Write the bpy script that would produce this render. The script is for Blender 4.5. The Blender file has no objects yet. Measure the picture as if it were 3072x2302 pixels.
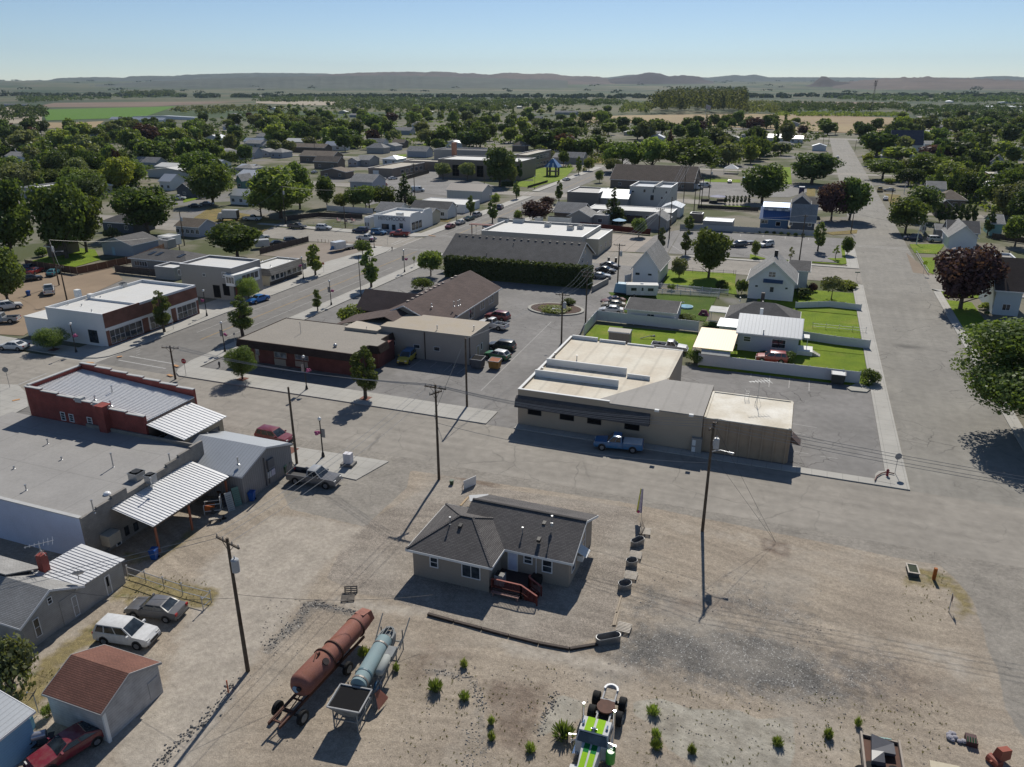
import bpy,random
from math import *
import numpy as np
from mathutils import Vector, Matrix
random.seed(7)
C=bpy.context.scene.collection
f_=2280.;PT=.3708;YW=-.3589;H=40.
sy,cy,sp,cp=sin(YW),cos(YW),sin(PT),cos(PT)
F=(sy*cp,cy*cp,-sp);R=(cy,-sy,0.)
U=(R[1]*F[2]-R[2]*F[1],R[2]*F[0]-R[0]*F[2],R[0]*F[1]-R[1]*F[0])
def G(px,py,z=0.):
 a=(px-1536)/f_;b=-(py-1151)/f_
 d=[F[i]+a*R[i]+b*U[i] for i in range(3)];t=(z-H)/d[2]
 return (d[0]*t,d[1]*t,z)
def PX(p):
 q=(p[0],p[1],p[2]-H);w=sum(q[i]*F[i] for i in range(3))
 return (1536+f_*sum(q[i]*R[i] for i in range(3))/w,1151-f_*sum(q[i]*U[i] for i in range(3))/w)
def ZAT(gp,ty,hi=38.):
 lo=0
 for _ in range(40):
  m=(lo+hi)/2
  if PX((gp[0],gp[1],m))[1]>ty: lo=m
  else: hi=m
 return lo
VW=dict(a=(0,180,.3472),b=(768,180,.3472),c=(1536,180,.3472),d=(2304,180,.3472),e=(0,500,.2714),g=(550,500,.2714),h=(1100,450,.2714),i=(1600,450,.2714),j=(2100,450,.2261),k=(2550,450,.236),l=(0,850,.2714),m=(550,800,.2714),n=(1100,750,.2714),o=(1600,750,.2714),q=(2050,780,.2956),r=(2550,750,.2956),s=(0,1050,.3166),t=(600,1100,.3166),u=(1200,950,.3166),w=(1500,950,.4069),x=(2300,1100,.3498),y=(0,1550,.4537),z=(600,1450,.3166),A=(1150,1430,.3617),B=(1800,1430,.3166),C=(2400,1500,.3039),D=(700,1780,.3148),E=(1200,1900,.3165),J=(1600,2040,.1582),K=(1900,1900,.2712),L=(2450,1950,.2812),M=(0,2000,.226),f=(0,0,1.))
def pp(v,x,y): a=VW[v];return a[0]+x*a[2],a[1]+y*a[2]
def g(v,x,y,z=0.): return G(*pp(v,x,y),z)
def zt(v,bx,by,ty): return ZAT(g(v,bx,by),pp(v,0,ty)[1])
def dist(p): return sum((p[i]-(0,0,H)[i])*F[i] for i in range(3))
def oP(v,x,y,ax,c):
 a,b=pp(v,x,y);a=(a-1536)/f_;b=-(b-1151)/f_
 d=[F[i]+a*R[i]+b*U[i] for i in range(3)];t=c/d[ax]
 return (d[0]*t,d[1]*t,H+d[2]*t)
MT={}
class N:
 def __init__(s,name):
  s.m=bpy.data.materials.new(name);s.m.use_nodes=True;s.t=s.m.node_tree;s.b=s.t.nodes['Principled BSDF'];s.out=s.t.nodes['Material Output']
  s.tc=None
 def n(s,ty,**k):
  a=s.t.nodes.new(ty)
  for q,v in k.items(): setattr(a,q,v)
  return a
 def l(s,a,b): s.t.links.new(a,b)
 def co(s):
  if not s.tc: s.tc=s.n('ShaderNodeTexCoord').outputs['Object']
  return s.tc
 def sep(s):
  a=s.n('ShaderNodeSeparateXYZ');s.l(s.co(),a.inputs[0]);return a.outputs
 def math(s,op,a,b=None,c=None):
  x=s.n('ShaderNodeMath',operation=op)
  for i,v in enumerate((a,b,c)):
   if v is None: continue
   if isinstance(v,(int,float)): x.inputs[i].default_value=v
   else: s.l(v,x.inputs[i])
  return x.outputs[0]
 def comb(s,a,b,c=0):
  x=s.n('ShaderNodeCombineXYZ')
  for i,v in enumerate((a,b,c)):
   if isinstance(v,(int,float)): x.inputs[i].default_value=v
   else: s.l(v,x.inputs[i])
  return x.outputs[0]
 def noise(s,scale,detail=4,vec=None,rough=.55,dist=0):
  x=s.n('ShaderNodeTexNoise');s.l(vec or s.co(),x.inputs['Vector']);x.inputs['Scale'].default_value=scale;x.inputs['Detail'].default_value=detail;x.inputs['Roughness'].default_value=rough;x.inputs['Distortion'].default_value=dist
  return x.outputs[0]
 def vor(s,scale,feat='DISTANCE_TO_EDGE',vec=None):
  x=s.n('ShaderNodeTexVoronoi',feature=feat);s.l(vec or s.co(),x.inputs['Vector']);x.inputs['Scale'].default_value=scale
  return x.outputs
 def warp(s,amt,scale=1.5):
  x=s.n('ShaderNodeTexNoise');s.l(s.co(),x.inputs['Vector']);x.inputs['Scale'].default_value=scale;x.inputs['Detail'].default_value=3
  y=s.n('ShaderNodeVectorMath',operation='MULTIPLY_ADD');s.l(x.outputs[1],y.inputs[0]);y.inputs[1].default_value=(amt,amt,0);s.l(s.co(),y.inputs[2]);return y.outputs[0]
 def ramp(s,x,a,b,c0=0.,c1=1.):
  r=s.n('ShaderNodeMapRange');s.l(x,r.inputs[0]);r.inputs[1].default_value=a;r.inputs[2].default_value=b;r.inputs[3].default_value=c0;r.inputs[4].default_value=c1;return r.outputs[0]
 def mix(s,fac,a,b,mode='MIX'):
  x=s.n('ShaderNodeMix',data_type='RGBA',blend_type=mode)
  if isinstance(fac,(int,float)): x.inputs[0].default_value=fac
  else: s.l(fac,x.inputs[0])
  for i,v in ((6,a),(7,b)):
   if isinstance(v,tuple): x.inputs[i].default_value=(*v[:3],1)
   else: s.l(v,x.inputs[i])
  return x.outputs[2]
 def gain(s,col,v):
  return s.mix(1.,col,v,'MULTIPLY')
 def val(s,x):
  c=s.n('ShaderNodeCombineXYZ')
  for i in range(3): s.l(x,c.inputs[i])
  return c.outputs[0]
 def bump(s,h,strength=.3,d=.05):
  x=s.n('ShaderNodeBump');s.l(h,x.inputs['Height']);x.inputs['Strength'].default_value=strength;x.inputs['Distance'].default_value=d;s.l(x.outputs[0],s.b.inputs['Normal'])
 def fin(s,col,rough=.85,metal=0,spec=.3):
  if isinstance(col,tuple): s.b.inputs['Base Color'].default_value=(*col,1)
  else: s.l(col,s.b.inputs['Base Color'])
  s.b.inputs['Roughness'].default_value=rough;s.b.inputs['Metallic'].default_value=metal;s.b.inputs['Specular IOR Level'].default_value=spec
  return s.m
def Pn(name,c,var=.12,scale=.6,rough=.75,metal=0,spec=.3,fine=.06,pat=None,ps=1.,pd=.8,c2=None):
 0
 if name in MT: return MT[name]
 k=N(name);n1=k.noise(scale,5);n2=k.noise(scale*14,3)
 v=k.math('ADD',k.ramp(n1,.3,.7,1-var*1.2,1+var*.6),k.ramp(n2,.3,.7,-fine,fine))
 col=k.gain(k.mix(k.ramp(n1,.35,.65),c,c2 if c2 else tuple(q*.93 for q in c)),k.val(v))
 if pat:
  X=k.sep();u=k.math('ADD',X[0],X[1])
  if pat=='siding': t=k.math('FRACT',k.math('MULTIPLY',X[2],ps));line=k.ramp(t,0,.14,pd,1)
  elif pat=='ribx': t=k.math('FRACT',k.math('MULTIPLY',X[0],ps));line=k.ramp(k.math('ABSOLUTE',k.math('SUBTRACT',t,.5)),.38,.48,1,pd)
  elif pat=='riby': t=k.math('FRACT',k.math('MULTIPLY',X[1],ps));line=k.ramp(k.math('ABSOLUTE',k.math('SUBTRACT',t,.5)),.38,.48,1,pd)
  elif pat=='ribu': t=k.math('FRACT',k.math('MULTIPLY',u,ps));line=k.ramp(k.math('ABSOLUTE',k.math('SUBTRACT',t,.5)),.36,.46,1,pd)
  elif pat=='block':
   b=k.n('ShaderNodeTexBrick');k.l(k.comb(u,X[2]),b.inputs[0]);b.inputs['Scale'].default_value=ps;b.inputs['Color1'].default_value=(1,1,1,1);b.inputs['Color2'].default_value=(.88,.88,.88,1);b.inputs['Mortar'].default_value=(pd,pd,pd,1);b.inputs['Mortar Size'].default_value=.02
   col=k.gain(col,b.outputs[0]);line=None
  elif pat=='grid':
   a=k.math('ABSOLUTE',k.math('SUBTRACT',k.math('FRACT',k.math('MULTIPLY',X[0],ps)),.5));b=k.math('ABSOLUTE',k.math('SUBTRACT',k.math('FRACT',k.math('MULTIPLY',X[1],ps)),.5))
   line=k.ramp(k.math('MAXIMUM',a,b),.48,.495,1,pd)
  if line is not None: col=k.gain(col,k.val(line));k.bump(line,.4,.03)
 MT[name]=k.fin(col,rough,metal,spec);return MT[name]
def brick(name,c1,c2,mort,scale=4.5,row=.25,bw=.5):
 if name in MT: return MT[name]
 k=N(name);X=k.sep();b=k.n('ShaderNodeTexBrick');k.l(k.comb(k.math('ADD',X[0],X[1]),X[2]),b.inputs[0]);b.inputs['Scale'].default_value=scale
 b.inputs['Color1'].default_value=(*c1,1);b.inputs['Color2'].default_value=(*c2,1);b.inputs['Mortar'].default_value=(*mort,1);b.inputs['Row Height'].default_value=row;b.inputs['Brick Width'].default_value=bw;b.inputs['Mortar Size'].default_value=.018
 n1=k.noise(.8,5);col=k.gain(b.outputs[0],k.val(k.ramp(n1,.25,.75,.7,1.25)));k.bump(b.outputs[1],-.3,.01)
 MT[name]=k.fin(col,.9);return MT[name]
def Sg(name,c1,c2,row=.14,bw=.34,dark=.55):
 if name in MT: return MT[name]
 k=N(name);X=k.sep();b=k.n('ShaderNodeTexBrick');k.l(k.comb(k.math('ADD',X[0],k.math('MULTIPLY',X[1],.15)),k.math('MULTIPLY',k.math('ADD',X[2],k.math('MULTIPLY',X[1],.02)),1.)),b.inputs[0]);b.inputs['Scale'].default_value=1
 b.inputs['Color1'].default_value=(*c1,1);b.inputs['Color2'].default_value=(*c2,1);b.inputs['Mortar'].default_value=(*[q*dark for q in c1],1);b.inputs['Row Height'].default_value=row*.42;b.inputs['Brick Width'].default_value=bw;b.inputs['Mortar Size'].default_value=.012
 n1=k.noise(.5,5);n2=k.noise(9,3);col=k.gain(b.outputs[0],k.val(k.math('ADD',k.ramp(n1,.3,.7,.85,1.12),k.ramp(n2,.3,.7,-.12,.12))));k.bump(b.outputs[1],-.5,.02)
 MT[name]=k.fin(col,.92,0,.15);return MT[name]
def glass(name,c=(.02,.025,.03),rough=.08):
 if name in MT: return MT[name]
 k=N(name);n=k.noise(1.2,3);col=k.mix(k.ramp(n,.4,.65),c,tuple(q*2.6+.01 for q in c));MT[name]=k.fin(col,rough,0,.6);return MT[name]
def Pl(name,c,rough=.5,metal=0,spec=.4,coat=0,var=.08,dust=0):
 if name in MT: return MT[name]
 k=N(name);n1=k.noise(3,4);col=k.gain(c if not isinstance(c,tuple) else k.mix(k.ramp(n1,.3,.7),c,tuple(q*(1-var*1.5) for q in c)),k.val(k.ramp(k.noise(25,2),.3,.7,1-var,1+var)))
 if dust: col=k.mix(k.ramp(n1,.4,.8,0,dust),col,(.28,.25,.2))
 k.b.inputs['Coat Weight'].default_value=coat;k.b.inputs['Coat Roughness'].default_value=.08
 MT[name]=k.fin(col,rough,metal,spec);return MT[name]
def Fo(name,c1,c2,c3,trans=.36):
 if name in MT: return MT[name]
 k=N(name);oi=k.n('ShaderNodeObjectInfo');n1=k.noise(.55,3);n2=k.noise(4,2)
 col=k.mix(k.ramp(n1,.35,.68),c1,c2);col=k.mix(k.ramp(n2,.5,.75,0,.6),col,c3)
 hs=k.n('ShaderNodeHueSaturation');k.l(k.ramp(oi.outputs['Random'],0,1,.485,.515),hs.inputs['Hue']);k.l(k.ramp(k.math('FRACT',k.math('MULTIPLY',oi.outputs['Random'],7.3)),0,1,.72,1.4),hs.inputs['Value']);k.l(col,hs.inputs['Color'])
 col=hs.outputs[0]
 d=k.n('ShaderNodeBsdfDiffuse');t=k.n('ShaderNodeBsdfTranslucent');gl=k.n('ShaderNodeBsdfGlossy');m=k.n('ShaderNodeMixShader');m2=k.n('ShaderNodeMixShader')
 k.l(col,d.inputs[0]);tc=k.mix(1.,col,(1.6,1.6,.6),'MULTIPLY');k.l(tc,t.inputs[0]);gl.inputs[0].default_value=(1,1,1,1);gl.inputs[1].default_value=.45;m.inputs[0].default_value=trans;k.l(d.outputs[0],m.inputs[1]);k.l(t.outputs[0],m.inputs[2])
 m2.inputs[0].default_value=.012;k.l(m.outputs[0],m2.inputs[1]);k.l(gl.outputs[0],m2.inputs[2]);k.l(m2.outputs[0],k.out.inputs[0])
 MT[name]=k.m;return k.m
class MB:
 def __init__(s): s.v=[];s.f=[];s.mi=[];s.cur=0
 def m(s,i): s.cur=i;return s
 def add(s,vs,fs):
  o=len(s.v);s.v+= [tuple(p) for p in vs];s.f+=[tuple(i+o for i in q) for q in fs];s.mi+=[s.cur]*len(fs);return s
 def box(s,x0,y0,z0,x1,y1,z1):
  return s.add([(x0,y0,z0),(x1,y0,z0),(x1,y1,z0),(x0,y1,z0),(x0,y0,z1),(x1,y0,z1),(x1,y1,z1),(x0,y1,z1)],[(0,3,2,1),(4,5,6,7),(0,1,5,4),(1,2,6,5),(2,3,7,6),(3,0,4,7)])
 def pm(s,py,z0,z1):
  n=len(py);a=sum(py[i][0]*py[(i+1)%n][1]-py[(i+1)%n][0]*py[i][1] for i in range(n))
  if a<0: py=py[::-1]
  return s.add([(p[0],p[1],z0) for p in py]+[(p[0],p[1],z1) for p in py],[tuple(range(n))[::-1],tuple(range(n,2*n))]+[(i,(i+1)%n,n+(i+1)%n,n+i) for i in range(n)])
 def py(s,pts): return s.add(pts,[tuple(range(len(pts)))])
 def hu(s,bot,top):
  n=len(bot);return s.add(list(bot)+list(top),[tuple(range(n))[::-1],tuple(range(n,2*n))]+[(i,(i+1)%n,n+(i+1)%n,n+i) for i in range(n)])
 def tb(s,p,r,n=8,cap=True):
  0
  if isinstance(r,(int,float)): r=[r]*len(p)
  P=[Vector(q) for q in p];o=len(s.v);vs=[];L=len(P)
  ref=None
  for i,q in enumerate(P):
   t=(P[min(i+1,L-1)]-P[max(i-1,0)])
   t=t.normalized() if t.length>1e-9 else Vector((0,0,1))
   if ref is None: ref=Vector((1,0,0)) if abs(t.x)<.9 else Vector((0,1,0))
   a=(ref-t*ref.dot(t)).normalized();b=t.cross(a);ref=a
   for j in range(n):
    w=2*pi*j/n;vs.append(tuple(q+a*(cos(w)*r[i])+b*(sin(w)*r[i])))
  fs=[(i*n+j,i*n+(j+1)%n,(i+1)*n+(j+1)%n,(i+1)*n+j) for i in range(L-1) for j in range(n)]
  if cap: fs+=[tuple(range(n))[::-1],tuple((L-1)*n+j for j in range(n))]
  return s.add(vs,fs)
 def bar(s,a,b,w,h=None):
  0
  h=h or w;a=Vector(a);b=Vector(b);t=(b-a).normalized();u=Vector((0,0,1)) if abs(t.z)<.95 else Vector((1,0,0))
  x=t.cross(u).normalized()*w/2;y=x.cross(t).normalized()*h/2
  q=[a-x-y,a+x-y,a+x+y,a-x+y];r=[p+(b-a) for p in q];return s.hu(q,r)
 def ball(s,c,r,n=8,m=6,sz=1):
  vs=[(c[0],c[1],c[2]-r*sz)];fs=[]
  for i in range(1,m):
   for j in range(n):
    a=pi*i/m;b=2*pi*j/n;vs.append((c[0]+r*sin(a)*cos(b),c[1]+r*sin(a)*sin(b),c[2]-r*sz*cos(a)))
  vs.append((c[0],c[1],c[2]+r*sz));L=len(vs)-1
  for j in range(n): fs.append((0,1+(j+1)%n,1+j));fs.append((L,L-n+j,L-n+(j+1)%n))
  for i in range(m-2):
   for j in range(n): fs.append((1+i*n+j,1+i*n+(j+1)%n,1+(i+1)*n+(j+1)%n,1+(i+1)*n+j))
  return s.add(vs,fs)
 def mesh(s,name,mats,smooth=False):
  me=bpy.data.meshes.new(name);me.from_pydata(s.v,[],s.f)
  for m in (mats if isinstance(mats,(list,tuple)) else [mats]): me.materials.append(m)
  if any(s.mi): me.polygons.foreach_set('material_index',s.mi)
  if smooth:
   me.polygons.foreach_set('use_smooth',[True]*len(me.polygons));me.set_sharp_from_angle(angle=radians(smooth if smooth is not True else 40))
  me.update();return me
def obj(name,mb,mats,parent=None,loc=None,rz=0,smooth=False,rot=None):
 me=mb if isinstance(mb,bpy.types.Mesh) else mb.mesh(name,mats,smooth)
 o=bpy.data.objects.new(name,me);C.objects.link(o)
 if parent: o.parent=parent
 if loc: o.location=loc
 if rot: o.rotation_euler=rot
 elif rz: o.rotation_euler=(0,0,rz)
 return o
def tag(o,label,cat,group=None):
 o['label']=label;o['category']=cat
 if group:o['group']=group
 return o
def struct(name,mb,m,smooth=False): o=obj(name,mb,m,smooth=smooth);o['kind']='structure';return o
def Th(name,label,cat,loc=(0,0,0),rz=0,group=None):
 o=bpy.data.objects.new(name,None);C.objects.link(o);o.location=loc;o.rotation_euler=(0,0,rz);o.empty_display_size=.3;tag(o,label,cat,group);return o
def dup(root,loc,rz,label,group=None,scale=None,swap=None):
 def cpy(o,p):
  c=o.copy();C.objects.link(c)
  if p: c.parent=p
  if swap and c.type=='MESH':
   for sl in c.material_slots:
    if sl.material and sl.material.name in swap:
     m_=swap[sl.material.name];sl.link='OBJECT';sl.material=m_
  for ch in o.children: cpy(ch,c)
  return c
 r=cpy(root,None);r.location=loc;r.rotation_euler=(0,0,rz);r['label']=label
 if group: r['group']=group
 if scale: r.scale=scale
 return r
def rmt(o):
 for c in list(o.children): rmt(c)
 bpy.data.objects.remove(o)
WHITE=Pn('white_paint',(.72,.72,.7),.08);TRIM=Pl('white_trim',(.7,.7,.7),.5)
GLS=glass('window_glass');DARK=Pl('dark_void',(.012,.012,.013),.9,spec=.1)
BLK=Pl('black_metal',(.02,.02,.02),.5);RUB=Pl('rubber',(.018,.018,.018),.85,spec=.2);STEEL=Pl('galvanised_steel',(.42,.43,.44),.4,.7);CHR=Pl('chrome',(.7,.7,.72),.18,1)
WOOD=Pn('weathered_wood',(.10,.075,.055),.3,3);REDWOOD=Pn('red_stained_wood',(.13,.03,.022),.2,3)
FENCEWOOD=Pn('fence_boards',(.17,.085,.05),.3,2,pat='ribu',ps=6,pd=.6);OLDWOOD=Pn('grey_fence_boards',(.09,.07,.06),.3,2,pat='ribu',ps=6,pd=.6)
CONC=None
def Ah(name,c=(.29,.266,.231),c2=(.25,.23,.2),crack=.35,cs=.16,patch=.0,wear=.5):
 if name in MT: return MT[name]
 k=N(name);n1=k.noise(.12,6);n2=k.noise(.9,5);n3=k.noise(30,2)
 col=k.mix(k.ramp(n1,.35,.65),c,c2);col=k.gain(col,k.val(k.math('ADD',k.ramp(n2,.3,.7,.88,1.1),k.ramp(n3,.35,.65,-.1,.1))))
 X=k.sep();st=k.n('ShaderNodeTexNoise');k.l(k.comb(k.math('MULTIPLY',X[0],.05 if wear>0 else .9),k.math('MULTIPLY',X[1],.9 if wear>0 else .05),0),st.inputs[0]);st.inputs['Scale'].default_value=1;st.inputs['Detail'].default_value=4
 col=k.gain(col,k.val(k.ramp(st.outputs[0],.35,.65,1-abs(wear)*.16,1+abs(wear)*.1)))
 v=k.vor(cs,vec=k.warp(1.6,.5));cr=k.ramp(v[0],.002,.013,1,0);gate=k.ramp(k.noise(.09,2),.48,.6,0,crack)
 v2=k.vor(cs*3.1,vec=k.warp(.9,1.1));cr2=k.ramp(v2[0],.0,.022,1,0);g2=k.ramp(k.noise(.15,2),.55,.66,0,crack*.8)
 col=k.mix(k.math('MAXIMUM',k.math('MULTIPLY',cr,gate),k.math('MULTIPLY',cr2,g2)),col,(.05,.048,.045))
 pt=k.ramp(k.noise(.07,2,None,.4),.6,.61,0,.12);col=k.mix(pt,col,tuple(q*.55 for q in c2));oil=k.ramp(k.noise(.5,4),.66,.8,0,.15);col=k.mix(oil,col,(.07,.065,.06))
 MT[name]=k.fin(col,.9,0,.2);return MT[name]
def Cc(name,c=(.40,.385,.35),j=.62,jx=1.6):
 if name in MT: return MT[name]
 k=N(name);X=k.sep();n1=k.noise(.3,5);n2=k.noise(22,2)
 col=k.gain(k.mix(k.ramp(n1,.3,.7),c,tuple(q*.84 for q in c)),k.val(k.ramp(n2,.3,.7,.93,1.06)))
 a=k.math('ABSOLUTE',k.math('SUBTRACT',k.math('FRACT',k.math('DIVIDE',X[0],jx)),.5));b=k.math('ABSOLUTE',k.math('SUBTRACT',k.math('FRACT',k.math('DIVIDE',X[1],jx)),.5))
 col=k.gain(col,k.val(k.ramp(k.math('MAXIMUM',a,b),.482,.492,1,j)))
 st=k.ramp(k.noise(.9,4),.62,.75,0,.35);col=k.mix(st,col,(.2,.18,.15))
 MT[name]=k.fin(col,.85,0,.25);return MT[name]
def grass(name,c1=(.175,.24,.02),c2=(.125,.19,.018),dry=(.32,.27,.08),da=.55):
 if name in MT: return MT[name]
 k=N(name);n1=k.noise(.25,5);n2=k.noise(5,4);n3=k.noise(30,2)
 col=k.mix(k.ramp(n1,.35,.65),c1,c2);col=k.mix(k.ramp(k.noise(.18,4),.55,.75,0,da),col,dry)
 col=k.gain(col,k.val(k.math('MULTIPLY',k.ramp(n2,.25,.75,.75,1.25),k.ramp(n3,.3,.7,.7,1.3))));k.bump(n3,.8,.08)
 MT[name]=k.fin(col,.95,0,.1);return MT[name]
ASPH=Ah('road_asphalt');ASPHN=Ah('street_asphalt',(.25,.236,.208),(.21,.198,.175),.6,.16,wear=-.4);LOT=Ah('parking_asphalt',(.225,.216,.206),(.175,.168,.16),.8,.33,wear=.1);MAINA=Ah('main_street_asphalt',(.205,.195,.18),(.172,.164,.152),.45,.12,wear=-.25)
CONC=Cc('sidewalk_concrete');KERB=Pl('kerb_concrete',(.36,.35,.31),.85,spec=.2);LAWN=grass('lawn_grass');DRYG=grass('dry_grass',(.24,.19,.07),(.16,.13,.06),(.28,.2,.09),.8)
def sm(x): x=max(0.,min(1.,x));return x*x*(3-2*x)
def terr(x,y):
 r=hypot(x,y);return -.06+118*sm((r-2500)/9000)**1.0
def GT(px,py):
 z=0.
 for _ in range(30):
  a=(px-1536)/f_;b=-(py-1151)/f_
  d=[F[i]+a*R[i]+b*U[i] for i in range(3)]
  t=(z-H)/d[2] if abs(d[2])>1e-6 else 1e5
  if t<0 or t>14000: t=14000
  p=(d[0]*t,d[1]*t);z=.5*z+.5*terr(*p)
 return (p[0],p[1],terr(*p))
k=N('open_ground');X=k.sep()
r=k.math('SQRT',k.math('ADD',k.math('MULTIPLY',X[0],X[0]),k.math('MULTIPLY',X[1],X[1])))
town=k.mix(k.ramp(k.noise(.02,5),.4,.6),(.21,.19,.15),(.155,.15,.11));town=k.mix(k.ramp(k.noise(.045,4),.47,.58,0,.85),town,(.07,.085,.03));town=k.mix(k.ramp(k.noise(.03,3),.56,.62,0,.9),town,(.2,.19,.18))
town=k.gain(town,k.val(k.ramp(k.noise(6,4),.3,.7,.85,1.15)))
br=k.n('ShaderNodeTexBrick');k.l(k.comb(k.math('MULTIPLY',X[0],.0016),k.math('MULTIPLY',X[1],.0016)),br.inputs[0]);br.inputs['Scale'].default_value=1;br.inputs['Mortar Size'].default_value=.03;br.inputs['Color1'].default_value=(.055,.085,.04,1);br.inputs['Color2'].default_value=(.15,.14,.085,1);br.inputs['Mortar'].default_value=(.07,.09,.05,1);br.inputs['Row Height'].default_value=.5;br.inputs['Brick Width'].default_value=1.1;br.offset=.37
fld=k.mix(k.ramp(k.noise(.0011,3),.42,.58,0,.8),br.outputs[0],(.035,.06,.035));fld=k.mix(k.ramp(k.noise(.0035,4),.5,.62,0,.55),fld,(.17,.14,.095))
col=k.mix(k.ramp(r,900,1300),town,fld);OG=k.fin(col,.95,0,.1)
m=MB();rs=[0,30,60,100,160,250,380,560,800,1100,1500,2000,2600]+[3000+500*i for i in range(18)]+[12500,14000,15500];NA=96
m.v.append((0,0,terr(0,0)))
for q in rs[1:]:
 for a in range(NA):
  w=2*pi*a/NA;x_,y_=q*cos(w),q*sin(w);m.v.append((x_,y_,terr(x_,y_)))
for a in range(NA): m.f.append((0,1+a,1+(a+1)%NA))
for i in range(len(rs)-2):
 for a in range(NA):
  o=1+i*NA;m.f.append((o+a,o+NA+a,o+NA+(a+1)%NA,o+(a+1)%NA))
m.mi=[0]*len(m.f);struct('ground',m,OG,smooth=60)
def sheet(name,pts,z,mat,kind='structure'):
 m=MB();m.py([(p[0],p[1],z) for p in pts]);a=sum(pts[i][0]*pts[(i+1)%len(pts)][1]-pts[(i+1)%len(pts)][0]*pts[i][1] for i in range(len(pts)))
 if a<0: m.f=[m.f[0][::-1]]
 o=obj(name,m,mat);o['kind']=kind;return o
def rect(x0,y0,x1,y1): return [(x0,y0),(x1,y0),(x1,y1),(x0,y1)]
def slab(name,pts,mat=None,z=.13):
 m=MB();m.pm([(p[0],p[1]) for p in pts],-.04,z);return struct(name,m,mat or CONC)
yS,yN=67.8,81.7;xl,xr=14.65,28.2;ml,mr=-100.2,-86.8;y2a,y2b=179.6,195.2
sheet('road',rect(-300,yS,140,yN),.0,ASPH)
sheet('road',[(ml,-60),(mr,-60),(mr,yS),(ml,yS)],.0,MAINA)
sheet('road',[(ml,yN),(mr,yN),(mr,195),(-92,330),(-103,330),(ml,195)],.0,MAINA)
sheet('road',[(-103,330),(-92,330),(-93,560),(-109,560)],-.002,MAINA)
sheet('road',rect(xl,-40,xr,yS),.0,ASPHN);sheet('road',rect(xl,yN,xr,710),.0,ASPHN)
sheet('road',rect(-340,y2a,ml,y2b),.001,ASPH);sheet('road',rect(mr,y2a,xl,y2b),.001,ASPH);sheet('road',rect(xr,y2a,150,y2b),.001,ASPH)
sheet('road',rect(-300,292,xl,304),.003,ASPH);sheet('road',rect(xr,292,200,300),.003,ASPH);sheet('road',rect(-400,420,260,429),.004,ASPH)
sheet('road',rect(-70,712,120,735),.004,ASPH)
sheet('alley_pavement',rect(-54,yN,-33.5,y2a),.004,LOT)
sheet('parking_lot',rect(-83.2,85.6,-54,160),.004,LOT)
sheet('parking_lot',rect(-33.5,yN,12.6,112.8),.004,LOT)
sheet('road',rect(-109,yN-1,ml+.2,y2a),-.004,CONC);sheet('road',rect(mr-.2,yN-1,mr+4,y2a),-.003,MAINA)
sheet('parking_lot',[g('i',1490,1145),g('i',1640,880),g('j',2080,1185),g('j',1890,1500)],.006,LOT)
sheet('parking_lot',[g('i',660,1110),g('i',880,930),g('i',1330,960),g('i',1120,1130)],.006,Cc('old_slab',(.3,.26,.22),.5,6))
sheet('parking_lot',[g('i',1110,1130),g('i',1330,950),g('i',1490,905),g('i',1640,880),g('i',1480,1145)],.005,LOT)
sheet('parking_lot',[g('j',0,610),g('j',0,420),g('j',1700,480),g('j',1180,630)],.007,LOT)
sheet('parking_lot',[g('h',560,470),g('h',0,620),g('h',-200,300),g('h',600,180),g('h',1500,420),g('h',1350,560)],.004,LOT)
sheet('parking_lot',[g('g',850,740),g('g',0,640),g('g',300,450),g('g',1100,600)],.004,DRYG)
slab('sidewalk',[(mr+3.2,yN),(-34.2,yN),(-34.2,yN+4.1),(mr+3.4,yN+4.1),(mr+3.4,y2a-3),(mr,y2a-3),(mr,yN+6),(mr+1,yN+2.2),(mr+2,yN+.8)])
slab('sidewalk',[(-30.4,yN),(xl,yN),(xl,y2a-1),(xl-2.2,y2a-1),(xl-2.2,yN+1.4),(-30.4,yN+1.4)],z=.12)
slab('sidewalk',[(-135,yN+.9),(ml-4,yN+.9),(ml-1.5,yN+1.8),(ml-.4,yN+3),(ml,yN+6),(ml,y2a-6),(ml-1,y2a-2),(ml-5,y2a),(-116,y2a),(-116,y2a-1.8),(ml-5.2,y2a-1.8),(ml-5.2,yN+4.6),(-135,yN+4.6)])
slab('sidewalk',[(xr,yS+19),(xr+1.5,yS+19),(xr+1.5,y2a-2),(xr,y2a-2)]);slab('sidewalk',[(xr+1.5,y2a-2),(xr,y2a),(xr+22,y2a),(xr+22,y2a-1.4),(xr+1.5,y2a-1.4)])
slab('sidewalk',[(xl,y2b),(xl,y2b+26),(xl-2.6,y2b+24),(xl-2.6,y2b+1.7),(-27,y2b+1.7),(-27,y2b)])
slab('sidewalk',[(ml,y2b+2),(ml,290),(ml-4,290),(ml-4,y2b+6),(-125,y2b+4.5),(-160,y2b+4.5),(-160,y2b+2.5),(-125,y2b),(ml-4,y2b)]);slab('sidewalk',[(mr,y2b+2),(mr+2,y2b),(-60,y2b),(-60,y2b+2),(mr+3,y2b+3),(mr+8,290),(mr+5,290)])
slab('sidewalk',[(-106,306),(-103,306),(-103.5,418),(-108,418)])
slab('sidewalk',[g('t',930,770),g('t',1790,905),g('t',1480,1080),g('t',1290,1040),g('t',900,950),g('t',860,880),g('t',850,760)],z=.1)
slab('sidewalk',[g('s',0,330),g('s',170,335),g('s',240,400),g('s',270,540),g('s',0,680)],z=.1)
slab('sidewalk',[g('r',0,5,0),g('r',5,150),g('r',-40,160)],z=.08)
isl=[(0.5*cos(a),0.5*sin(a)) for a in [pi*2*i/24 for i in range(24)]]
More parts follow.
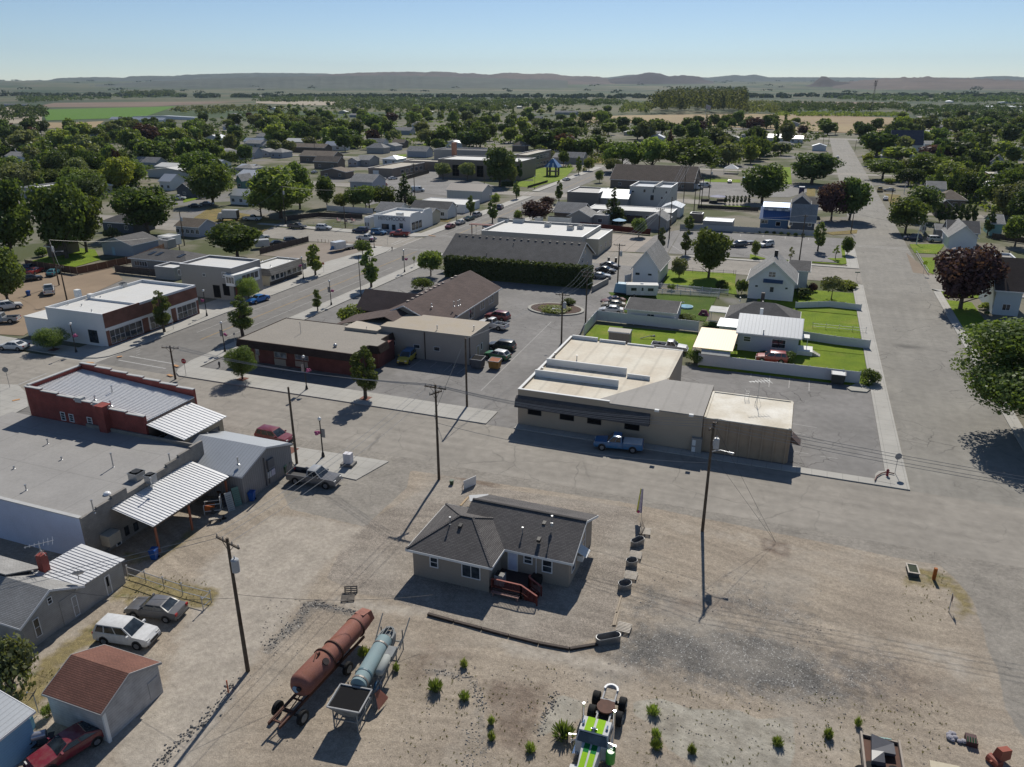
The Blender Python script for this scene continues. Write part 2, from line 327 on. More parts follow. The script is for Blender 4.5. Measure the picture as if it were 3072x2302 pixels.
c0=g('o',250,660);m=MB();m.pm([(c0[0]+p[0]*11.2,c0[1]+p[1]*8.4) for p in isl],0,.22);struct('kerb_island',m,KERB)
m=MB();m.pm([(c0[0]+p[0]*10,c0[1]+p[1]*7.2) for p in isl],.22,.27);struct('planting_bed',m,Pl('bark_mulch',(.09,.05,.035),.95,var=.3))
m=MB();q=[g('q',1660,1310),g('q',1700,1335),g('q',1860,1350),g('q',1895,1325),g('q',1890,1300),g('q',1760,1255)];m.pm([(p[0],p[1]) for p in q],0,.17);struct('kerb_island',m,KERB)
MW=Pl('road_paint_white',(.42,.41,.39),.8,var=.25);MY=Pl('road_paint_yellow',(.36,.24,.09),.8,var=.25);MO=Pl('tactile_orange',(.5,.27,.12),.8,var=.2)
def Mk(name,pairs,wd,mat=None,z=.012):
 m=MB()
 for a,b in pairs:
  a=Vector((a[0],a[1],0));b=Vector((b[0],b[1],0));t=(b-a).normalized();s_=Vector((-t.y,t.x,0))*wd/2
  m.py([(*(p.xy),z) for p in (a-s_,b-s_,b+s_,a+s_)])
 return struct(name,m,mat or MW)
xm=(ml+mr)/2
Mk('lane_marking',[((xm+.35,y),(xm+.35,y+40)) for y in (97,137)]+[((xm,y2b+6),(xm-2,300)),((xm-2,306),(xm-5,420))],.22,MY)
Mk('lane_marking',[((x,y),(x,y+28)) for x in (xm-3.1,xm+3.5) for y in (100,130)]+[((x,y2b+7),(x-2,290)) for x in (xm-3.4,xm+3.6)],.13)
Mk('lane_marking',[((xm-3.4-.9*i,yN+5+i*.9),(xm-3.4-.9*i,yN+5.9+i*.9)) for i in range(4)],.12)
Mk('crosswalk',[(g('s',1225,60),g('s',1660,135)),(g('s',1120,97),g('s',1570,178)),(g('s',440,225),g('s',175,330)),(g('s',120,518),g('s',265,545))],.3)
Mk('crosswalk',[(g('h',530,965),g('h',300,1050)),(g('h',615,970),g('h',400,1055)),(g('h',390,990),g('h',270,1045)),(g('h',760,950),g('h',950,968)),(g('h',800,940),g('h',950,958)),(g('h',400,1090),g('h',740,1120)),(g('h',1790,460),g('h',1740,485)),(g('h',1850,470),g('h',1800,495)),((xl,y2b+32),(xr,y2b+32)),((xl,y2b+30),(xr,y2b+30))],.28)
Mk('parking_stripe',[(g('n',600,1220),g('n',470,1310)),(g('n',780,1240),g('n',700,1300)),(g('n',940,1265),g('n',850,1345)),(g('n',1000,1280),g('n',900,1350)),(g('n',1090,1300),g('n',1000,1370)),(g('n',2040,795),g('n',1260,1560))],.1)
Mk('parking_stripe',[(g('q',880,1170),g('q',868,1290)),(g('q',1080,1200),g('q',1070,1300)),(g('q',1278,1215),g('q',1275,1330)),(g('q',690,1140),g('q',685,1190)),(g('x',215,490),g('x',430,525)),(g('x',215,565),g('x',330,585)),(g('x',220,642),g('x',320,660)),(g('x',225,725),g('x',360,750)),(g('x',460,770),g('x',610,790))],.1)
Mk('parking_stripe',[(g('j',540,1120),g('j',535,1150)),(g('j',840,1130),g('j',835,1160)),(g('j',1130,1150),g('j',1130,1180)),(g('j',1440,1170),g('j',1440,1200)),(g('j',700,1340),g('j',930,1440)),(g('i',1520,1050),g('i',1660,1140)),(g('j',1080,1430),g('j',1290,1480)),(g('j',1480,1280),g('j',1570,1290))],.14,z=.02)
Mk('tactile_paving',[(g('s',815,125),g('s',890,130)),(g('s',1110,75),g('s',1160,65)),(g('s',1590,240),g('s',1635,255)),(g('s',1650,150),g('s',1690,165)),(g('s',120,490),g('s',190,475)),(g('h',680,945),g('h',760,960))],.5,MO,z=.142)
m=MB()
for v,x_,y_ in (('m',655,1252),('m',2015,1465),('l',600,742),('t',860,800)):
 p=g(v,x_,y_);m.box(p[0]-.7,p[1]-.7,.1,p[0]+.7,p[1]+.7,.136)
struct('brick_tree_surround',m,brick('pavers',(.2,.08,.06),(.15,.07,.05),(.2,.17,.15),6))
def lawn(pts,z=.07,mat=LAWN):
 m=MB();m.pm([(p[0],p[1]) for p in pts],-.03,z);return struct('lawn',m,mat)
lawn(rect(-11.8,112.9,12.4,127.8),.06);lawn(rect(-9,128,12.4,136.6),.06);lawn(rect(-3,137,12.4,152),.06);lawn(rect(-6,152.4,12.4,170),.06)
lawn([g('o',560,960),g('o',690,830),g('o',1820,920),g('o',1740,1130),g('o',1060,1080)],.05)
lawn([g('o',830,470),g('o',1010,690),g('o',1900,790),g('o',2030,520),g('o',1320,480)],.05,grass('garden_grass',(.08,.13,.018),(.06,.10,.02),(.15,.14,.05),.4))
lawn([g('i',1500,1330),g('i',2211,1370),g('i',2250,1600),g('i',1430,1480)],.06)
lawn([g('q',0,115),g('q',535,145),g('q',515,350),g('q',0,260)],.055)
lawn([g('r',905,412),g('r',1315,436),g('r',1300,490),g('r',950,485)],.06);lawn([g('r',962,510),g('r',1235,535),g('r',1330,665),g('r',1500,900),g('r',1180,870)],.06)
lawn([g('k',755,1200),g('k',1210,1200),g('k',1110,1325),g('k',820,1310)],.06);lawn([g('k',905,1370),g('k',1090,1370),g('k',1060,1580),g('k',990,1560)],.06)
lawn([g('j',1870,1270),g('j',2020,1275),g('j',2055,1500),g('j',1890,1520),g('j',1690,1440),g('j',1890,1440)],.09);lawn([g('j',665,1385),g('j',900,1450),g('j',660,1450)],.09);lawn([g('j',1140,1470),g('j',1890,1525),g('j',1890,1515),g('j',1140,1462)],.09)
lawn([g('h',1790,275),g('h',2211,180),g('h',2100,310),g('h',1740,330)],.05);lawn([g('h',1700,345),g('h',1990,350),g('h',1860,420),g('h',1600,400)],.05);lawn([g('i',0,200),g('i',460,195),g('i',330,330),g('i',0,410)],.045)
lawn([g('e',300,1060),g('e',860,900),g('e',1050,920),g('e',1110,1030),g('e',830,1110),g('e',400,1060)],.05);lawn([g('j',60,385),g('j',540,395),g('j',530,435),g('j',60,425)],.04);lawn([g('j',1090,230),g('j',1200,230),g('j',1220,460),g('j',1080,450)],.04)
lawn([g('e',2080,310),g('e',2211,305),g('e',2211,355),g('e',2100,345)],.04);lawn([g('g',0,340),g('g',190,310),g('g',180,355),g('g',0,400)],.04);lawn([g('k',450,560),g('k',640,575),g('k',640,700),g('k',510,690)],.05,DRYG);lawn([g('h',330,55),g('h',440,50),g('h',430,75),g('h',320,75)],.05)
lawn([g('h',800,760),g('h',960,745),g('h',900,800),g('h',800,790)],.05,DRYG);lawn([g('j',1420,500),g('j',1530,510),g('j',1530,615),g('j',1410,620)],.04,DRYG);lawn([g('c',610,840),g('c',830,850),g('c',800,895),g('c',700,895)],.03,DRYG);lawn([g('j',290,740),g('j',670,745),g('j',670,780),g('j',290,775)],.04)
lawn([g('j',1660,1100),g('j',2090,1060),g('j',2080,1110),g('j',1760,1130)],.05,DRYG)
sheet('field',[GT(*pp('a',390,430)),GT(*pp('a',1520,402)),GT(*pp('a',1230,500)),GT(*pp('a',400,525)),GT(*pp('a',380,480))],.25,grass('crop_green',(.10,.19,.03),(.08,.16,.03),(.12,.2,.05),.2))
def fieldmat(n,c,c2):
 k=N(n);return k.fin(k.gain(k.mix(k.ramp(k.noise(.006,5),.35,.65),c,c2),k.val(k.ramp(k.noise(.15,4),.3,.7,.88,1.1))),.95,0,.1)
PLOW=fieldmat('ploughed_field',(.17,.125,.10),(.21,.16,.12));STUB=fieldmat('stubble_field',(.33,.26,.15),(.26,.19,.12));PALEF=fieldmat('pale_soil',(.36,.31,.24),(.3,.26,.2))
sheet('field',[GT(*pp('a',270,410)),GT(*pp('a',1300,405)),GT(*pp('a',2300,350)),GT(*pp('b',300,300)),GT(*pp('a',2212,292)),GT(*pp('a',1500,310)),GT(*pp('a',620,335))],.22,PLOW)
sheet('field',[GT(*pp('a',0,410)),GT(*pp('a',270,400)),GT(*pp('a',370,425)),GT(*pp('a',360,540)),GT(*pp('a',0,560))],.28,PALEF)
sheet('field',[GT(*pp('a',240,540)),GT(*pp('a',640,545)),GT(*pp('a',900,530)),GT(*pp('a',800,600)),GT(*pp('a',300,590))],.2,STUB)
sheet('field',[GT(*pp('b',0,340)),GT(*pp('b',740,330)),GT(*pp('b',760,390)),GT(*pp('b',480,395)),GT(*pp('b',0,375))],.3,PALEF)
sheet('field',[GT(*pp('c',470,500)),GT(*pp('c',1000,480)),GT(*pp('c',1990,468)),GT(*pp('d',300,475)),GT(*pp('d',1240,505)),GT(*pp('d',1590,635)),GT(*pp('d',800,640)),GT(*pp('c',1100,545)),GT(*pp('c',500,545))],.25,STUB)
sheet('field',[GT(*pp('c',2030,300)),GT(*pp('d',1180,370)),GT(*pp('d',800,420)),GT(*pp('c',2060,350))],.2,PLOW)
sheet('field',[GT(*pp('d',1880,440)),GT(*pp('d',2212,480)),GT(*pp('d',2212,545)),GT(*pp('d',1900,545))],.2,STUB)
sheet('field',[GT(*pp('d',0,640)),GT(*pp('d',340,650)),GT(*pp('d',340,672)),GT(*pp('d',0,690))],.18,STUB)
sheet('road',[GT(*pp('d',1270,485)),GT(*pp('d',1330,490)),GT(*pp('d',1690,605)),GT(*pp('d',1620,635))],.3,ASPH);sheet('road',[GT(*pp('d',480,250)),GT(*pp('d',490,250)),GT(*pp('d',555,335)),GT(*pp('d',525,335))],.4,PALEF)
def hm_(n,c,c2):
 k=N(n);return k.fin(k.gain(k.mix(k.ramp(k.noise(.0016,6),.4,.6),c,c2),k.val(k.ramp(k.noise(.006,5),.3,.7,.85,1.15))),.95,0,.05)
def ridge(pts,d,depth,mat,amp=6):
 P=[pp(*q) for q in pts];m=MB();n=0;xs=[]
 x_=P[0][0]
 while x_<=P[-1][0]: xs.append(x_);x_+=9
 rows=[-1,-.75,-.5,-.28,-.12,0,.15,.4,.8]
 rnd=random.Random(int(d))
 gul=[rnd.uniform(-1,1) for _ in xs]
 for i,x_ in enumerate(xs):
  j=max(q for q in range(len(P)) if P[q][0]<=x_);j=min(j,len(P)-2);t=(x_-P[j][0])/(P[j+1][0]-P[j][0]);yy=P[j][1]+(P[j+1][1]-P[j][1])*t
  a=(x_-1536)/f_;b=-(yy-1151)/f_;dd=[F[q]+a*R[q]+b*U[q] for q in range(3)];hl=hypot(dd[0],dd[1]);ux,uy=dd[0]/hl,dd[1]/hl
  zc=H+dd[2]/hl*d
  for rr in rows:
   q=d+rr*depth+ (gul[i]*depth*.05 if rr not in(0,) else 0);zb=terr(ux*q,uy*q)-8
   s_=sm(1-abs(rr)) if rr<0 else sm(1-rr);z=zb+(max(zc,zb)-zb)*s_+(gul[i]*amp*s_ if rr!=0 else gul[i]*1.2)
   m.v.append((ux*q,uy*q,z))
 L=len(rows)
 for i in range(len(xs)-1):
  for j in range(L-1): m.f.append((i*L+j,(i+1)*L+j,(i+1)*L+j+1,i*L+j+1))
 m.mi=[0]*len(m.f);struct('hills',m,mat,smooth=60)
HB=hm_('hill_brown',(.15,.12,.10),(.11,.095,.085));HG=hm_('hill_sage',(.10,.11,.09),(.085,.095,.08));HD=hm_('hill_dark',(.06,.055,.055),(.085,.075,.07))
ridge([('a',-260,225),('a',0,215),('a',180,205),('a',210,180),('a',330,174),('a',370,184),('a',520,157),('a',820,149),('a',1000,152),('a',1060,157),('a',1130,142),('a',1290,137),('a',1500,140),('a',1600,130),('a',1800,122),('a',2212,112),('b',600,117),('b',900,150)],11500,1500,HG)
ridge([('b',300,160),('b',600,127),('b',900,110),('b',1340,102),('b',1480,108),('b',1520,99),('b',1680,105),('b',1770,118),('b',1870,115),('b',2010,130),('b',2140,112),('b',2212,112),('c',40,112),('c',100,122),('c',330,118),('c',480,140),('c',740,145),('c',830,165),('c',900,190)],9500,2200,HB)
ridge([('c',760,190),('c',830,167),('c',980,147),('c',1080,132),('c',1150,112),('c',1190,107),('c',1240,112),('c',1290,120),('c',1350,142),('c',1500,135),('c',1560,138),('c',1620,150),('c',1680,175),('c',1760,190)],9000,1300,HD,9)
ridge([('b',900,190),('c',600,150),('c',830,152),('c',1000,130),('c',1100,126),('c',1500,150),('c',1700,152),('c',1930,130),('c',2000,137),('c',2100,126),('d',0,150),('d',400,150),('d',800,152),('d',1000,156),('d',1500,152),('d',1740,155),('d',1900,142),('d',2060,138),('d',2212,150),('d',2500,150)],13600,900,HG)
ridge([('d',330,222),('d',375,212),('d',400,188),('d',425,178),('d',445,150),('d',470,141),('d',505,142),('d',530,160),('d',590,187),('d',700,195),('d',800,215)],6800,500,HD,5)
ridge([('d',560,215),('d',700,190),('d',900,170),('d',1180,155),('d',1400,151),('d',1560,160),('d',1800,162),('d',2000,172),('d',2212,176),('d',2600,185)],7800,2600,HB,10)
ridge([('a',-200,262),('a',200,245),('a',700,222),('a',1200,195),('a',1700,165),('a',2212,150),('b',500,140),('b',1200,135),('b',1800,150),('b',2212,165),('c',500,180)],8000,2400,HG,5)
def sdf(px_,py_,py):
 n=len(py);d=np.full(px_.shape,1e9);ins=np.zeros(px_.shape,bool)
 for i in range(n):
  ax,ay=py[i][:2];bx,by=py[(i+1)%n][:2]
  ex,ey=bx-ax,by-ay;L=ex*ex+ey*ey+1e-9;t=np.clip(((px_-ax)*ex+(py_-ay)*ey)/L,0,1)
  d=np.minimum(d,np.hypot(px_-ax-t*ex,py_-ay-t*ey))
  c=((ay>py_)!=(by>py_))&(px_<(bx-ax)*(py_-ay)/((by-ay) if abs(by-ay)>1e-9 else 1e-9)+ax);ins^=c
 return np.where(ins,-d,d)
def soft(px_,py_,py,w): return np.clip(.5-sdf(px_,py_,py)/(2*w),0,1)
x0_,x1_,y0_,y1_,st_=-80.,26.,8.,yS+2.,.42
gx=np.arange(x0_,x1_+.01,(x1_-x0_)/round((x1_-x0_)/st_));gy=np.arange(y0_,y1_+.01,(y1_-y0_)/round((y1_-y0_)/st_));GX,GY=np.meshgrid(gx,gy)
def V(v,*xy): return [g(v,xy[i],xy[i+1]) for i in range(0,len(xy),2)]
berm=np.maximum.reduce([soft(GX,GY,V('z',560,1600,700,1440,900,1270,960,1130,1150,1090,1300,1160,1560,1200,1540,1290,1200,1210,1060,1200,1000,1340,760,1520,680,1640),.35)*.75,soft(GX,GY,V('y',1060,1660,1220,1490,1400,1330,1530,1140,1570,1180,1420,1400,1250,1560,1120,1680),.3)*.75,soft(GX,GY,V('E',240,310,540,370,690,420,720,500,780,700,850,1000,800,1180,700,1150,760,1000,680,600,640,460,400,420,230,370),.3)*.6])
dark=np.maximum.reduce([berm,soft(GX,GY,V('B',1300,900,1900,1150,2211,1500,2211,1658,1500,1450,1000,1300,900,1100),3.)*.6,soft(GX,GY,V('L',0,0,900,0,900,420,500,560,0,450),2.5)*.7,soft(GX,GY,V('B',330,950,560,1000,800,1180,700,1340,250,1420,150,1250,330,1100),1.2)*.55,soft(GX,GY,V('B',250,1420,800,1370,1500,1450,1900,1600,2300,1800,1900,1760,0,1900,130,1640),2.2),soft(GX,GY,V('K',0,-60,1200,-60,2000,200,2500,800,1500,720,700,560,300,360,0,240),2.0)])
lane=np.maximum.reduce([soft(GX,GY,[g('y',720,1470),g('y',1080,1120),g('z',0,800),g('z',700,300),g('z',1150,330),g('z',1560,420),g('z',1100,900),g('z',950,1120),g('z',500,1700),g('y',1250,1660),g('y',900,1850)],1.5),soft(GX,GY,V('E',900,40,1300,120,1700,190,2300,330,2300,420,1500,300,1000,210),1.)*.9,soft(GX,GY,V('z',1300,1060,2200,1180,2200,1300,1500,1230,1150,1120),1.)*.8,soft(GX,GY,V('B',900,420,1500,520,2200,700,2300,830,1400,700,700,560,600,900,450,900,500,500),2.)*.55,soft(GX,GY,V('C',700,1250,1700,1500,1900,2000,1500,1750,900,1400),1.6)*.7])
pale=np.maximum.reduce([soft(GX,GY,V('K',640,840,1150,850,1400,960,1770,920,1790,1300,1700,1600,900,1600,400,1300,200,1000,0,900,0,760,300,720),.35),soft(GX,GY,V('E',1480,570,1740,640,1740,800,1560,900,1290,1010,1300,900),.4)*.8,soft(GX,GY,V('L',0,650,450,700,960,830,900,960,300,850,0,800),1.)*.5,soft(GX,GY,V('E',100,480,650,440,760,800,800,1200,100,1400,60,900),1.)*.3])
dry=np.maximum.reduce([soft(GX,GY,V('y',690,690,740,760,640,840,480,900,300,1180,260,1320,0,1330,0,1180,150,1130,280,950,620,700),.5),soft(GX,GY,V('y',840,370,1010,400,1450,480,1400,610,1240,600,1150,540,900,520,870,620,820,540,720,560,820,430),.45),soft(GX,GY,V('y',800,230,960,250,1060,280,1200,200,1320,90,1260,70,1120,200,1000,290,850,330),.4)*.8,soft(GX,GY,V('C',1000,790,1170,660,1480,740,1700,920,1720,1150,1560,1180,1540,1000,1450,880,1000,840),.5)*.8])
red=np.maximum.reduce([soft(GX,GY,V('B',600,1150,1300,1120,1350,1250,800,1360,550,1290),1.2)*.8,soft(GX,GY,V('E',750,400,1450,480,1350,900,1200,1200,850,1100),1.)*.7,soft(GX,GY,V('E',0,0,850,200,500,420,0,560),1.)*.5,soft(GX,GY,V('C',0,1300,1100,1500,2000,2100,0,2200),2.5)*.5,soft(GX,GY,V('u',300,1510,700,1480,950,1600,1000,1900,200,1900),1.)*.8,soft(GX,GY,V('B',1500,560,1800,640,1800,780,1550,700),.5)])
yard=soft(GX,GY,[g('A',0,300),g('A',520,0),g('A',900,90),g('A',2130,270),g('A',2060,600),g('A',1950,1050),g('A',1900,1260),g('A',1550,1440),g('A',900,1280),g('A',360,1150),g('A',60,1010),g('z',1500,1050),g('z',1200,900),g('z',1400,500)],.5)
bd=[(-90,yS-.2),g('A',-100,-100),g('B',200,240),g('B',1500,500),g('B',2200,642),g('C',1060,592),g('C',1370,640),g('C',1490,740),g('C',1600,860),g('C',1710,1000),g('C',1780,1200),g('C',1860,1500),g('C',1950,1660),g('L',2000,600),g('L',2212,950),(26,5),(-90,5)]
asp=np.maximum(np.clip(.5+sdf(GX,GY,bd)/.9,0,1),soft(GX,GY,[g('t',-100,600),(-60,yS+9),(-20,yS+9),g('t',2000,950),g('t',1960,1150),g('t',1560,1520),g('t',1230,1440),g('t',850,1350),g('t',760,1150),g('t',640,1050)],.35))
m=MB();ny,nx=GX.shape;zz=.006+.05*np.maximum(0,np.sin(GX*.7+np.sin(GY*.9)*1.3)*np.sin(GY*.63+np.sin(GX*.5)))*(1-lane)*(1-asp)*np.clip((yS-1-GY)/3,0,1)*np.clip((15-GX)/4,0,1)
m.v=[(float(a),float(b),float(c)) for a,b,c in zip(GX.ravel(),GY.ravel(),zz.ravel())];m.f=[(i*nx+j,i*nx+j+1,(i+1)*nx+j+1,(i+1)*nx+j) for i in range(ny-1) for j in range(nx-1)];m.mi=[0]*len(m.f)
k=N('lot_soil')
def att(n):
 a=k.n('ShaderNodeAttribute');a.attribute_name=n;s_=k.n('ShaderNodeSeparateColor');k.l(a.outputs['Color'],s_.inputs[0]);return s_.outputs
m1,m2=att('soil_a'),att('soil_b')
nf=k.noise(1.1,6);nm=k.noise(.25,5)
def edge(mm,lo=.32,hi=.68,amt=.7): return k.ramp(k.math('ADD',mm,k.math('MULTIPLY',k.math('SUBTRACT',nf,.5),amt)),lo,hi)
st=k.vor(14,'F1');st2=k.vor(34,'F1');sc=k.n('ShaderNodeSeparateColor');k.l(st[1],sc.inputs[0]);sc2=k.n('ShaderNodeSeparateColor');k.l(st2[1],sc2.inputs[0])
peb=k.math('MULTIPLY',k.ramp(sc.outputs[0],0,1,.55,1.45),k.ramp(sc2.outputs[1],0,1,.75,1.25));whites=k.ramp(sc.outputs[1],.965,.985)
base=k.mix(k.ramp(nm,.35,.65),(.375,.318,.25),(.305,.257,.203));base=k.gain(base,k.val(k.ramp(peb,.4,1.9,.72,1.28)))
col=k.mix(edge(m2[1],.3,.7,.8),base,k.gain(k.mix(nm,(.24,.188,.145),(.185,.148,.118)),k.val(k.ramp(peb,.4,1.8,.7,1.3))))
col=k.mix(edge(m2[2],.4,.6,.4),col,k.gain(k.mix(nm,(.335,.292,.245),(.28,.245,.205)),k.val(k.ramp(peb,.4,1.8,.55,1.35))))
col=k.mix(edge(m1[0],.25,.85,1.2),col,k.mix(k.ramp(sc.outputs[1],.93,.97),k.gain(k.mix(nf,(.115,.11,.104),(.19,.178,.162)),k.val(k.ramp(peb,.4,1.8,.5,1.5))),(.42,.42,.4)))
col=k.mix(edge(m1[2],.4,.6,.45),col,k.gain(k.mix(k.ramp(k.noise(.6,5),.35,.65),(.37,.345,.29),(.29,.265,.22)),k.val(k.ramp(peb,.4,1.8,.9,1.08))))
tk=k.n('ShaderNodeTexNoise');tX=k.sep();k.l(k.comb(k.math('MULTIPLY',k.math('ADD',tX[1],k.math('MULTIPLY',k.math('SINE',k.math('MULTIPLY',tX[0],.12)),3.)),.9),k.math('MULTIPLY',tX[0],.05)),tk.inputs[0]);tk.inputs['Scale'].default_value=1.2;tk.inputs['Detail'].default_value=5;col=k.gain(col,k.val(k.ramp(tk.outputs[0],.35,.65,.88,1.13)));col=k.mix(k.ramp(k.noise(.13,5),.48,.66,0,.55),col,(.37,.335,.285))
wv=k.n('ShaderNodeTexNoise');X=k.sep();k.l(k.comb(k.math('MULTIPLY',k.math('ADD',X[0],k.math('MULTIPLY',X[1],-.25)),1.1),k.math('MULTIPLY',X[1],.3)),wv.inputs[0]);wv.inputs['Scale'].default_value=.9;wv.inputs['Detail'].default_value=5
col=k.mix(edge(m2[0],.35,.7,.7),col,k.gain(k.mix(k.ramp(wv.outputs[0],.35,.65),(.41,.365,.305),(.355,.315,.265)),k.val(k.ramp(peb,.4,1.8,.93,1.06))))
gr=k.mix(k.ramp(k.noise(1.6,5),.35,.65),(.28,.23,.11),(.19,.155,.085));gr=k.mix(k.ramp(k.noise(.8,3),.6,.7,0,.6),gr,(.09,.12,.02));col=k.mix(edge(m1[1],.25,.85,1.5),col,k.gain(gr,k.val(k.ramp(k.noise(20,3),.3,.7,.5,1.4))))
a=k.n('ShaderNodeAttribute');a.attribute_name='soil_c';s3=k.n('ShaderNodeSeparateColor');k.l(a.outputs['Color'],s3.inputs[0])
asc=k.gain(k.mix(k.ramp(k.noise(.2,5),.35,.65),(.29,.266,.231),(.25,.23,.2)),k.val(k.ramp(k.noise(24,2),.35,.65,.92,1.08)))
vv=k.vor(.25,vec=k.warp(1.4,.5));asc=k.mix(k.ramp(vv[0],0,.006,.35,0),asc,(.06,.055,.05))
col=k.mix(edge(s3.outputs[0],.42,.58,.5),col,asc)
spk=k.vor(2.2,'F1');sp2=k.n('ShaderNodeSeparateColor');k.l(spk[1],sp2.inputs[0]);stone=k.math('MULTIPLY',k.ramp(spk[0],.05,.1,1,0),k.ramp(sp2.outputs[2],.6,.7));stone=k.math('MULTIPLY',stone,k.math('SUBTRACT',1,k.math('MAXIMUM',m2[0],s3.outputs[0])))
col=k.mix(k.math('MULTIPLY',stone,.8),col,k.mix(sp2.outputs[0],(.06,.05,.04),(.48,.46,.42)))
mot=k.noise(2.6,6);col=k.gain(col,k.val(k.math('MULTIPLY',k.ramp(mot,.32,.68,.84,1.12),k.ramp(k.noise(.5,4),.35,.65,.9,1.08))));bt=k.ramp(k.noise(5,4),.68,.76,0,.5);col=k.mix(bt,col,(.13,.105,.085))
hh=k.math('ADD',k.math('MULTIPLY',peb,.25),nf);k.bump(hh,.9,.07);LOTM=k.fin(col,.95,0,.15)
lo=struct('dirt_lot',m,LOTM,smooth=60)
for nm_,ch in (('soil_a',(dark,dry,pale)),('soil_b',(lane,red,yard)),('soil_c',(asp,asp*0,asp*0))):
 at=lo.data.color_attributes.new(nm_,'FLOAT_COLOR','POINT');arr=np.ones((nx*ny,4),np.float32)
 for i_ in range(3): arr[:,i_]=ch[i_].ravel()
 at.data.foreach_set('color',arr.ravel())
sheet('dirt_lot',[g('l',-100,560),g('l',260,580),g('e',870,1470),g('e',1360,1250),g('e',1180,1060),g('e',900,1200),g('e',-100,1100)],.004,fieldmat('back_lot_dirt',(.31,.24,.17),(.25,.19,.135)))
sheet('dirt_lot',[g('g',840,980),g('g',1380,850),g('g',1900,830),g('g',2211,870),g('g',1900,960),g('g',1480,1080),g('g',1250,1010)],.01,fieldmat('brown_lot_gravel',(.23,.17,.13),(.27,.25,.22)))
sheet('dirt_lot',[g('r',570,30),g('r',850,260),g('r',640,230),g('r',560,0)],.009,fieldmat('verge_soil',(.25,.2,.15),(.22,.18,.14)))
class BD:
 def __init__(s,name,label,x0,y0,x1,y1,h,cat='building',group=None):
  s.x0,s.y0,s.x1,s.y1,s.h=x0,y0,x1,y1,h;s.W=x1-x0;s.D=y1-y0
  s.t=Th(name,label,cat,(x0,y0,0),0,group)
 def L(s,p): return (p[0]-s.x0,p[1]-s.y0,p[2] if len(p)>2 else 0)
 def part(s,name,mb,mat,parent=None,smooth=False): return obj(name,mb,mat,parent or s.t,smooth=smooth)
 def walls(s,mat,ins=0,h=None,z0=-.03):
  m=MB();m.box(ins,ins,z0,s.W-ins,s.D-ins,h or s.h);s.ins=ins;s.wall=s.part('wall',m,mat);return s.wall
 def flat(s,wall,roof,par=.45,th=.25,cap=None):
  z=s.h;s.ins=0;m=MB()
  W,D=s.W,s.D
  m.box(0,0,-.03,W,th,z).box(0,D-th,-.03,W,D,z).box(0,th,-.03,th,D-th,z).box(W-th,th,-.03,W,D-th,z);s.wall=s.part('wall',m,wall)
  m=MB();m.box(th,th,z-par-.2,W-th,D-th,z-par);s.roof=s.part('roof',m,roof)
  m=MB();o=.04;m.box(-o,-o,z,W+o,th+o,z+.06).box(-o,D-th-o,z,W+o,D+o,z+.06).box(-o,th+o,z,th+o,D-th-o,z+.06).box(W-th-o,th+o,z,W+o,D-th-o,z+.06);s.part('parapet_cap',m,cap or TRIM,s.wall);s.rz=z-par
 def gable(s,wall,roof,rise,axis='x',ov=.35,th=.12,fas=TRIM):
  W,D,h=s.W,s.D,s.h;i=ov;s.ins=ov;m=MB()
  if axis=='x':
   e=i*rise/(D/2);q=[(i,-.03),(D-i,-.03),(D-i,h+e-.02),(D/2,h+rise-.02),(i,h+e-.02)]
   m.hu([(i,a,b) for a,b in q][::-1],[(W-i,a,b) for a,b in q][::-1]);sl=[[(0,0,h),(W,0,h),(W,D/2,h+rise),(0,D/2,h+rise)],[(0,D/2,h+rise),(W,D/2,h+rise),(W,D,h),(0,D,h)]]
  else:
   e=i*rise/(W/2);q=[(i,-.03),(W-i,-.03),(W-i,h+e-.02),(W/2,h+rise-.02),(i,h+e-.02)]
   m.hu([(a,i,b) for a,b in q],[(a,D-i,b) for a,b in q]);sl=[[(0,0,h),(W/2,0,h+rise),(W/2,D,h+rise),(0,D,h)],[(W/2,0,h+rise),(W,0,h),(W,D,h),(W/2,D,h+rise)]]
  s.wall=s.part('wall',m,wall);m=MB()
  for f in sl: m.hu(f,[(a,b,c+th) for a,b,c in f])
  s.roof=s.part('roof',m,roof);m=MB();w=.05
  if axis=='x':
   for x_ in (-w,W):
    for q in ([(x_,0,h-.1),(x_,D/2,h+rise-.1)],[(x_,D/2,h+rise-.1),(x_,D,h-.1)]):
     a,b=q;m.hu([a,(a[0]+w,a[1],a[2]),(b[0]+w,b[1],b[2]),b],[(a[0],a[1],a[2]+.2),(a[0]+w,a[1],a[2]+.2),(b[0]+w,b[1],b[2]+.2),(b[0],b[1],b[2]+.2)])
   m.box(-w,-w,h-.1,W+w,0,h+th-.02).box(-w,D,h-.1,W+w,D+w,h+th-.02)
  else:
   for y_ in (-w,D):
    for q in ([(0,y_,h-.1),(W/2,y_,h+rise-.1)],[(W/2,y_,h+rise-.1),(W,y_,h-.1)]):
     a,b=q;m.hu([a,b,(b[0],b[1]+w,b[2]),(a[0],a[1]+w,a[2])],[(a[0],a[1],a[2]+.2),(b[0],b[1],b[2]+.2),(b[0],b[1]+w,b[2]+.2),(a[0],a[1]+w,a[2]+.2)])
   m.box(-w,-w,h-.1,0,D+w,h+th-.02).box(W,-w,h-.1,W+w,D+w,h+th-.02)
  s.part('fascia',m,fas,s.roof)
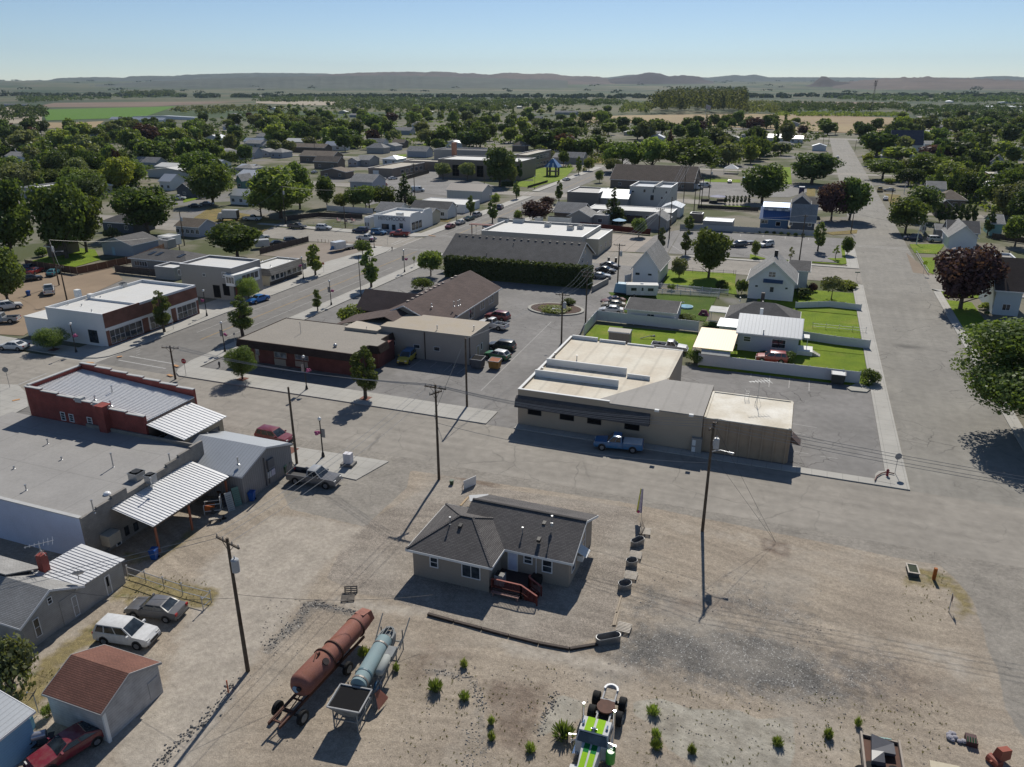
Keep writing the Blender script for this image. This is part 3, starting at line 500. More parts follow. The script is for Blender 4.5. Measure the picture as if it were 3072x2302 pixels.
 def hip(s,wall,roof,rise,axis='x',ov=.4,th=.12,fas=TRIM,rl=None):
  W,D,h=s.W,s.D,s.h;i=ov;s.ins=ov;m=MB();m.box(i,i,-.03,W-i,D-i,h+.02);s.wall=s.part('wall',m,wall)
  if axis=='x':
   k=min(D/2,W/2-.05) if rl is None else (W-rl)/2;a,b=(k,D/2,h+rise),(W-k,D/2,h+rise);fs=[[(0,0,h),(W,0,h),b,a],[(W,0,h),(W,D,h),b],[(W,D,h),(0,D,h),a,b],[(0,D,h),(0,0,h),a]]
  else:
   k=min(W/2,D/2-.05) if rl is None else (D-rl)/2;a,b=(W/2,k,h+rise),(W/2,D-k,h+rise);fs=[[(0,0,h),(W,0,h),a],[(W,0,h),(W,D,h),b,a],[(W,D,h),(0,D,h),b],[(0,D,h),(0,0,h),a,b]]
  m=MB()
  for f in fs: m.hu(f,[(p[0],p[1],p[2]+th) for p in f])
  m.box(0,0,h-.03,W,D,h-.01);s.roof=s.part('roof',m,roof);m=MB();w=.05;m.box(-w,-w,h-.12,W+w,0,h+th-.01).box(-w,D,h-.12,W+w,D+w,h+th-.01).box(-w,0,h-.12,0,D,h+th-.01).box(W,0,h-.12,W+w,D,h+th-.01);s.part('fascia',m,fas,s.roof)
  return a,b
 def rq(s,face,a,b,name='window',fr=None,gl=None,mx=2,mz=1,fw=.09,off=None,frame=True,parent=None):
  0
  i=s.ins if off is None else off
  if face=='f': P=[oP(*q,1,s.y0+i) for q in (a,b)];us=sorted(p[0] for p in P);pl=('y',i)
  elif face=='r': P=[oP(*q,0,s.x1-i) for q in (a,b)];us=sorted(p[1] for p in P);pl=('x',s.W-i)
  else: P=[oP(*q,0,s.x0+i) for q in (a,b)];us=sorted(p[1] for p in P);pl=('X',i)
  zs=sorted(p[2] for p in P);o0=s.x0 if face=='f' else s.y0
  return s.rp(face,us[0]-o0,us[1]-o0,max(.02,zs[0]),zs[1],name,fr,gl,mx,mz,fw,i,frame,parent)
 def rp(s,face,u0,u1,z0,z1,name='window',fr=None,gl=None,mx=2,mz=1,fw=.09,i=None,frame=True,parent=None):
  i=s.ins if i is None else i;fr=fr or TRIM;gl=gl or GLS
  def bx(m,ua,ub,za,zb,d0,d1):
   if face=='f': m.box(ua,i-d1,za,ub,i-d0,zb)
   elif face=='b': m.box(ua,s.D-i+d0,za,ub,s.D-i+d1,zb)
   elif face=='r': m.box(s.W-i+d0,ua,za,s.W-i+d1,ub,zb)
   else: m.box(i-d1,ua,za,i-d0,ub,zb)
  m=MB();q=fw
  if frame:
   bx(m,u0-q,u1+q,z1,z1+q,0,.06);bx(m,u0-q,u1+q,z0-q,z0,0,.07);bx(m,u0-q,u0,z0,z1,0,.06);bx(m,u1,u1+q,z0,z1,0,.06)
   for k in range(1,mx): c=u0+(u1-u0)*k/mx;bx(m,c-q*.35,c+q*.35,z0,z1,0,.05)
   for k in range(1,mz): c=z0+(z1-z0)*k/mz;bx(m,u0,u1,c-q*.3,c+q*.3,0,.048)
   o=s.part(name,m,fr,parent or s.wall);m=MB();bx(m,u0,u1,z0,z1,-.01,.025);s.part('pane' if name!='door' else 'panel',m,gl,o);return o
  bx(m,u0,u1,z0,z1,0,.04);return s.part(name,m,gl,parent or s.wall)
def ATX(x0,y0,x1,y1,h,n,lab,cat='building',grp=None): return BD(n,lab,x0,y0,x1,y1,h,cat,grp)
def pipes(b,lst,par=None,mat=None,r=.07,name='vent_pipe'):
 0
 for v,x_,y_,ty,z in lst:
  p=g(v,x_,y_,z);zz=ZAT((p[0],p[1]),pp(v,0,ty)[1]);q=b.L(p);m=MB();m.tb([(q[0],q[1],z-.2),(q[0],q[1],zz)],r,8).tb([(q[0],q[1],zz-.02),(q[0],q[1],zz+.1)],r*1.7,8).tb([(q[0],q[1],z-.05),(q[0],q[1],z+.05)],[r*3,r*1.1],8);b.part(name,m,mat or STEEL,par or b.roof,True)
def unit(b,p,w,d,h,z,mat=None,name='rooftop_unit',fan=True):
 q=b.L(p);m=MB();m.box(q[0]-w/2,q[1]-d/2,z-.1,q[0]+w/2,q[1]+d/2,z+h);m.box(q[0]-w/2-.04,q[1]-d/2-.04,z+h-.08,q[0]+w/2+.04,q[1]+d/2+.04,z+h)
 o=b.part(name,m,mat or STEEL,b.roof)
 if fan: m=MB();m.tb([(q[0],q[1],z+h),(q[0],q[1],z+h+.1)],min(w,d)*.4,14);b.part('fan',m,BLK,o)
 return o
STUC=Pn('taupe_stucco',(.32,.275,.225),.1,.5);ROOFD=Sg('charcoal_shingles',(.115,.108,.106),(.155,.145,.14));ROOFG=Sg('grey_shingles',(.16,.155,.15),(.125,.12,.118));ROOFL=Sg('light_grey_shingles',(.33,.325,.315),(.28,.275,.265));ROOFB=Sg('brown_shingles',(.135,.10,.09),(.11,.085,.078));ROOFT=Sg('tan_shingles',(.24,.2,.16),(.2,.165,.135));ROOFR=Sg('red_brown_shingles',(.21,.105,.08),(.165,.085,.068))
z0=2.75
a=g('A',190,605,z0);b_=g('A',895,770,z0);hx0,hy0,hx1=a[0],(a[1]+b_[1])/2,b_[0];hy1=g('A',510,230,z0)[1]
mx1=(g('A',1575,735,z0)[0]+g('A',1775,328,z0)[0])/2;my0=(g('A',1000,605,z0)[1]+g('A',1575,735,z0)[1])/2;my1=g('A',1775,328,z0)[1];mx0=hx1-4.7
hs=BD('house','taupe stucco house with dark shingle roof alone on the gravel lot','%s'and hx0,hy0,mx1,my1,z0,'house')
WW,WD=hx1-hx0,hy1-hy0;ins=.42
m=MB();m.box(ins,ins,-.03,WW-ins,WD-ins,z0+.02);hs.wall=hs.part('wall',m,STUC)
fw_=mx0-hx0;fy=my0-hy0
m=MB();D_=my1-my0;rise=1.75;e=ins*rise/(D_/2);q=[(fy+ins,-.03),(fy+D_-ins,-.03),(fy+D_-ins,z0+e-.02),(fy+D_/2,z0+rise-.02),(fy+ins,z0+e-.02)];XA,XB=fw_+ins,mx1-hx0-ins
m.hu([(XA,p_,r_) for p_,r_ in q][::-1],[(XB,p_,r_) for p_,r_ in q][::-1]);hs.wall2=hs.part('wall',m,STUC)
m=MB();th=.12;ap=[(WW/2-.6,WD/2,z0+1.75),(WW/2+.6,WD/2,z0+1.75)];cs=[(0,0,z0),(WW,0,z0),(WW,WD,z0),(0,WD,z0)]
for f in ([cs[0],cs[1],ap[1],ap[0]],[cs[1],cs[2],ap[1]],[cs[2],cs[3],ap[0],ap[1]],[cs[3],cs[0],ap[0]]): m.hu(f,[(p[0],p[1],p[2]+th) for p in f])
for f in ([(fw_,fy,z0),(XB+ins,fy,z0),(XB+ins,fy+D_/2,z0+rise),(fw_,fy+D_/2,z0+rise)],[(fw_,fy+D_/2,z0+rise),(XB+ins,fy+D_/2,z0+rise),(XB+ins,fy+D_,z0),(fw_,fy+D_,z0)]): m.hu(f,[(p[0],p[1],p[2]+th+.01) for p in f])
hs.roof=hs.part('roof',m,ROOFD)
m=MB();rc=[ap[0],ap[1]];
for a_,b2 in ((cs[0],ap[0]),(cs[1],ap[1]),(cs[2],ap[1]),(cs[3],ap[0]),(ap[0],ap[1])): m.bar((a_[0],a_[1],a_[2]+th+.02),(b2[0],b2[1],b2[2]+th+.02),.22,.05)
m.bar((fw_,fy+D_/2,z0+rise+.15),(XB+ins,fy+D_/2,z0+rise+.15),.25,.06);hs.part('ridge_cap',m,ROOFD,hs.roof)
m=MB();w=.05;m.box(-w,-w,z0-.12,WW+w,0,z0+.1).box(-w,0,z0-.12,0,WD,z0+.1).box(WW,0,z0-.12,WW+w,fy,z0+.1).box(-w,WD,z0-.12,WW,WD+w,z0+.1).box(WW+w,fy-w,z0-.12,XB+ins+w,fy,z0+.1).box(fw_,fy+D_,z0-.12,XB+ins+w,fy+D_+w,z0+.1)
for p_,r_ in (((fy,z0),(fy+D_/2,z0+rise)),((fy+D_/2,z0+rise),(fy+D_,z0))):
 x_=XB+ins;m.hu([(x_,p_[0],p_[1]-.12),(x_+w,p_[0],p_[1]-.12),(x_+w,r_[0],r_[1]-.12),(x_,r_[0],r_[1]-.12)],[(x_,p_[0],p_[1]+.1),(x_+w,p_[0],p_[1]+.1),(x_+w,r_[0],r_[1]+.1),(x_,r_[0],r_[1]+.1)])
hs.part('fascia',m,WHITE,hs.roof)
hs.ins=ins;hs.rq('f',('A',392,668),('A',450,752),mx=1,mz=2);hs.rq('f',('A',655,725),('A',800,852),mx=2,fw=.07)
i2=fy+ins
hs.rq('f',('A',1040,625),('A',1108,778),'door',gl=Pl('white_door',(.55,.6,.75),.5),mx=1,off=i2,parent=hs.wall2);hs.rq('f',('A',1172,652),('A',1230,722),mx=1,mz=2,off=i2,parent=hs.wall2);hs.rq('f',('A',1325,690),('A',1394,796),mx=1,mz=2,off=i2,parent=hs.wall2)
W0=hs.W;hs.rp('r',fy+1.2,fy+2.0,1.1,2.2,mz=2,mx=1,i=ins,parent=hs.wall2);hs.rp('r',fy+4.2,fy+5.3,1.2,2.9,mz=2,mx=1,i=ins,parent=hs.wall2)
m=MB();x_=W0-ins;yy=fy+2.7;m.hu([(x_,yy,2.2),(x_+.9,yy,1.75),(x_+.9,yy+1.3,1.75),(x_,yy+1.3,2.2)],[(x_,yy,2.26),(x_+.9,yy,1.81),(x_+.9,yy+1.3,1.81),(x_,yy+1.3,2.26)]);m.box(x_,yy+.2,1.15,x_+.5,yy+1,1.7);hs.part('awning',m,WHITE,hs.wall2)
def rz_main(y): return z0+rise*(1-abs((y-hy0)-(fy+D_/2))/(D_/2))+.12
for v,x_,y_,ty in (('A',945,280,245),('A',1205,330,295),('A',1460,380,345),('A',1335,395,362),('A',1290,530,500),('A',640,415,392),('A',675,362,350)):
 p=g(v,x_,y_,z0+1.2);zr=rz_main(p[1]) if x_>760 else z0+1.2;p=g(v,x_,y_,zr);p=g(v,x_,y_,rz_main(p[1]) if x_>760 else z0+1.4);q=hs.L(p);zz=q[2];m=MB();m.hu([(q[0]-.15,q[1]-.2,zz-.1),(q[0]+.15,q[1]-.2,zz-.1),(q[0]+.15,q[1]+.2,zz-.1),(q[0]-.15,q[1]+.2,zz-.1)],[(q[0]-.15,q[1]-.22,zz+.16),(q[0]+.15,q[1]-.22,zz+.16),(q[0]+.15,q[1]+.2,zz+.24),(q[0]-.15,q[1]+.2,zz+.24)]);hs.part('roof_vent',m,BLK,hs.roof)
for v,x_,y_,ty in (('A',555,405,335),('A',1155,490,440),('A',1398,395,350)):
 p=g(v,x_,y_,z0+1.);zr=rz_main(p[1]) if x_>760 else z0+1.3;p=g(v,x_,y_,zr);q=hs.L(p);m=MB();m.tb([(q[0],q[1],zr-.3),(q[0],q[1],zr+.75)],.05,8).tb([(q[0],q[1],zr-.12),(q[0],q[1],zr+.12)],[.16,.1],8).tb([(q[0],q[1],zr+.7),(q[0],q[1],zr+.85)],.09,8);hs.part('flue_pipe',m,STEEL,hs.roof,True)
m=MB();p=hs.L(oP('A',1270,700,1,my0+ins));m.tb([(p[0],p[1]-.08,.3),(p[0],p[1]-.08,z0)],.04,6);hs.part('downpipe',m,TRIM,hs.wall2)
d0=hs.L(g('A',888,960));d1=hs.L(g('A',1150,1010));dx0=WW-ins+.03;dx1=dx0+3.1;dy0=d0[1]-.1;dy1=fy+ins-.03;dz=.55
m=MB();m.box(dx0,dy0,dz-.12,dx1,dy1,dz);m.box(dx0,dy0,0,dx0+.1,dy0+.1,dz).box(dx1-.1,dy0,0,dx1,dy0+.1,dz).box(dx0,dy0+.05,.15,dx1,dy0+.09,dz-.12);dk=hs.part('deck',m,Pn('deck_boards',(.075,.05,.045),.2,3,pat='riby',ps=7,pd=.5))
def rail(pts,parent,name='railing'):
 m=MB();ca=MB()
 for (a,b2) in zip(pts,pts[1:]):
  a=Vector(a);b2=Vector(b2);n=max(2,int((b2-a).length/.125))
  for i in range(n+1):
   p=a.lerp(b2,i/n);m.box(p.x-.02,p.y-.02,p.z+.1,p.x+.02,p.y+.02,p.z+.9)
  m.bar(a+Vector((0,0,.14)),b2+Vector((0,0,.14)),.04,.08);ca.bar(a+Vector((0,0,.93)),b2+Vector((0,0,.93)),.14,.04)
  for p in (a,b2): m.box(p.x-.05,p.y-.05,p.z-.5,p.x+.05,p.y+.05,p.z+.93)
 o=hs.part(name,m,REDWOOD,parent);hs.part('handrail',ca,Pn('red_handrail',(.3,.1,.08),.2,3),o)
rail([(dx0+.2,dy0+.05,dz),(dx1-.25,dy0+.05,dz),(dx1+1.25,dy0-.25,.05)],dk);rail([(dx1,dy1-1.3,dz),(dx1,dy0+1.35,dz),(dx1+1.2,dy0+1.1,.05)],dk)
m=MB()
for i in range(3): m.box(dx1+.02+.35*i,dy0+.05,.02,dx1+.35+.35*i,dy0+1.3,.42-.14*i)
hs.part('stairs',m,REDWOOD,dk)
m=MB();m.box(dx0+.3,dy0-.42,.38,dx1-.3,dy0-.1,.44);m.box(dx0+.4,dy0-.35,0,dx0+.5,dy0-.15,.38).box(dx1-.5,dy0-.35,0,dx1-.4,dy0-.15,.38)
tag(obj('bench',m,Pn('pink_wood',(.34,.2,.17),.2,3),None,(hx0,hy0,0)),'narrow reddish plank bench in front of the red deck railing','bench')
t=Th('washing_machine','open topped grey crate appliance beside the house door on deck','appliance',(hx0+dx0+.65,hy0+dy1-2.1,dz));m=MB();m.box(-.4,-.4,0,.4,.4,.95);obj('cabinet',m,Pl('light_plastic',(.3,.31,.33),.5),t);m=MB();m.box(-.36,-.36,.95,.36,.36,.99);obj('lid',m,BLK,t)
t=Th('barrel_planter','half barrel planter beside the deck against the house wall','planter',(*g('A',1275,880)[:2],0));m=MB();m.tb([(0,0,0),(0,0,.45),(0,0,.8)],[.42,.5,.45],14);obj('tub',m,BLK,t,smooth=True);m=MB();m.tb([(0,0,.8),(0,0,.83)],.4,14);obj('soil',m,Pl('potting_soil',(.05,.035,.025),.9),t)
z4=4.8
BE=Pn('beige_stucco',(.42,.345,.26),.08,.6);CREAM=Pn('cream_roof',(.57,.51,.40),.12,.25,c2=(.66,.63,.56));GREYR=Pn('grey_membrane',(.27,.255,.235),.12,.3,pat='ribx',ps=.5,pd=.9);MEMW=Pn('white_membrane',(.64,.64,.62),.14,.3,c2=(.52,.51,.48),pat='grid',ps=.22,pd=.9);BROWNR=Pn('brown_ribbed_wall',(.38,.28,.19),.15,1.)
a=g('w',133,535,z4);bx0=a[0];by0=a[1];bx1=g('w',1490,750,z4)[0];by1=g('w',515,143,z4)[1];bxe=g('w',1330,280,z4)[0]
be=BD('commercial_building','long beige building with cream and grey flat roofs and dark shingle awning',bx0,by0,bx1,by1,z4,'building');be.ins=0
ly=g('w',1570,495,z4)[1]-by0;W=be.W;D=be.D;xe=bxe-bx0;pa=be.L(g('w',725,607,z4));pb=be.L(g('w',1225,460,z4))
m=MB();m.pm([(0,0),(W,0),(W,ly),(xe,ly),(xe,D),(0,D)],-.03,z4-.35);be.wall=be.part('wall',m,BE)
m=MB();p1_=be.L(g('w',790,640,z4));pbx=min(pb[0],xe-.3)
m.pm([(.3,.3),(p1_[0],.3),(pa[0],.9),(pbx,ly-.02),(xe,ly+1.2),(xe,D-.3),(.3,D-.3)],z4-.35,z4-.28);be.roof=be.part('roof',m,Pn('cream_panels',(.54,.47,.365),.1,.2,pat='ribx',ps=.42,pd=.85,c2=(.56,.52,.43)))
m=MB();m.pm([(p1_[0],.02),(W,.02),(W,ly),(pbx,ly),(pa[0],.9)],z4-.35,z4-.2);be.part('roof',m,GREYR)
m=MB();m.box(0,0,z4-.35,p1_[0]+.1,.28,z4).box(0,.28,z4-.35,.28,D,z4-.02);be.part('parapet',m,BE,be.wall);m=MB();m.box(-.04,-.04,z4,p1_[0]+.14,.3,z4+.07).box(-.04,.3,z4-.02,.3,D,z4+.06)
for i in range(4): c0_=i*xe/4;m2=MB();m2.box(c0_+.3,D-.3,z4-.35,c0_+xe/4,D,z4+.25-.16*i);be.part('parapet',m2,WHITE,be.wall)
be.part('parapet_cap',m,WHITE,be.wall)
m=MB()
for (q1,q2,hh_) in ((('w',260,440),('w',872,520),.95),(('w',345,355),('w',932,430),.95),(('w',937,450),('w',1105,468),.55)):
 p=be.L(g(*q1,z4-.3));q=be.L(g(*q2,z4-.3));m.box(p[0],(p[1]+q[1])/2-.12,z4-.3,q[0],(p[1]+q[1])/2+.12,z4-.3+hh_)
be.part('roof_divider',m,WHITE,be.roof)
m=MB();ax=be.L(oP('w',105,590,1,by0-.9))[0];bx_=be.L(oP('w',1100,730,1,by0-.9))[0];zt_=oP('w',640,690,1,by0)[2];zt_=z4-1.05
m.hu([(ax,-.95,zt_-1.05),(bx_,-.95,zt_-1.05),(bx_,0,zt_-1.2),(ax,0,zt_-1.2)],[(ax,-.55,zt_),(bx_,-.55,zt_),(bx_,0,zt_+.25),(ax,0,zt_+.25)]);be.part('awning',m,ROOFD,be.wall)
for xa,ya,xb,yb in ((210,675,300,728),(447,707,541,766),(650,735,741,795),(925,778,1022,838)): be.rq('f',('w',xa,ya),('w',xb,yb),fr=BLK,gl=DARK,mx=1)
pipes(be,[('w',566,325,290,z4-.28),('w',315,412,380,z4-.28),('w',405,295,270,z4-.28)])
for x_,y_ in ((1156,700),(1410,735)):
 p=be.L(g('w',x_,y_,z4-.2));m=MB();m.box(p[0]-.25,p[1]-.2,z4-.2,p[0]+.25,p[1]+.2,z4+.05);be.part('roof_vent',m,WHITE,be.roof)
m=MB();p=be.L(oP('w',1415,900,1,by0-.3));q=be.L(oP('w',1482,990,1,by0-.3));m.box(p[0],-.55,0,q[0],-.02,1.9);o=be.part('electrical_cabinet',m,Pl('cabinet_grey',(.3,.29,.27),.5),be.wall);m=MB();m.box(p[0]+.1,-.6,.2,p[0]+.5,-.55,.8).box(p[0]+.1,-.6,1.,p[0]+.5,-.55,1.7);be.part('meter',m,WHITE,o)
wz=4.35;wx0=W+.03;wx1=g('w',2140,850,wz)[0]-bx0;wy1=g('w',2142,627,wz)[1]-by0;wy0=.35
m=MB();m.box(wx0,wy0,-.03,wx1,wy1,wz-.12);be.w2=be.part('side_wing',m,BROWNR);m=MB();m.box(wx0+.05,wy0-.05,wz-.12,wx1+.1,wy1+.05,wz);m.box(wx0+.05,wy0-.05,wz,wx0+.3,wy1,wz+.1).box(wx0+.3,wy1-.2,wz,wx1,wy1+.05,wz+.1).box(wx1-.2,wy0,wz,wx1+.1,wy1-.2,wz+.08);be.part('roof',m,CREAM,be.w2)
m=MB();n=8
for i in range(n): x_=wx0+.2+(wx1-wx0-.4)*i/(n-1);m.box(x_-.07,wy0-.16,0,x_+.07,wy0,wz-.15)
for i in range(7): y_=wy0+.3+(wy1-wy0-.6)*i/6;m.box(wx1,y_-.07,0,wx1+.18,y_+.07,wz-.15)
be.part('pilaster',m,Pn('brown_pilaster',(.40,.30,.21),.12,1.5),be.w2)
m=MB();m.hu([(wx1+.2,wy0+.2,2.6),(wx1+1.3,wy0+.2,2.4),(wx1+1.3,wy0+2,2.4),(wx1+.2,wy0+2,2.6)],[(wx1+.2,wy0+.2,3.3),(wx1+.3,wy0+.2,3.3),(wx1+.3,wy0+2,3.3),(wx1+.2,wy0+2,3.3)]);be.part('awning',m,Pl('brown_metal',(.1,.06,.045),.5),be.w2)
def antenna(par,p,hz_,rot=.5,s=1.,name='antenna'):
 m=MB();x_,y_,z_=p;m.tb([(x_,y_,z_),(x_,y_,z_+hz_)],.03,5);c,s2=cos(rot),sin(rot);m.bar((x_-1.3*s*c,y_-1.3*s*s2,z_+hz_),(x_+1.3*s*c,y_+1.3*s*s2,z_+hz_),.04)
 for i in range(7):
  t=-1.2+.4*i;L_=(.25+.1*i)*s;cx,cyy=x_+t*s*c,y_+t*s*s2;m.bar((cx+L_*s2,cyy-L_*c,z_+hz_),(cx-L_*s2,cyy+L_*c,z_+hz_),.022)
 for a_ in (0,2.1,4.2): m.bar((x_+.5*cos(a_),y_+.5*sin(a_),z_),(x_,y_,z_+hz_*.45),.025)
 return obj(name,m,STEEL,par)
antenna(be.w2,(*be.L(g('w',1893,655,wz))[:2],wz),3.1);p=be.L(g('w',1803,610,wz));m=MB();m.bar((p[0],p[1],wz),(p[0],p[1],wz+1.3),.04).bar((p[0]+.5,p[1],wz),(p[0]+.5,p[1],wz+1),.04)
for i in range(4): m.bar((p[0],p[1],wz+.3*i+.2),(p[0]+.5,p[1],wz+.3*i+.2),.03)
be.part('roof_ladder',m,STEEL,be.w2)
RB=brick('red_brick',(.26,.055,.045),(.20,.045,.038),(.19,.10,.08),4.2);WRIB=Pl('white_rib_metal',(.64,.64,.64),.45,.2)
rx0,rx1,ry0,ry1=-81.,-63.6,56.4,64.2;zA,zB=8.0,6.7
rb=BD('brick_shop','red brick building with white ribbed metal roof and stepped parapet',rx0,ry0,rx1,ry1,6.6,'building');rb.ins=0;W,D=rb.W,rb.D
def zr(x): return zA-.35+(zB-zA)*x/W
m=MB();n=7
for i in range(n):
 xa,xb=W*i/n,W*(i+1)/n;zt_=zA+(zB-zA)*i/n;m.box(xa,0,-.03,xb,.3,zt_).box(xa,D-.3,-.03,xb,D,zt_+.35)
m.box(0,.3,-.03,.3,D-.3,zA+.1);rb.wall=rb.part('wall',m,RB);m=MB();m.box(W-.3,.3,-.03,W,D-.3,zB-.5);rb.part('wall',m,Pn('old_tan_brick',(.2,.14,.11),.2,1,pat='block',ps=4,pd=.8))
m=MB()
for i in range(n):
 xa,xb=W*i/n,W*(i+1)/n;zt_=zA+(zB-zA)*i/n;m.box(xa-.05,-.06,zt_,xb-.02,.34,zt_+.1).box(xa,D-.34,zt_+.35,xb-.02,D+.05,zt_+.45)
m.box(-.06,.34,zA+.1,.34,D-.34,zA+.2);rb.part('parapet_cap',m,Pn('cap_concrete',(.45,.45,.44),.15,1),rb.wall)
m=MB();m.hu([(.3,.3,zr(.3)-.1),(W,.3,zr(W)-.1),(W,D-.3,zr(W)-.1),(.3,D-.3,zr(.3)-.1)],[(.3,.3,zr(.3)),(W,.3,zr(W)),(W,D-.3,zr(W)),(.3,D-.3,zr(.3))])
y_=.5
while y_<D-.4: m.hu([(.3,y_,zr(.3)),(W,y_,zr(W)),(W,y_+.06,zr(W)),(.3,y_+.06,zr(.3))],[(.3,y_+.015,zr(.3)+.06),(W,y_+.015,zr(W)+.06),(W,y_+.045,zr(W)+.06),(.3,y_+.045,zr(.3)+.06)]);y_+=.3
rb.roof=rb.part('roof',m,WRIB)
for xa,ya,xb,yb in ((575,590,625,665),(655,610,705,680),(828,640,880,715)): rb.rq('f',('s',xa,ya),('s',xb,yb),mx=1,mz=3,fr=WHITE,fw=.07)
m=MB();p=rb.L(oP('s',1010,640,1,ry0));m.box(p[0]-.6,-.7,0,p[0]+.5,0,zr(p[0])+.75);m.box(p[0]-.7,-.8,zr(p[0])+.75,p[0]+.6,.4,zr(p[0])+.85);rb.part('chimney',m,RB,rb.wall)
for v,x_ in (('s',740),('s',900)):
 p=rb.L(oP(v,x_,470,1,ry0));m=MB();m.box(p[0]-.5,-.05,zr(p[0])+.2,p[0]+.4,.6,zr(p[0])+.75);rb.part('chimney',m,Pn('cap_concrete',(.45,.45,.44),.15,1),rb.wall)
pipes(rb,[('s',1065,405,345,zr(9)),('s',900,470,440,zr(6)),('s',1052,528,488,zr(8))])
zc_,zd=5.9,4.9;m=MB();lx=5.0;m.hu([(W+.02,.1,zc_),(W+lx,.1,zd),(W+lx,D-1,zd),(W+.02,D-1,zc_)],[(W+.02,.1,zc_+.08),(W+lx,.1,zd+.08),(W+lx,D-1,zd+.08),(W+.02,D-1,zc_+.08)])
for i in range(14):
 t=i/14*(D-1.2)+.3;m.hu([(W+.02,t,zc_+.08),(W+lx,t,zd+.08),(W+lx,t+.05,zd+.08),(W+.02,t+.05,zc_+.08)],[(W+.02,t+.01,zc_+.13),(W+lx,t+.01,zd+.13),(W+lx,t+.04,zd+.13),(W+.02,t+.04,zc_+.13)])
lt=rb.part('porch_roof',m,WRIB);m=MB();m.box(W+lx-1.8,.5,0,W+lx-.4,D-1.3,zd-.05);m.box(W+.1,3,0,W+lx-1.8,D-1.3,zd);rb.part('porch_wall',m,Pn('tan_plank',(.33,.27,.19),.2,1.5,pat='ribu',ps=5,pd=.7),lt)
m=MB()
for i in range(10): m.box(W+.4+i*.3,.3,2.4,W+.5+i*.3,.36,zd-.5)
m.bar((W+.3,.33,zd-.45),(W+3.4,.33,zd-.45),.08).bar((W+.3,.33,2.4),(W+3.4,.33,2.4),.08);rb.part('slatted_screen',m,TRIM,lt)
rb.rp('r',1.2,2.2,2.6,3.9,'window',i=0,mx=1);m=MB();m.box(W+.01,3.5,.1,W+.06,4.6,2.3)
q_=[(W+lx-.38,D-3.8,3.2),(W+lx-.34,D-2.6,4.2)];m=MB();m.box(W+lx-.4,D-4.6,3.1,W+lx-.36,D-2.0,4.1);rb.part('window',m,GLS,lt)
m=MB();m.box(W+lx-.4,D-1.6,0,W+lx+2,D-1.3,1.5);m.tb([(W+lx+2,D-1.5,0),(W+lx+2,D-1.5,2)],.05,6);rb.part('stair_wall',m,WHITE,lt)
GFR=Pn('grey_felt_roof',(.30,.288,.272),.14,.25,pat='grid',ps=.16,pd=.88);CMU=Pn('grey_blockwork',(.26,.24,.215),.22,1.2,pat='block',ps=2.2,pd=.7);BLUEW=Pn('whitewashed_wall',(.50,.55,.68),.12,.5)
a=g('s',790,1595,4.7);nx_=g('s',1895,920,4.7);gx0,gx1,gy0,gy1=-84.,(a[0]+nx_[0])/2,a[1],56.35
gb=BD('block_building','large grey flat roofed block building beside the brick shop',gx0,gy0,gx1,gy1,4.7,'building');gb.ins=0;W,D=gb.W,gb.D
m=MB();m.box(0,0,-.03,W-.3,.3,4.5);gb.wall=gb.part('wall',m,BLUEW);m=MB()
n=9
for i in range(n): ya,yb=D*i/n,D*(i+1)/n;st_z=(.15,.35,.6,.0,.0,.3,.55,.8,.95)[i];m.box(W-.3,ya,-.03,W,yb,4.45+st_z)
gb.w2=gb.part('wall',m,CMU);m=MB();m.box(0,.3,4.1,W-.3,D-.02,4.45);gb.roof=gb.part('roof',m,GFR);m=MB();m.box(W*.42,D-.2,4.45,W-.3,D-.02,4.85);gb.part('parapet',m,CMU,gb.wall);m=MB();m.box(-.04,-.04,4.5,W-.32,.34,4.6);gb.part('parapet_cap',m,Pn('cap_concrete',(.45,.45,.44),.15,1),gb.wall);gb.rz=4.45
pipes(gb,[('s',455,890,850,4.45),('s',1075,1110,985,4.45),('s',1615,1080,990,4.45),('s',250,1330,1285,4.45),('s',890,1540,1430,4.45),('s',1443,1310,1220,4.45),('s',135,1125,1110,4.45),('s',585,1040,1022,4.45)],r=.06)
unit(gb,g('s',1300,1215,4.5),1.1,1.1,.75,4.45);unit(gb,g('s',1430,1240,4.5),.8,.8,.75,4.45)
p=gb.L(g('s',1015,1365,4.5));m=MB();m.ball((p[0],p[1],4.5),.35,12,6,.7);gb.part('skylight_dome',m,Pl('bright_dome',(.8,.8,.8),.15),gb.roof,True)
p=oP('y',705,130,0,gx1);q=gb.L(p);m=MB();zc=q[2];m.box(W+.05,q[1]-.7,zc-.55,W+1.1,q[1]+.6,zc+.55);o=gb.part('swamp_cooler',m,Pn('cooler_beige',(.42,.38,.31),.1,1,pat='ribu',ps=14,pd=.6),gb.w2);m=MB();m.bar((W,q[1]-.4,zc-1.3),(W+1,q[1]-.4,zc-.55),.05).bar((W,q[1]+.4,zc-1.3),(W+1,q[1]+.4,zc-.55),.05);gb.part('bracket',m,BLK,o)
gb.rq('r',('y',760,125),('y',805,205),mx=1,mz=3,parent=gb.w2);gb.rq('r',('y',825,75),('y',850,110),mx=2,mz=1,parent=gb.w2,fr=BLK);gb.rq('r',('y',885,50),('y',910,80),mx=1,parent=gb.w2,fr=BLK)
zp0,zp1=3.9,3.0;pA=gb.L(g('s',1230,1500,zp0));pB=gb.L(g('s',1925,1072,zp0));pC=gb.L(g('s',2150,1205,zp1));pD=gb.L(g('y',985,100,zp1));py0,py1=(pD[1]+pA[1])/2,(pC[1]+pB[1])/2;px1_=(pC[0]+pD[0])/2
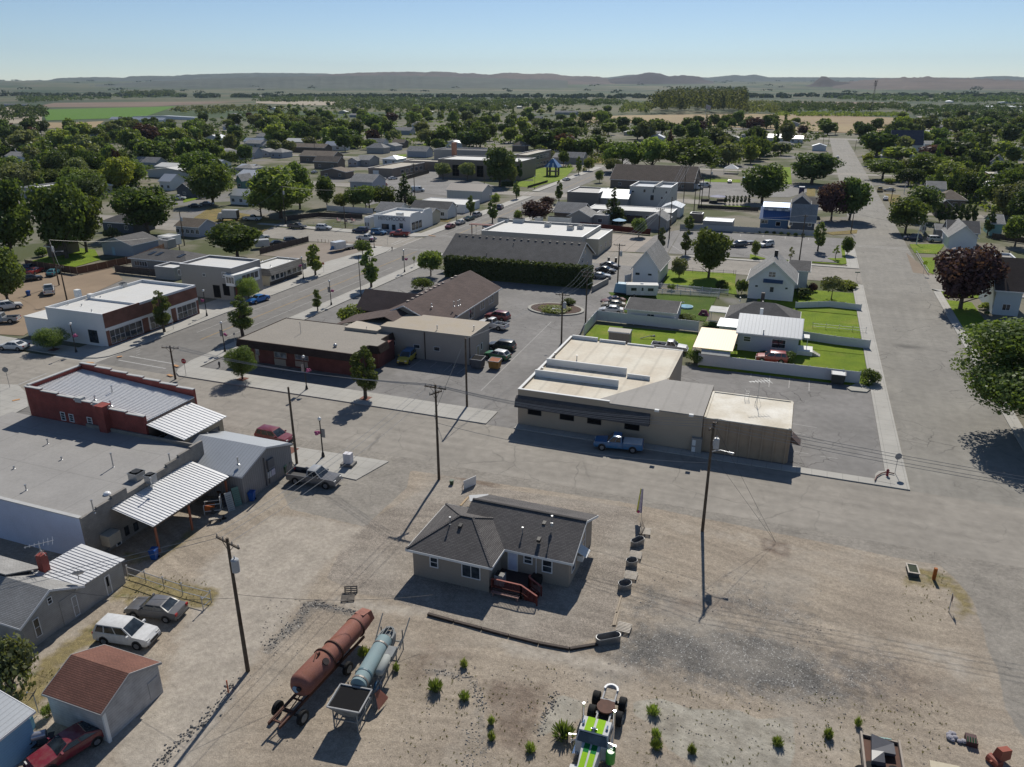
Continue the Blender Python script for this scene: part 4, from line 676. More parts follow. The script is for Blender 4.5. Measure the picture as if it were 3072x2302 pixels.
m=MB();m.hu([(W+.02,py0,zp0),(px1_,py0,zp1),(px1_,py1,zp1),(W+.02,py1,zp0)],[(W+.02,py0,zp0+.05),(px1_,py0,zp1+.05),(px1_,py1,zp1+.05),(W+.02,py1,zp0+.05)]);y_=py0+.1
while y_<py1-.1: m.hu([(W+.02,y_,zp0+.05),(px1_,y_,zp1+.05),(px1_,y_+.08,zp1+.05),(W+.02,y_+.08,zp0+.05)],[(W+.02,y_+.02,zp0+.11),(px1_,y_+.02,zp1+.11),(px1_,y_+.06,zp1+.11),(W+.02,y_+.06,zp0+.11)]);y_+=.36
pt=gb.part('patio_roof',m,WRIB)
for yy in (py0+.3,(py0+py1)/2-.6,py1-.5): m=MB();m.box(px1_-.25,yy-.08,0,px1_-.09,yy+.08,zp1+.0);gb.part('post',m,Pn('rusty_post',(.3,.11,.06),.2,3),pt)
m=MB();m.box(px1_-.3,py0,zp1-.2,px1_-.05,py1,zp1-.02);gb.part('beam',m,WOOD,pt)
zE=3.1;p=g('t',435,1270);q=g('t',860,920);sx1=g('t',400,1050,zE)[0];sy0=g('t',400,1050,zE)[1]-.1;sy1=g('t',850,730,zE)[1]
MS=Pn('grey_ribbed_wall',(.25,.24,.235),.1,1,pat='ribu',ps=3.2,pd=.7);MR=Pn('grey_metal_roof',(.40,.42,.44),.08,.6,.45,.3,pat='ribx',ps=2.5,pd=.72)
ms=BD('metal_shop','grey metal shop with ribbed walls and low gable roof beside the power pole',-62.3,sy0,sx1,sy1,zE,'building');ms.gable(MS,MR,1.45,'x',.12,.08,Pl('metal_trim',(.5,.53,.57),.4,.4))
pipes(ms,[('t',362,925,865,3.9),('s',1965,800,790,4.2)]);p=oP('t',645,770,0,sx1);q=ms.L(p);m=MB();m.box(ms.W-.1,q[1]-.5,2.1,ms.W+.15,q[1]+.5,3.1).box(ms.W-.1,q[1]-.9,.3,ms.W+.05,q[1]-.85,3.6).box(ms.W-.1,q[1]-.4,.3,ms.W+.05,q[1]-.35,3.);ms.part('electrical_box',m,Pl('box_dark_grey',(.12,.12,.13),.5),ms.wall)
for yy,c_ in ((q[1]-.3,(.5,.5,.5)),(q[1]+.35,(.55,.5,.55))): m=MB();m.box(ms.W-.1,yy-.28,1.,ms.W+.02,yy+.28,1.7);ms.part('notice_board',m,Pl('notice_%d'%int(yy*10),c_,.6),ms.wall)
OLDW=Pn('weathered_siding',(.38,.365,.34),.22,.9,pat='siding',ps=6,pd=.62);z6=2.7
SE=g('y',235,865);pk=oP('y',325,490,0,SE[0]);x6=SE[0]+.3
ya=oP('y',135,748,0,x6);yb_=oP('y',610,440,0,x6);yk=oP('y',325,490,0,x6)
w6y0,w6y1,z6,zk=ya[1],yb_[1],(ya[2]+yb_[2])/2,yk[2]
oh=BD('old_house','weathered grey house with patched shingle roofs beside the alley',x6-11,yk[1]-(yk[1]-w6y0),x6,yk[1]+(yk[1]-w6y0),ya[2],'house');oh.gable(OLDW,ROOFL,zk-ya[2],'x',.3,.1)
for a_,b2 in ((('y',310,545),('y',342,565)),(('y',470,540),('y',525,640)),(('y',215,690),('y',275,775))): oh.rq('r',a_,b2,mx=1,mz=2,fw=.06)
oy=oh.D;m=MB();ne=oh.L(g('y',835,300,2.3));dr=oh.L(g('y',650,235,2.6));
LXw=oh.W-.27;yE=ne[1];m.box(LXw-4.2,oy*.62,-.03,LXw,yE,2.35);oh.w3=oh.part('rear_wall',m,OLDW);m=MB();m.hu([(LXw-4.6,oy*.62+1.4,2.95),(LXw+.25,oy*.62+1.4,2.55),(LXw+.25,yE+.2,2.3),(LXw-4.6,yE+.2,2.75)],[(LXw-4.6,oy*.62+1.4,3.0),(LXw+.25,oy*.62+1.4,2.6),(LXw+.25,yE+.2,2.36),(LXw-4.6,yE+.2,2.8)])
y_=oy*.62+1.5
while y_<yE: t=(y_-oy*.62-1.4)/(yE+.2-oy*.62-1.4);za=3.0-.2*t;zb=2.6-.24*t;m.hu([(LXw-4.6,y_,za),(LXw+.25,y_,zb),(LXw+.25,y_+.05,zb),(LXw-4.6,y_+.05,za)],[(LXw-4.6,y_+.01,za+.05),(LXw+.25,y_+.01,zb+.05),(LXw+.25,y_+.04,zb+.05),(LXw-4.6,y_+.04,za+.05)]);y_+=.33
oh.part('porch_roof',m,WRIB,oh.w3);m=MB();W_=oh.W-4.6
m.hu([(W_-5,oy*.5,4.2),(W_,oy*.5,4.2),(W_,oy*.5+3,2.9),(W_-5,oy*.5+3,2.9)],[(W_-5,oy*.5,4.3),(W_,oy*.5,4.3),(W_,oy*.5+3,3.),(W_-5,oy*.5+3,3.)]);oh.part('rear_roof',m,ROOFL,oh.w3)
oh.ins=.3;oh.rq('r',('y',690,405),('y',745,522),'door',gl=WHITE,mx=1,parent=oh.w3);oh.rq('r',('y',695,400),('y',722,455),'window',frame=False,gl=DARK,parent=oh.w3)
p=oh.L(g('y',280,290,3.9));m=MB();m.box(p[0]-.3,p[1]-.3,2.9,p[0]+.3,p[1]+.3,4.5);ch=oh.part('chimney',m,RB,oh.roof);antenna(ch,(p[0]+.1,p[1],4.5),1.,.9,.8)
def dish(parent,p,r=.42,az_=2.6,hgt=.8,mat=None,asthing=False):
 m=MB();P=Vector(p);n=Vector((cos(az_)*.8,sin(az_)*.8,.6)).normalized();t=n.orthogonal().normalized();b=n.cross(t);c=P+Vector((0,0,hgt))
 rings=[(0,0),(.4,.03),(.75,.1),(1,.2)];vs=[tuple(c)]
 for rr,dd in rings[1:]:
  for j in range(14): w=2*pi*j/14;vs.append(tuple(c+(t*cos(w)+b*sin(w))*r*rr+n*r*dd))
 fs=[(0,1+j,1+(j+1)%14) for j in range(14)]+[(1+i*14+j,15+i*14+j,15+i*14+(j+1)%14,1+i*14+(j+1)%14) for i in range(2) for j in range(14)];m.add(vs,fs)
 s=MB();s.tb([tuple(P),tuple(P+Vector((0,0,hgt*.9))),tuple(c)],.035,6).bar(tuple(c-b*r*.9),tuple(c+n*r*.9),.03).ball(tuple(c+n*r*.9),.06)
 o=obj('satellite_dish' if parent else 'dish',m,mat or Pl('dish_grey',(.4,.4,.41),.5),parent,smooth=True);obj('mount',s,STEEL,o);return o
q=oh.L(g('y',520,408,3.2));dish(oh.roof,(q[0],q[1],3.05),.45,2.3,.55)
zg=2.5;a=g('y',295,1165,zg);b2=g('y',655,1325,zg);c_=g('y',1065,970,zg);gk=BD('garage','weathered grey garage with red brown shingle gable roof by the alley',a[0],(a[1]+b2[1])/2,(b2[0]+c_[0])/2,c_[1],zg,'garage');gk.gable(Pn('peeling_boards',(.45,.44,.43),.25,1.2,pat='siding',ps=4.5,pd=.55),ROOFR,1.15,'x',.15,.08,Pn('grey_trim',(.36,.35,.34),.1))
m=MB();m.box(gk.W-.17,.1,0,gk.W-.02,.32,2.5);gk.part('corner_board',m,WHITE,gk.wall);m=MB();m.box(gk.W-.15,3.8,.3,gk.W-.11,4.7,1.7);gk.part('hatch',m,Pn('peeling_boards2',(.40,.39,.38),.2,1.2),gk.wall)
a=g('y',220,1300,2.8);b2=g('y',0,1190,2.8);p=g('y',0,1370,2.8)
bl=BD('blue_house','blue painted house with pale ribbed metal roof in the lower left corner',a[0]-9,a[1]-7,a[0],a[1]+.1,2.8,'house');bl.gable(Pn('blue_boards',(.2,.37,.54),.1,1,pat='siding',ps=5,pd=.75),Pn('pale_metal_roof',(.42,.44,.46),.08,.6,.4,.3,pat='ribx',ps=3,pd=.7),1.1,'y',.25,.08)
z9=3.75;a=g('m',590,805,z9);b2=g('m',1820,965,z9);c_=g('m',1190,575,z9)
bo=BD('brick_office','brick office with flat roof and dark mansard skirt at the street corner',a[0]+.9,(a[1]+b2[1])/2+.9,b2[0]+.3,c_[1],z9,'building');OFB=brick('dark_red_brick',(.19,.065,.055),(.15,.055,.048),(.09,.06,.05),4.5);bo.ins=0;W,D=bo.W,bo.D
m=MB();m.box(0,0,-.03,W,D,z9-.6);m.box(W,D*.35,-.03,W+1.7,D*.8,z9-.6);bo.wall=bo.part('wall',m,OFB);m=MB();m.pm([(-.9,-.9),(W+.6,-.9),(W+.6,D*.3),(W+2.2,D*.3),(W+2.2,D*.55),(W+.9,D*.6),(W+.9,D),(-.9,D)],z9-.5,z9);bo.roof=bo.part('roof',m,Pn('gravel_roof',(.25,.225,.19),.1,.3,fine=.12))
m=MB();ring=[(-.9,-.9),(W+.6,-.9),(W+.6,D*.3),(W+2.2,D*.3),(W+2.2,D*.55),(W+.9,D*.6),(W+.9,D),(-.9,D)];cx_,cy_=W/2,D/2
n=len(ring)
for i in range(n):
 p,q=ring[i],ring[(i+1)%n];dx,dy=q[0]-p[0],q[1]-p[1];L_=hypot(dx,dy);nx2,ny2=dy/L_,-dx/L_
 m.hu([(p[0]+nx2*.35,p[1]+ny2*.35,z9-1.05),(q[0]+nx2*.35,q[1]+ny2*.35,z9-1.05),(q[0]-nx2*.3,q[1]-ny2*.3,z9-1.1),(p[0]-nx2*.3,p[1]-ny2*.3,z9-1.1)],[(p[0]+nx2*.02,p[1]+ny2*.02,z9+.06),(q[0]+nx2*.02,q[1]+ny2*.02,z9+.06),(q[0]-nx2*.15,q[1]-ny2*.15,z9+.06),(p[0]-nx2*.15,p[1]-ny2*.15,z9+.06)])
bo.part('mansard',m,Sg('dark_brown_shakes',(.055,.04,.034),(.075,.055,.045)),bo.roof)
PANB=Pn('beige_panel',(.38,.34,.28),.08)
for xa,xb,y1,y2,y3 in ((795,840,895,975,1060),(1005,1140,925,1015,1105),(1235,1380,955,1040,1120)):
 bo.rq('f',('m',xa,y2),('m',xb,y3),'panel',frame=False,gl=PANB);bo.rq('f',('m',xa,y1),('m',xb,y2),mx=2 if xb-xa>80 else 1,fr=PANB,gl=glass('curtained_glass',(.12,.14,.16)))
pipes(bo,[('m',1300,740,620,z9),('m',2028,720,670,z9)],r=.04);p=bo.L(g('m',1680,890,z9));m=MB();m.ball((p[0],p[1],z9+.25),.3,10,6).tb([(p[0],p[1],z9),(p[0],p[1],z9+.2)],.22,10);bo.part('turbine_vent',m,STEEL,bo.roof,True)
z10=4.7;a=g('n',165,835,z10);b2=g('n',1145,960,z10);c_=g('n',1345,800,z10)
TAN=Pn('tan_stucco',(.37,.325,.28),.08,.5);tb=BD('tan_building','tan stucco flat roofed building north of the brick office',a[0],(a[1]+b2[1])/2,(b2[0]+c_[0])/2,c_[1],z10,'building')
tb.ins=0;m=MB();m.box(0,0,-.03,tb.W,tb.D,z10-.05);tb.wall=tb.part('wall',m,TAN);m=MB();m.box(-.08,-.08,z10-.05,tb.W+.08,tb.D+.08,z10+.04);tb.roof=tb.part('roof',m,Pn('tan_roof',(.36,.30,.22),.12,.4,c2=(.3,.26,.21)))
m=MB();m.box(-.15,-.15,z10-.12,tb.W+.15,-.08,z10+.05).box(tb.W+.08,-.08,z10-.12,tb.W+.15,tb.D+.1,z10+.05);tb.part('gutter',m,Pl('tan_gutter',(.4,.36,.3),.5),tb.roof)
for xa,ya,xb,yb in ((255,1005,318,1052),(522,1045,588,1090),(745,1070,808,1118)): tb.rq('f',('n',xa,ya),('n',xb,yb),mx=1,fw=.05)
for x_ in (645,1140): p=tb.L(oP('n',x_,1100,1,tb.y0-.06));m=MB();m.box(p[0]-.06,-.12,0,p[0]+.06,0,z10-.1);tb.part('downpipe',m,Pl('bronze_pipe',(.05,.035,.03),.4),tb.wall)
pipes(tb,[('n',780,890,840,z10),('n',1186,890,845,z10)]);tb.rp('r',2.5,3.4,.1,2.2,'door',gl=Pl('tan_door',(.3,.25,.18),.5),mx=1,i=0);tb.rp('r',4.2,4.7,1.2,2.2,mx=1,i=0)
m=MB();m.box(-6,-1.2,2.2,0,2.5,4.2);m.box(-4.5,2.5,0,0,tb.D*.9,4.1);tb.part('link_block',m,Pn('pale_link',(.42,.37,.3),.1),tb.wall)
a=g('n',975,762,3.1);b2=g('n',1490,425,3.1);x1_=(a[0]+b2[0])/2;y1_=b2[1];rxx=g('n',770,450,6.2)[0];x0_=x1_-2*(x1_-g('n',760,440,6.0)[0])
lb=BD('office_building','long tan building with brown shingle roof across the parking lot',x0_,a[1]-5.5,x1_,y1_,3.1,'building');lb.gable(Pn('tan_siding',(.34,.29,.24),.08,.6),ROOFB,3.,'y',.55,.12)
W,D=lb.W,lb.D
for k in range(11): m=MB();yk_=D*.12+k*D*.062+(2.2 if k>8 else 0);m.box(W/2-1.1,yk_-.25,5.8,W/2-.6,yk_+.25,6.15);lb.part('roof_vent',m,Pl('brown_vent',(.3,.24,.2),.6),lb.roof)
pipes(lb,[('n',965,620,575,4.6),('n',1010,615,565,4.7),('n',1030,605,555,4.8),('n',718,625,600,5.2)])
for xa,ya,xb,yb in ((1132,650,1185,735),(1255,575,1300,640),(1352,505,1400,570)): lb.rq('r',('n',xa,ya),('n',xb,yb),mx=2)
m=MB();yw=D*.30;hw=4;m.hu([(-5.5,yw-hw,3.1),(W/2,yw-hw,3.1),(W/2,yw,5.9),(-5.5,yw,5.9)],[(-5.5,yw-hw,3.2),(W/2,yw-hw,3.2),(W/2,yw,6.),(-5.5,yw,6.)]);m.hu([(-5.5,yw,5.9),(W/2,yw,5.9),(W/2,yw+hw,3.1),(-5.5,yw+hw,3.1)],[(-5.5,yw,6.),(W/2,yw,6.),(W/2,yw+hw,3.2),(-5.5,yw+hw,3.2)]);wr=lb.part('porch_roof',m,ROOFB)
m=MB();q=[(yw-hw+.4,0),(yw+hw-.4,0),(yw+hw-.4,3.1),(yw,5.8),(yw-hw+.4,3.1)];m.hu([(-5.0,a_,b3) for a_,b3 in q][::-1],[(.3,a_,b3) for a_,b3 in q][::-1]);lb.part('porch_wall',m,Pn('tan_siding',(.34,.29,.24)),wr)
m=MB();q=[(-3,2.6),(W*.45,5.3),(W-2,3.1)];m.hu([(-4,-4.5,2.9),(W*.42,-4.5,5.3),(W*.42,2,5.3),(-4,2,2.9)],[(-4,-4.5,3.),(W*.42,-4.5,5.4),(W*.42,2,5.4),(-4,2,3.)]);m.hu([(W*.42,-4.5,5.3),(W*.8,-4.5,3.3),(W*.8,2,3.3),(W*.42,2,5.3)],[(W*.42,-4.5,5.4),(W*.8,-4.5,3.4),(W*.8,2,3.4),(W*.42,2,5.4)]);lb.part('side_roof',m,ROOFB)
xA=g('h',820,1195,3.1);hb=BD('church_hall','long hall with grey shingle gable roof behind the tall hedge',xA[0],xA[1],g('i',585,1030,7.3)[0],g('i',680,1150,3.1)[1],3.1,'building');hb.gable(Pn('pale_siding',(.42,.41,.38),.08,.8),ROOFG,4.2,'x',.6,.15)
for k in range(18): m=MB();xk=1.5+k*(hb.W-3)/17;m.box(xk-.25,hb.D/2-.9,6.75,xk+.25,hb.D/2-.4,7.2);hb.part('roof_vent',m,BLK,hb.roof)
pipes(hb,[('h',1102,1000,975,5.9),('h',1625,1060,1030,5.9),('h',1328,1170,1145,4)],mat=BLK);hb.rq('r',('i',568,1090),('i',580,1150),mx=1);hb.rq('r',('i',535,1200),('i',550,1240),mx=1);hb.rq('r',('i',590,1240),('i',605,1260),mx=1)
BRK=Pn('tan_brick',(.29,.235,.19),.12,.8,pat='block',ps=2,pd=.85);WS=Pn('white_siding',(.66,.67,.68),.06,.7,pat='siding',ps=4,pd=.88);GS=Pn('grey_blue_siding',(.36,.38,.42),.06,.7,pat='siding',ps=4,pd=.85);CRW=Pn('cream_wall',(.5,.46,.36),.08);GW=Pn('grey_wall',(.34,.33,.315),.1);DKW=Pn('slate_siding',(.09,.10,.12),.08);BLW=Pn('blue_siding',(.09,.16,.27),.08);TEAL=Pn('teal_siding',(.10,.2,.18),.08);Bw=Pn('brown_wall',(.19,.155,.13),.12);MRW=Pn('pale_rib_roof',(.52,.54,.56),.06,.6,.45,.3,pat='ribx',ps=1.8,pd=.75);MRB=Pn('blue_metal_roof',(.07,.14,.30),.06,.6,.4,.3,pat='ribx',ps=1.8,pd=.75);MRC=Pn('cream_rib_roof',(.52,.41,.28),.06,.6,.5,.1,pat='ribx',ps=2.6,pd=.8);GRAVR=Pn('tan_gravel_roof',(.38,.34,.27),.1,.3);DG=Pn('dark_brick',(.10,.085,.075),.1)
def S(lab,a,b,depth,h,kind='gable',rise=1.6,axis='x',wall=None,roof=None,name='house',cat='house',wins='f2',ov=.4,group=None,par=.4,fas=None):
 0
 A_=g(*a,h);B_=g(*b,h);b_=BD(name,lab,A_[0],(A_[1]+B_[1])/2,B_[0],(A_[1]+B_[1])/2+depth,h,cat,group)
 wall=wall or WS;roof=roof or ROOFL
 if kind=='gable': b_.gable(wall,roof,rise,axis,ov,fas=fas or TRIM)
 elif kind=='hip': b_.hip(wall,roof,rise,axis,ov,fas=fas or TRIM)
 else: b_.flat(wall,roof,par,cap=fas)
 n=int(wins[1:] or 0) if wins else 0
 for ch in (wins[0] if wins else ''):
  L_=b_.W if ch=='f' else b_.D
  for i in range(n): c=L_*(i+.5)/n;w=min(.6,L_/n*.3);b_.rp(ch,c-w,c+w,1.,min(2.1,h-.5),mx=2,mz=1,fw=.08)
 return b_
zw=ZAT(g('l',1140,700),pp('l',0,340)[1]);a=g('l',500,265,zw);b=g('l',1075,340,zw);c=g('l',2180,25,zw)
wf=BD('storefront','white painted storefront with brick street face at the corner',a[0],b[1],(b[0]+c[0])/2+.3,c[1],zw,'building');wf.flat(WHITE,MEMW,.45)
wf.wall2=None;m=MB();m.box(wf.W-.02,0,zw*.58,wf.W+.12,wf.D*.36,zw+.1).box(wf.W-.02,wf.D*.36,zw*.58,wf.W+.12,wf.D,zw-.35).box(wf.W-.02,0,0,wf.W+.12,.6,zw*.5).box(wf.W-.02,wf.D*.36,0,wf.W+.12,wf.D*.42,zw*.5).box(wf.W-.02,wf.D*.68,0,wf.W+.12,wf.D*.73,zw*.5).box(wf.W-.02,wf.D-.4,0,wf.W+.12,wf.D,zw*.5).box(wf.W-.02,.6,0,wf.W+.12,wf.D-.4,.35)
wf.br=wf.part('brick_face',m,brick('storefront_brick',(.20,.085,.06),(.16,.07,.05),(.18,.13,.1),4.2));m=MB();m.box(wf.W-.03,-.02,zw*.5,wf.W+.16,wf.D,zw*.58);wf.part('lintel',m,WHITE,wf.br)
wf.rp('r',.7,3.6,.4,2.6,mx=3,mz=2,fw=.07,i=-.0,parent=wf.br);wf.rp('r',3.7,4.7,.1,2.6,'door',mx=1,mz=1,gl=GLS,i=0,parent=wf.br);wf.rp('r',4.8,wf.D*.35,.4,2.6,mx=2,mz=2,fw=.07,i=0,parent=wf.br);wf.rp('r',wf.D*.44,wf.D*.62,.4,2.6,mx=4,mz=2,fw=.07,i=0,parent=wf.br);wf.rp('r',wf.D*.75,wf.D-.6,.4,2.6,mx=4,mz=2,fw=.07,i=0,parent=wf.br)
wf.rq('f',('l',975,515),('l',1095,660),mx=2,mz=2,fr=BLK,fw=.05);m=MB();p=wf.L(g('l',265,362,zw*.62));m.box(p[0],.1,-.03,-.02,wf.D*.62,zw*.62-.15);an=wf.part('annex',m,WHITE);m=MB();m.box(p[0]-.1,0,zw*.62-.15,-.02,wf.D*.62,zw*.62);wf.part('annex_roof',m,MEMW,an)
m=MB();p=wf.L(g('l',870,150,zw-.4))
for k in range(2): m.box(p[0]-.5+k*3.,p[1]-.4,zw-.5,p[0]+.4+k*3,p[1]+.4,zw+.9-.5*k)
wf.part('chimney',m,WHITE,wf.roof);unit(wf,g('e',1365,1330,zw-.4),1.,1.,.8,zw-.45);pipes(wf,[('l',905,250,235,zw-.45),('l',1015,315,297,zw-.45),('l',755,240,215,zw-.45),('l',1110,155,150,zw-.45)])
m=MB();zb=zw-.45;m.box(1.5,wf.D*.36,zb,wf.W-.3,wf.D*.36+.25,zb+.35);wf.part('roof_divider',m,WHITE,wf.roof)
def text(s,size,loc,rot,mat,parent,name='lettering',ext=.02,ax='CENTER'):
 cu=bpy.data.curves.new(name,'FONT');cu.body=s;cu.size=size;cu.extrude=ext;cu.align_x=ax;cu.align_y='CENTER';o=bpy.data.objects.new(name,cu);C.objects.link(o)
 dg=bpy.context.evaluated_depsgraph_get();dg.update();me=bpy.data.meshes.new_from_object(o.evaluated_get(dg));bpy.data.objects.remove(o);me.materials.clear();me.materials.append(mat);r=bpy.data.objects.new(name,me);C.objects.link(r);r.parent=parent;r.location=loc;r.rotation_euler=rot;return r
YL=Pl('yellow_lettering',(.6,.48,.12),.5);text('Pi  nar',1.2,(wf.W+.16,wf.D*.56,zw*.76),(pi/2,0,pi/2),YL,wf.br)
z2=6.6;gg=BD('stucco_building','grey stucco two storey building with white bay window',g('e',1915,1090,z2)[0],g('g',400,1115,z2)[1],g('g',400,1115,z2)[0]+2.8,g('g',690,1015,z2)[1],z2,'building');gg.flat(Pn('grey_stucco',(.27,.258,.245),.08,.5),MEMW,.4)
W,D=gg.W,gg.D;m=MB();m.pm([(W-1.3,-.5),(W+.9,-.5),(W+1.3,1.2),(W+1.3,D*.75),(W,D*.75),(W-1.3,0)],3.1,5.2);bw=gg.part('bay_window',m,TRIM,gg.wall);m=MB();m.pm([(W-1.5,-.75),(W+1.1,-.75),(W+1.55,1.2),(W+1.55,D*.8),(W-.05,D*.8),(W-1.5,.0)],5.2,5.45);gg.part('bay_roof',m,WHITE,bw)
for k in range(3): m=MB();m.box(W-1.1+k*.65,-.54,3.7,W-.6+k*.65,-.505,4.9);gg.part('pane',m,GLS,bw)
for k in range(4): yy=1.4+k*(D*.72-1.4)/4;m=MB();m.box(W+1.305,yy,3.7,W+1.34,yy+(D*.72-1.4)/4-.2,4.9);gg.part('pane',m,GLS,bw)
gg.rq('f',('g',430,1170),('g',478,1225),mx=2);gg.rq('f',('g',212,1180),('g',243,1213),mx=2,fw=.05);gg.rq('f',('e',1965,1140),('e',2000,1200),mx=2,fw=.06);gg.rq('f',('g',330,1312),('g',415,1448),'door',fr=BLK,gl=DARK,mx=1);gg.rq('f',('g',432,1295),('g',520,1430),'doorway',frame=False,gl=DARK)
m=MB();m.box(W+.02,.4,0,W+.15,2.2,2.6);gg.part('red_panel',m,Pl('salmon_panel',(.4,.12,.09),.7),gg.wall)
z3=3.6;a=g('g',955,1140,z3);c=g('g',1310,1022,z3);d=g('g',700,1110,z3);cr=BD('cream_store','cream store with pale shingle mansard and row of windows',d[0]-.3,a[1],a[0]-.4,c[1],z3,'building');cr.flat(CRW,MEMW,.3);W,D=cr.W,cr.D
m=MB();m.hu([(W*.1,-.7,2.3),(W+.8,-.7,2.3),(W+.8,0,2.3),(W*.1,0,2.3)],[(W*.1,-.1,z3+.1),(W+.1,-.1,z3+.1),(W+.1,.1,z3+.1),(W*.1,.1,z3+.1)]);m.hu([(W,0,2.3),(W+.8,-.7,2.3),(W+.8,D,2.3),(W,D,2.3)],[(W-.1,0,z3+.1),(W+.1,-.1,z3+.1),(W+.1,D,z3+.1),(W-.1,D,z3+.1)]);cr.part('mansard',m,Sg('grey_shakes',(.25,.24,.22),(.15,.14,.13),.2,.5),cr.wall)
m=MB();m.box(W-.02,.05,0,W+.06,D,.8);cr.part('brick_base',m,DG,cr.wall)
for k in range(3): cr.rp('r',.6+k*1.6,1.8+k*1.6,1.,2.2,mx=1,i=0)
cr.rp('r',D*.42,D*.5,.1,2.2,'door',mx=1,i=0,gl=GLS)
for k in range(4): cr.rp('r',D*.54+k*1.9,D*.54+1.5+k*1.9,1.,2.2,mx=1,i=0)
pipes(cr,[('g',965,1105,1090,z3-.3),('g',1165,1040,1025,z3-.3),('g',870,1045,1030,z3-.3)])
S('grey shingled house with roof skylights behind the board fence',('e',1415,1012),('e',2060,1075),9,2.7,'hip',1.7,'x',Pn('taupe_siding',(.30,.28,.255),.06,.8,pat='siding',ps=4,pd=.85),ROOFG,wins='')
hh=C.objects[-1];
def lastthing(): return [o for o in C.objects if o.type=='EMPTY' and o.parent is None][-1]
t=lastthing();wl=[c for c in t.children if c.name.startswith('wall')][0];m=MB();m.box(1.4,.33,1.,5.3,.39,2.2);o=obj('window',m,TRIM,wl)
for k in range(5): m=MB();m.box(1.5+k*.76,.30,1.1,2.12+k*.76,.325,2.1);obj('pane',m,GLS,o)
rf=[c for c in t.children if c.name.startswith('roof')][0]
for k in (4.4,6.6,13): m=MB();m.hu([(k,1.8,3.45),(k+1.,1.8,3.45),(k+1.6,3.2,3.95),(k+.6,3.2,3.95)],[(k,1.8,3.6),(k+1.,1.8,3.6),(k+1.6,3.2,4.1),(k+.6,3.2,4.1)]);obj('skylight',m,GLS,rf)
S('low white flat roofed shed joined behind the grey stucco building',('e',1710,1100),('e',1915,1125),5,2.8,'flat',wall=GW,roof=MEMW,name='shed',cat='shed',wins='')
S('grey gable garage with pale blue door beside the green yard',('e',1085,850),('e',1465,878),9.5,2.9,'gable',1.7,'y',GS,ROOFG,name='garage',cat='garage',wins='');t=lastthing();wl=[c for c in t.children if c.name.startswith('wall')][0];m=MB();m.box(3.6,.35,0,4.5,.41,2.1);obj('door',m,Pl('pale_blue_door',(.35,.5,.6),.5),wl)
S('blue grey house with long brown shingle roof and white windows',('e',1730,700),('g',340,640),8,2.8,'gable',1.8,'x',Pn('blue_grey_siding',(.29,.32,.38),.06,.7,pat='siding',ps=4,pd=.88),Sg('tan_brown_shingles',(.2,.165,.13),(.17,.14,.11)),wins='f5')
S('open lean-to patio roof on white posts beside the blue grey house',('e',1715,775),('e',1900,775),4,2.4,'flat',wall=WHITE,roof=MEMW,name='porch',cat='porch',wins='',par=.05)
S('tiny grey flat shed at the end of the brown fence',('e',1700,810),('e',1860,815),3,2.2,'flat',wall=GW,roof=MEMW,name='shed',cat='shed',wins='')
S('grey hipped roof house half hidden behind the big dark tree',('e',1110,610),('e',1460,640),9,2.8,'hip',2.,'x',DKW,ROOFG,wins='f2')
S('white cottage with pale metal roof beside the round tree cluster',('g',500,318),('g',745,335),7.5,3.2,'gable',2.,'x',WS,MRW,wins='f3')
S('dark slate cottage with white trim and steep gables at far left',('e',1950,250),('e',2100,265),8,3.,'gable',2.5,'y',DKW,ROOFD,wins='f1')
S('cream hipped roof house beside the slate cottage',('e',2020,195),('g',165,200),8,2.8,'hip',1.8,'x',CRW,ROOFL,wins='f1')
S('teal gabled house with pale roof beyond the white cottage',('g',575,160),('g',640,165),8,3.2,'gable',2.6,'y',TEAL,ROOFL,wins='f1')
S('white metal covered shed roof left of the tall tree cluster',('g',560,15),('g',770,15),9,3.,'gable',1.4,'x',GW,MRW,name='shed',cat='shed',wins='')
S('bright white double gable building glimpsed between trees',('a',1410,935),('a',1470,990),8,3.2,'gable',1.4,'y',WS,MEMW,wins='')
S('bright white roofed hall glimpsed between the left trees',('a',1475,905),('a',1625,960),11,3.2,'gable',1.5,'x',WS,MEMW,wins='')
S('flat roofed motel block with pale roof at the left edge',('a',60,1030),('a',570,1000),14,4,'flat',wall=Bw,roof=GRAVR,name='motel',cat='building',wins='',par=.5)
S('lower flat roofed motel block with rust door at the left edge',('e',110,240),('e',460,225),16,4,'flat',wall=GW,roof=MEMW,name='motel',cat='building',wins='')
S('tan gabled house behind the left motel block',('a',60,960),('a',200,960),9,3.,'gable',1.8,'x',GS,ROOFL,wins='')
S('dusty pink roofed house in the shade of the left trees',('e',390,900),('e',640,870),9,2.8,'gable',2.,'x',Bw,ROOFT,wins='')
zh=4.8;a=g('h',75,715,zh);b=g('h',480,740,zh);hk=BD('lettered_building','white stepped parapet building lettered HITCHCOCK on its wall',a[0],b[1],b[0],g('h',590,655,zh)[1],zh,'building');hk.flat(WHITE,MEMW,.6)
text('HITCHCOCK',1.55,(hk.W*.5,-.04,zh-.95),(pi/2,0,0),Pl('dark_lettering',(.06,.06,.08),.6),hk.wall)
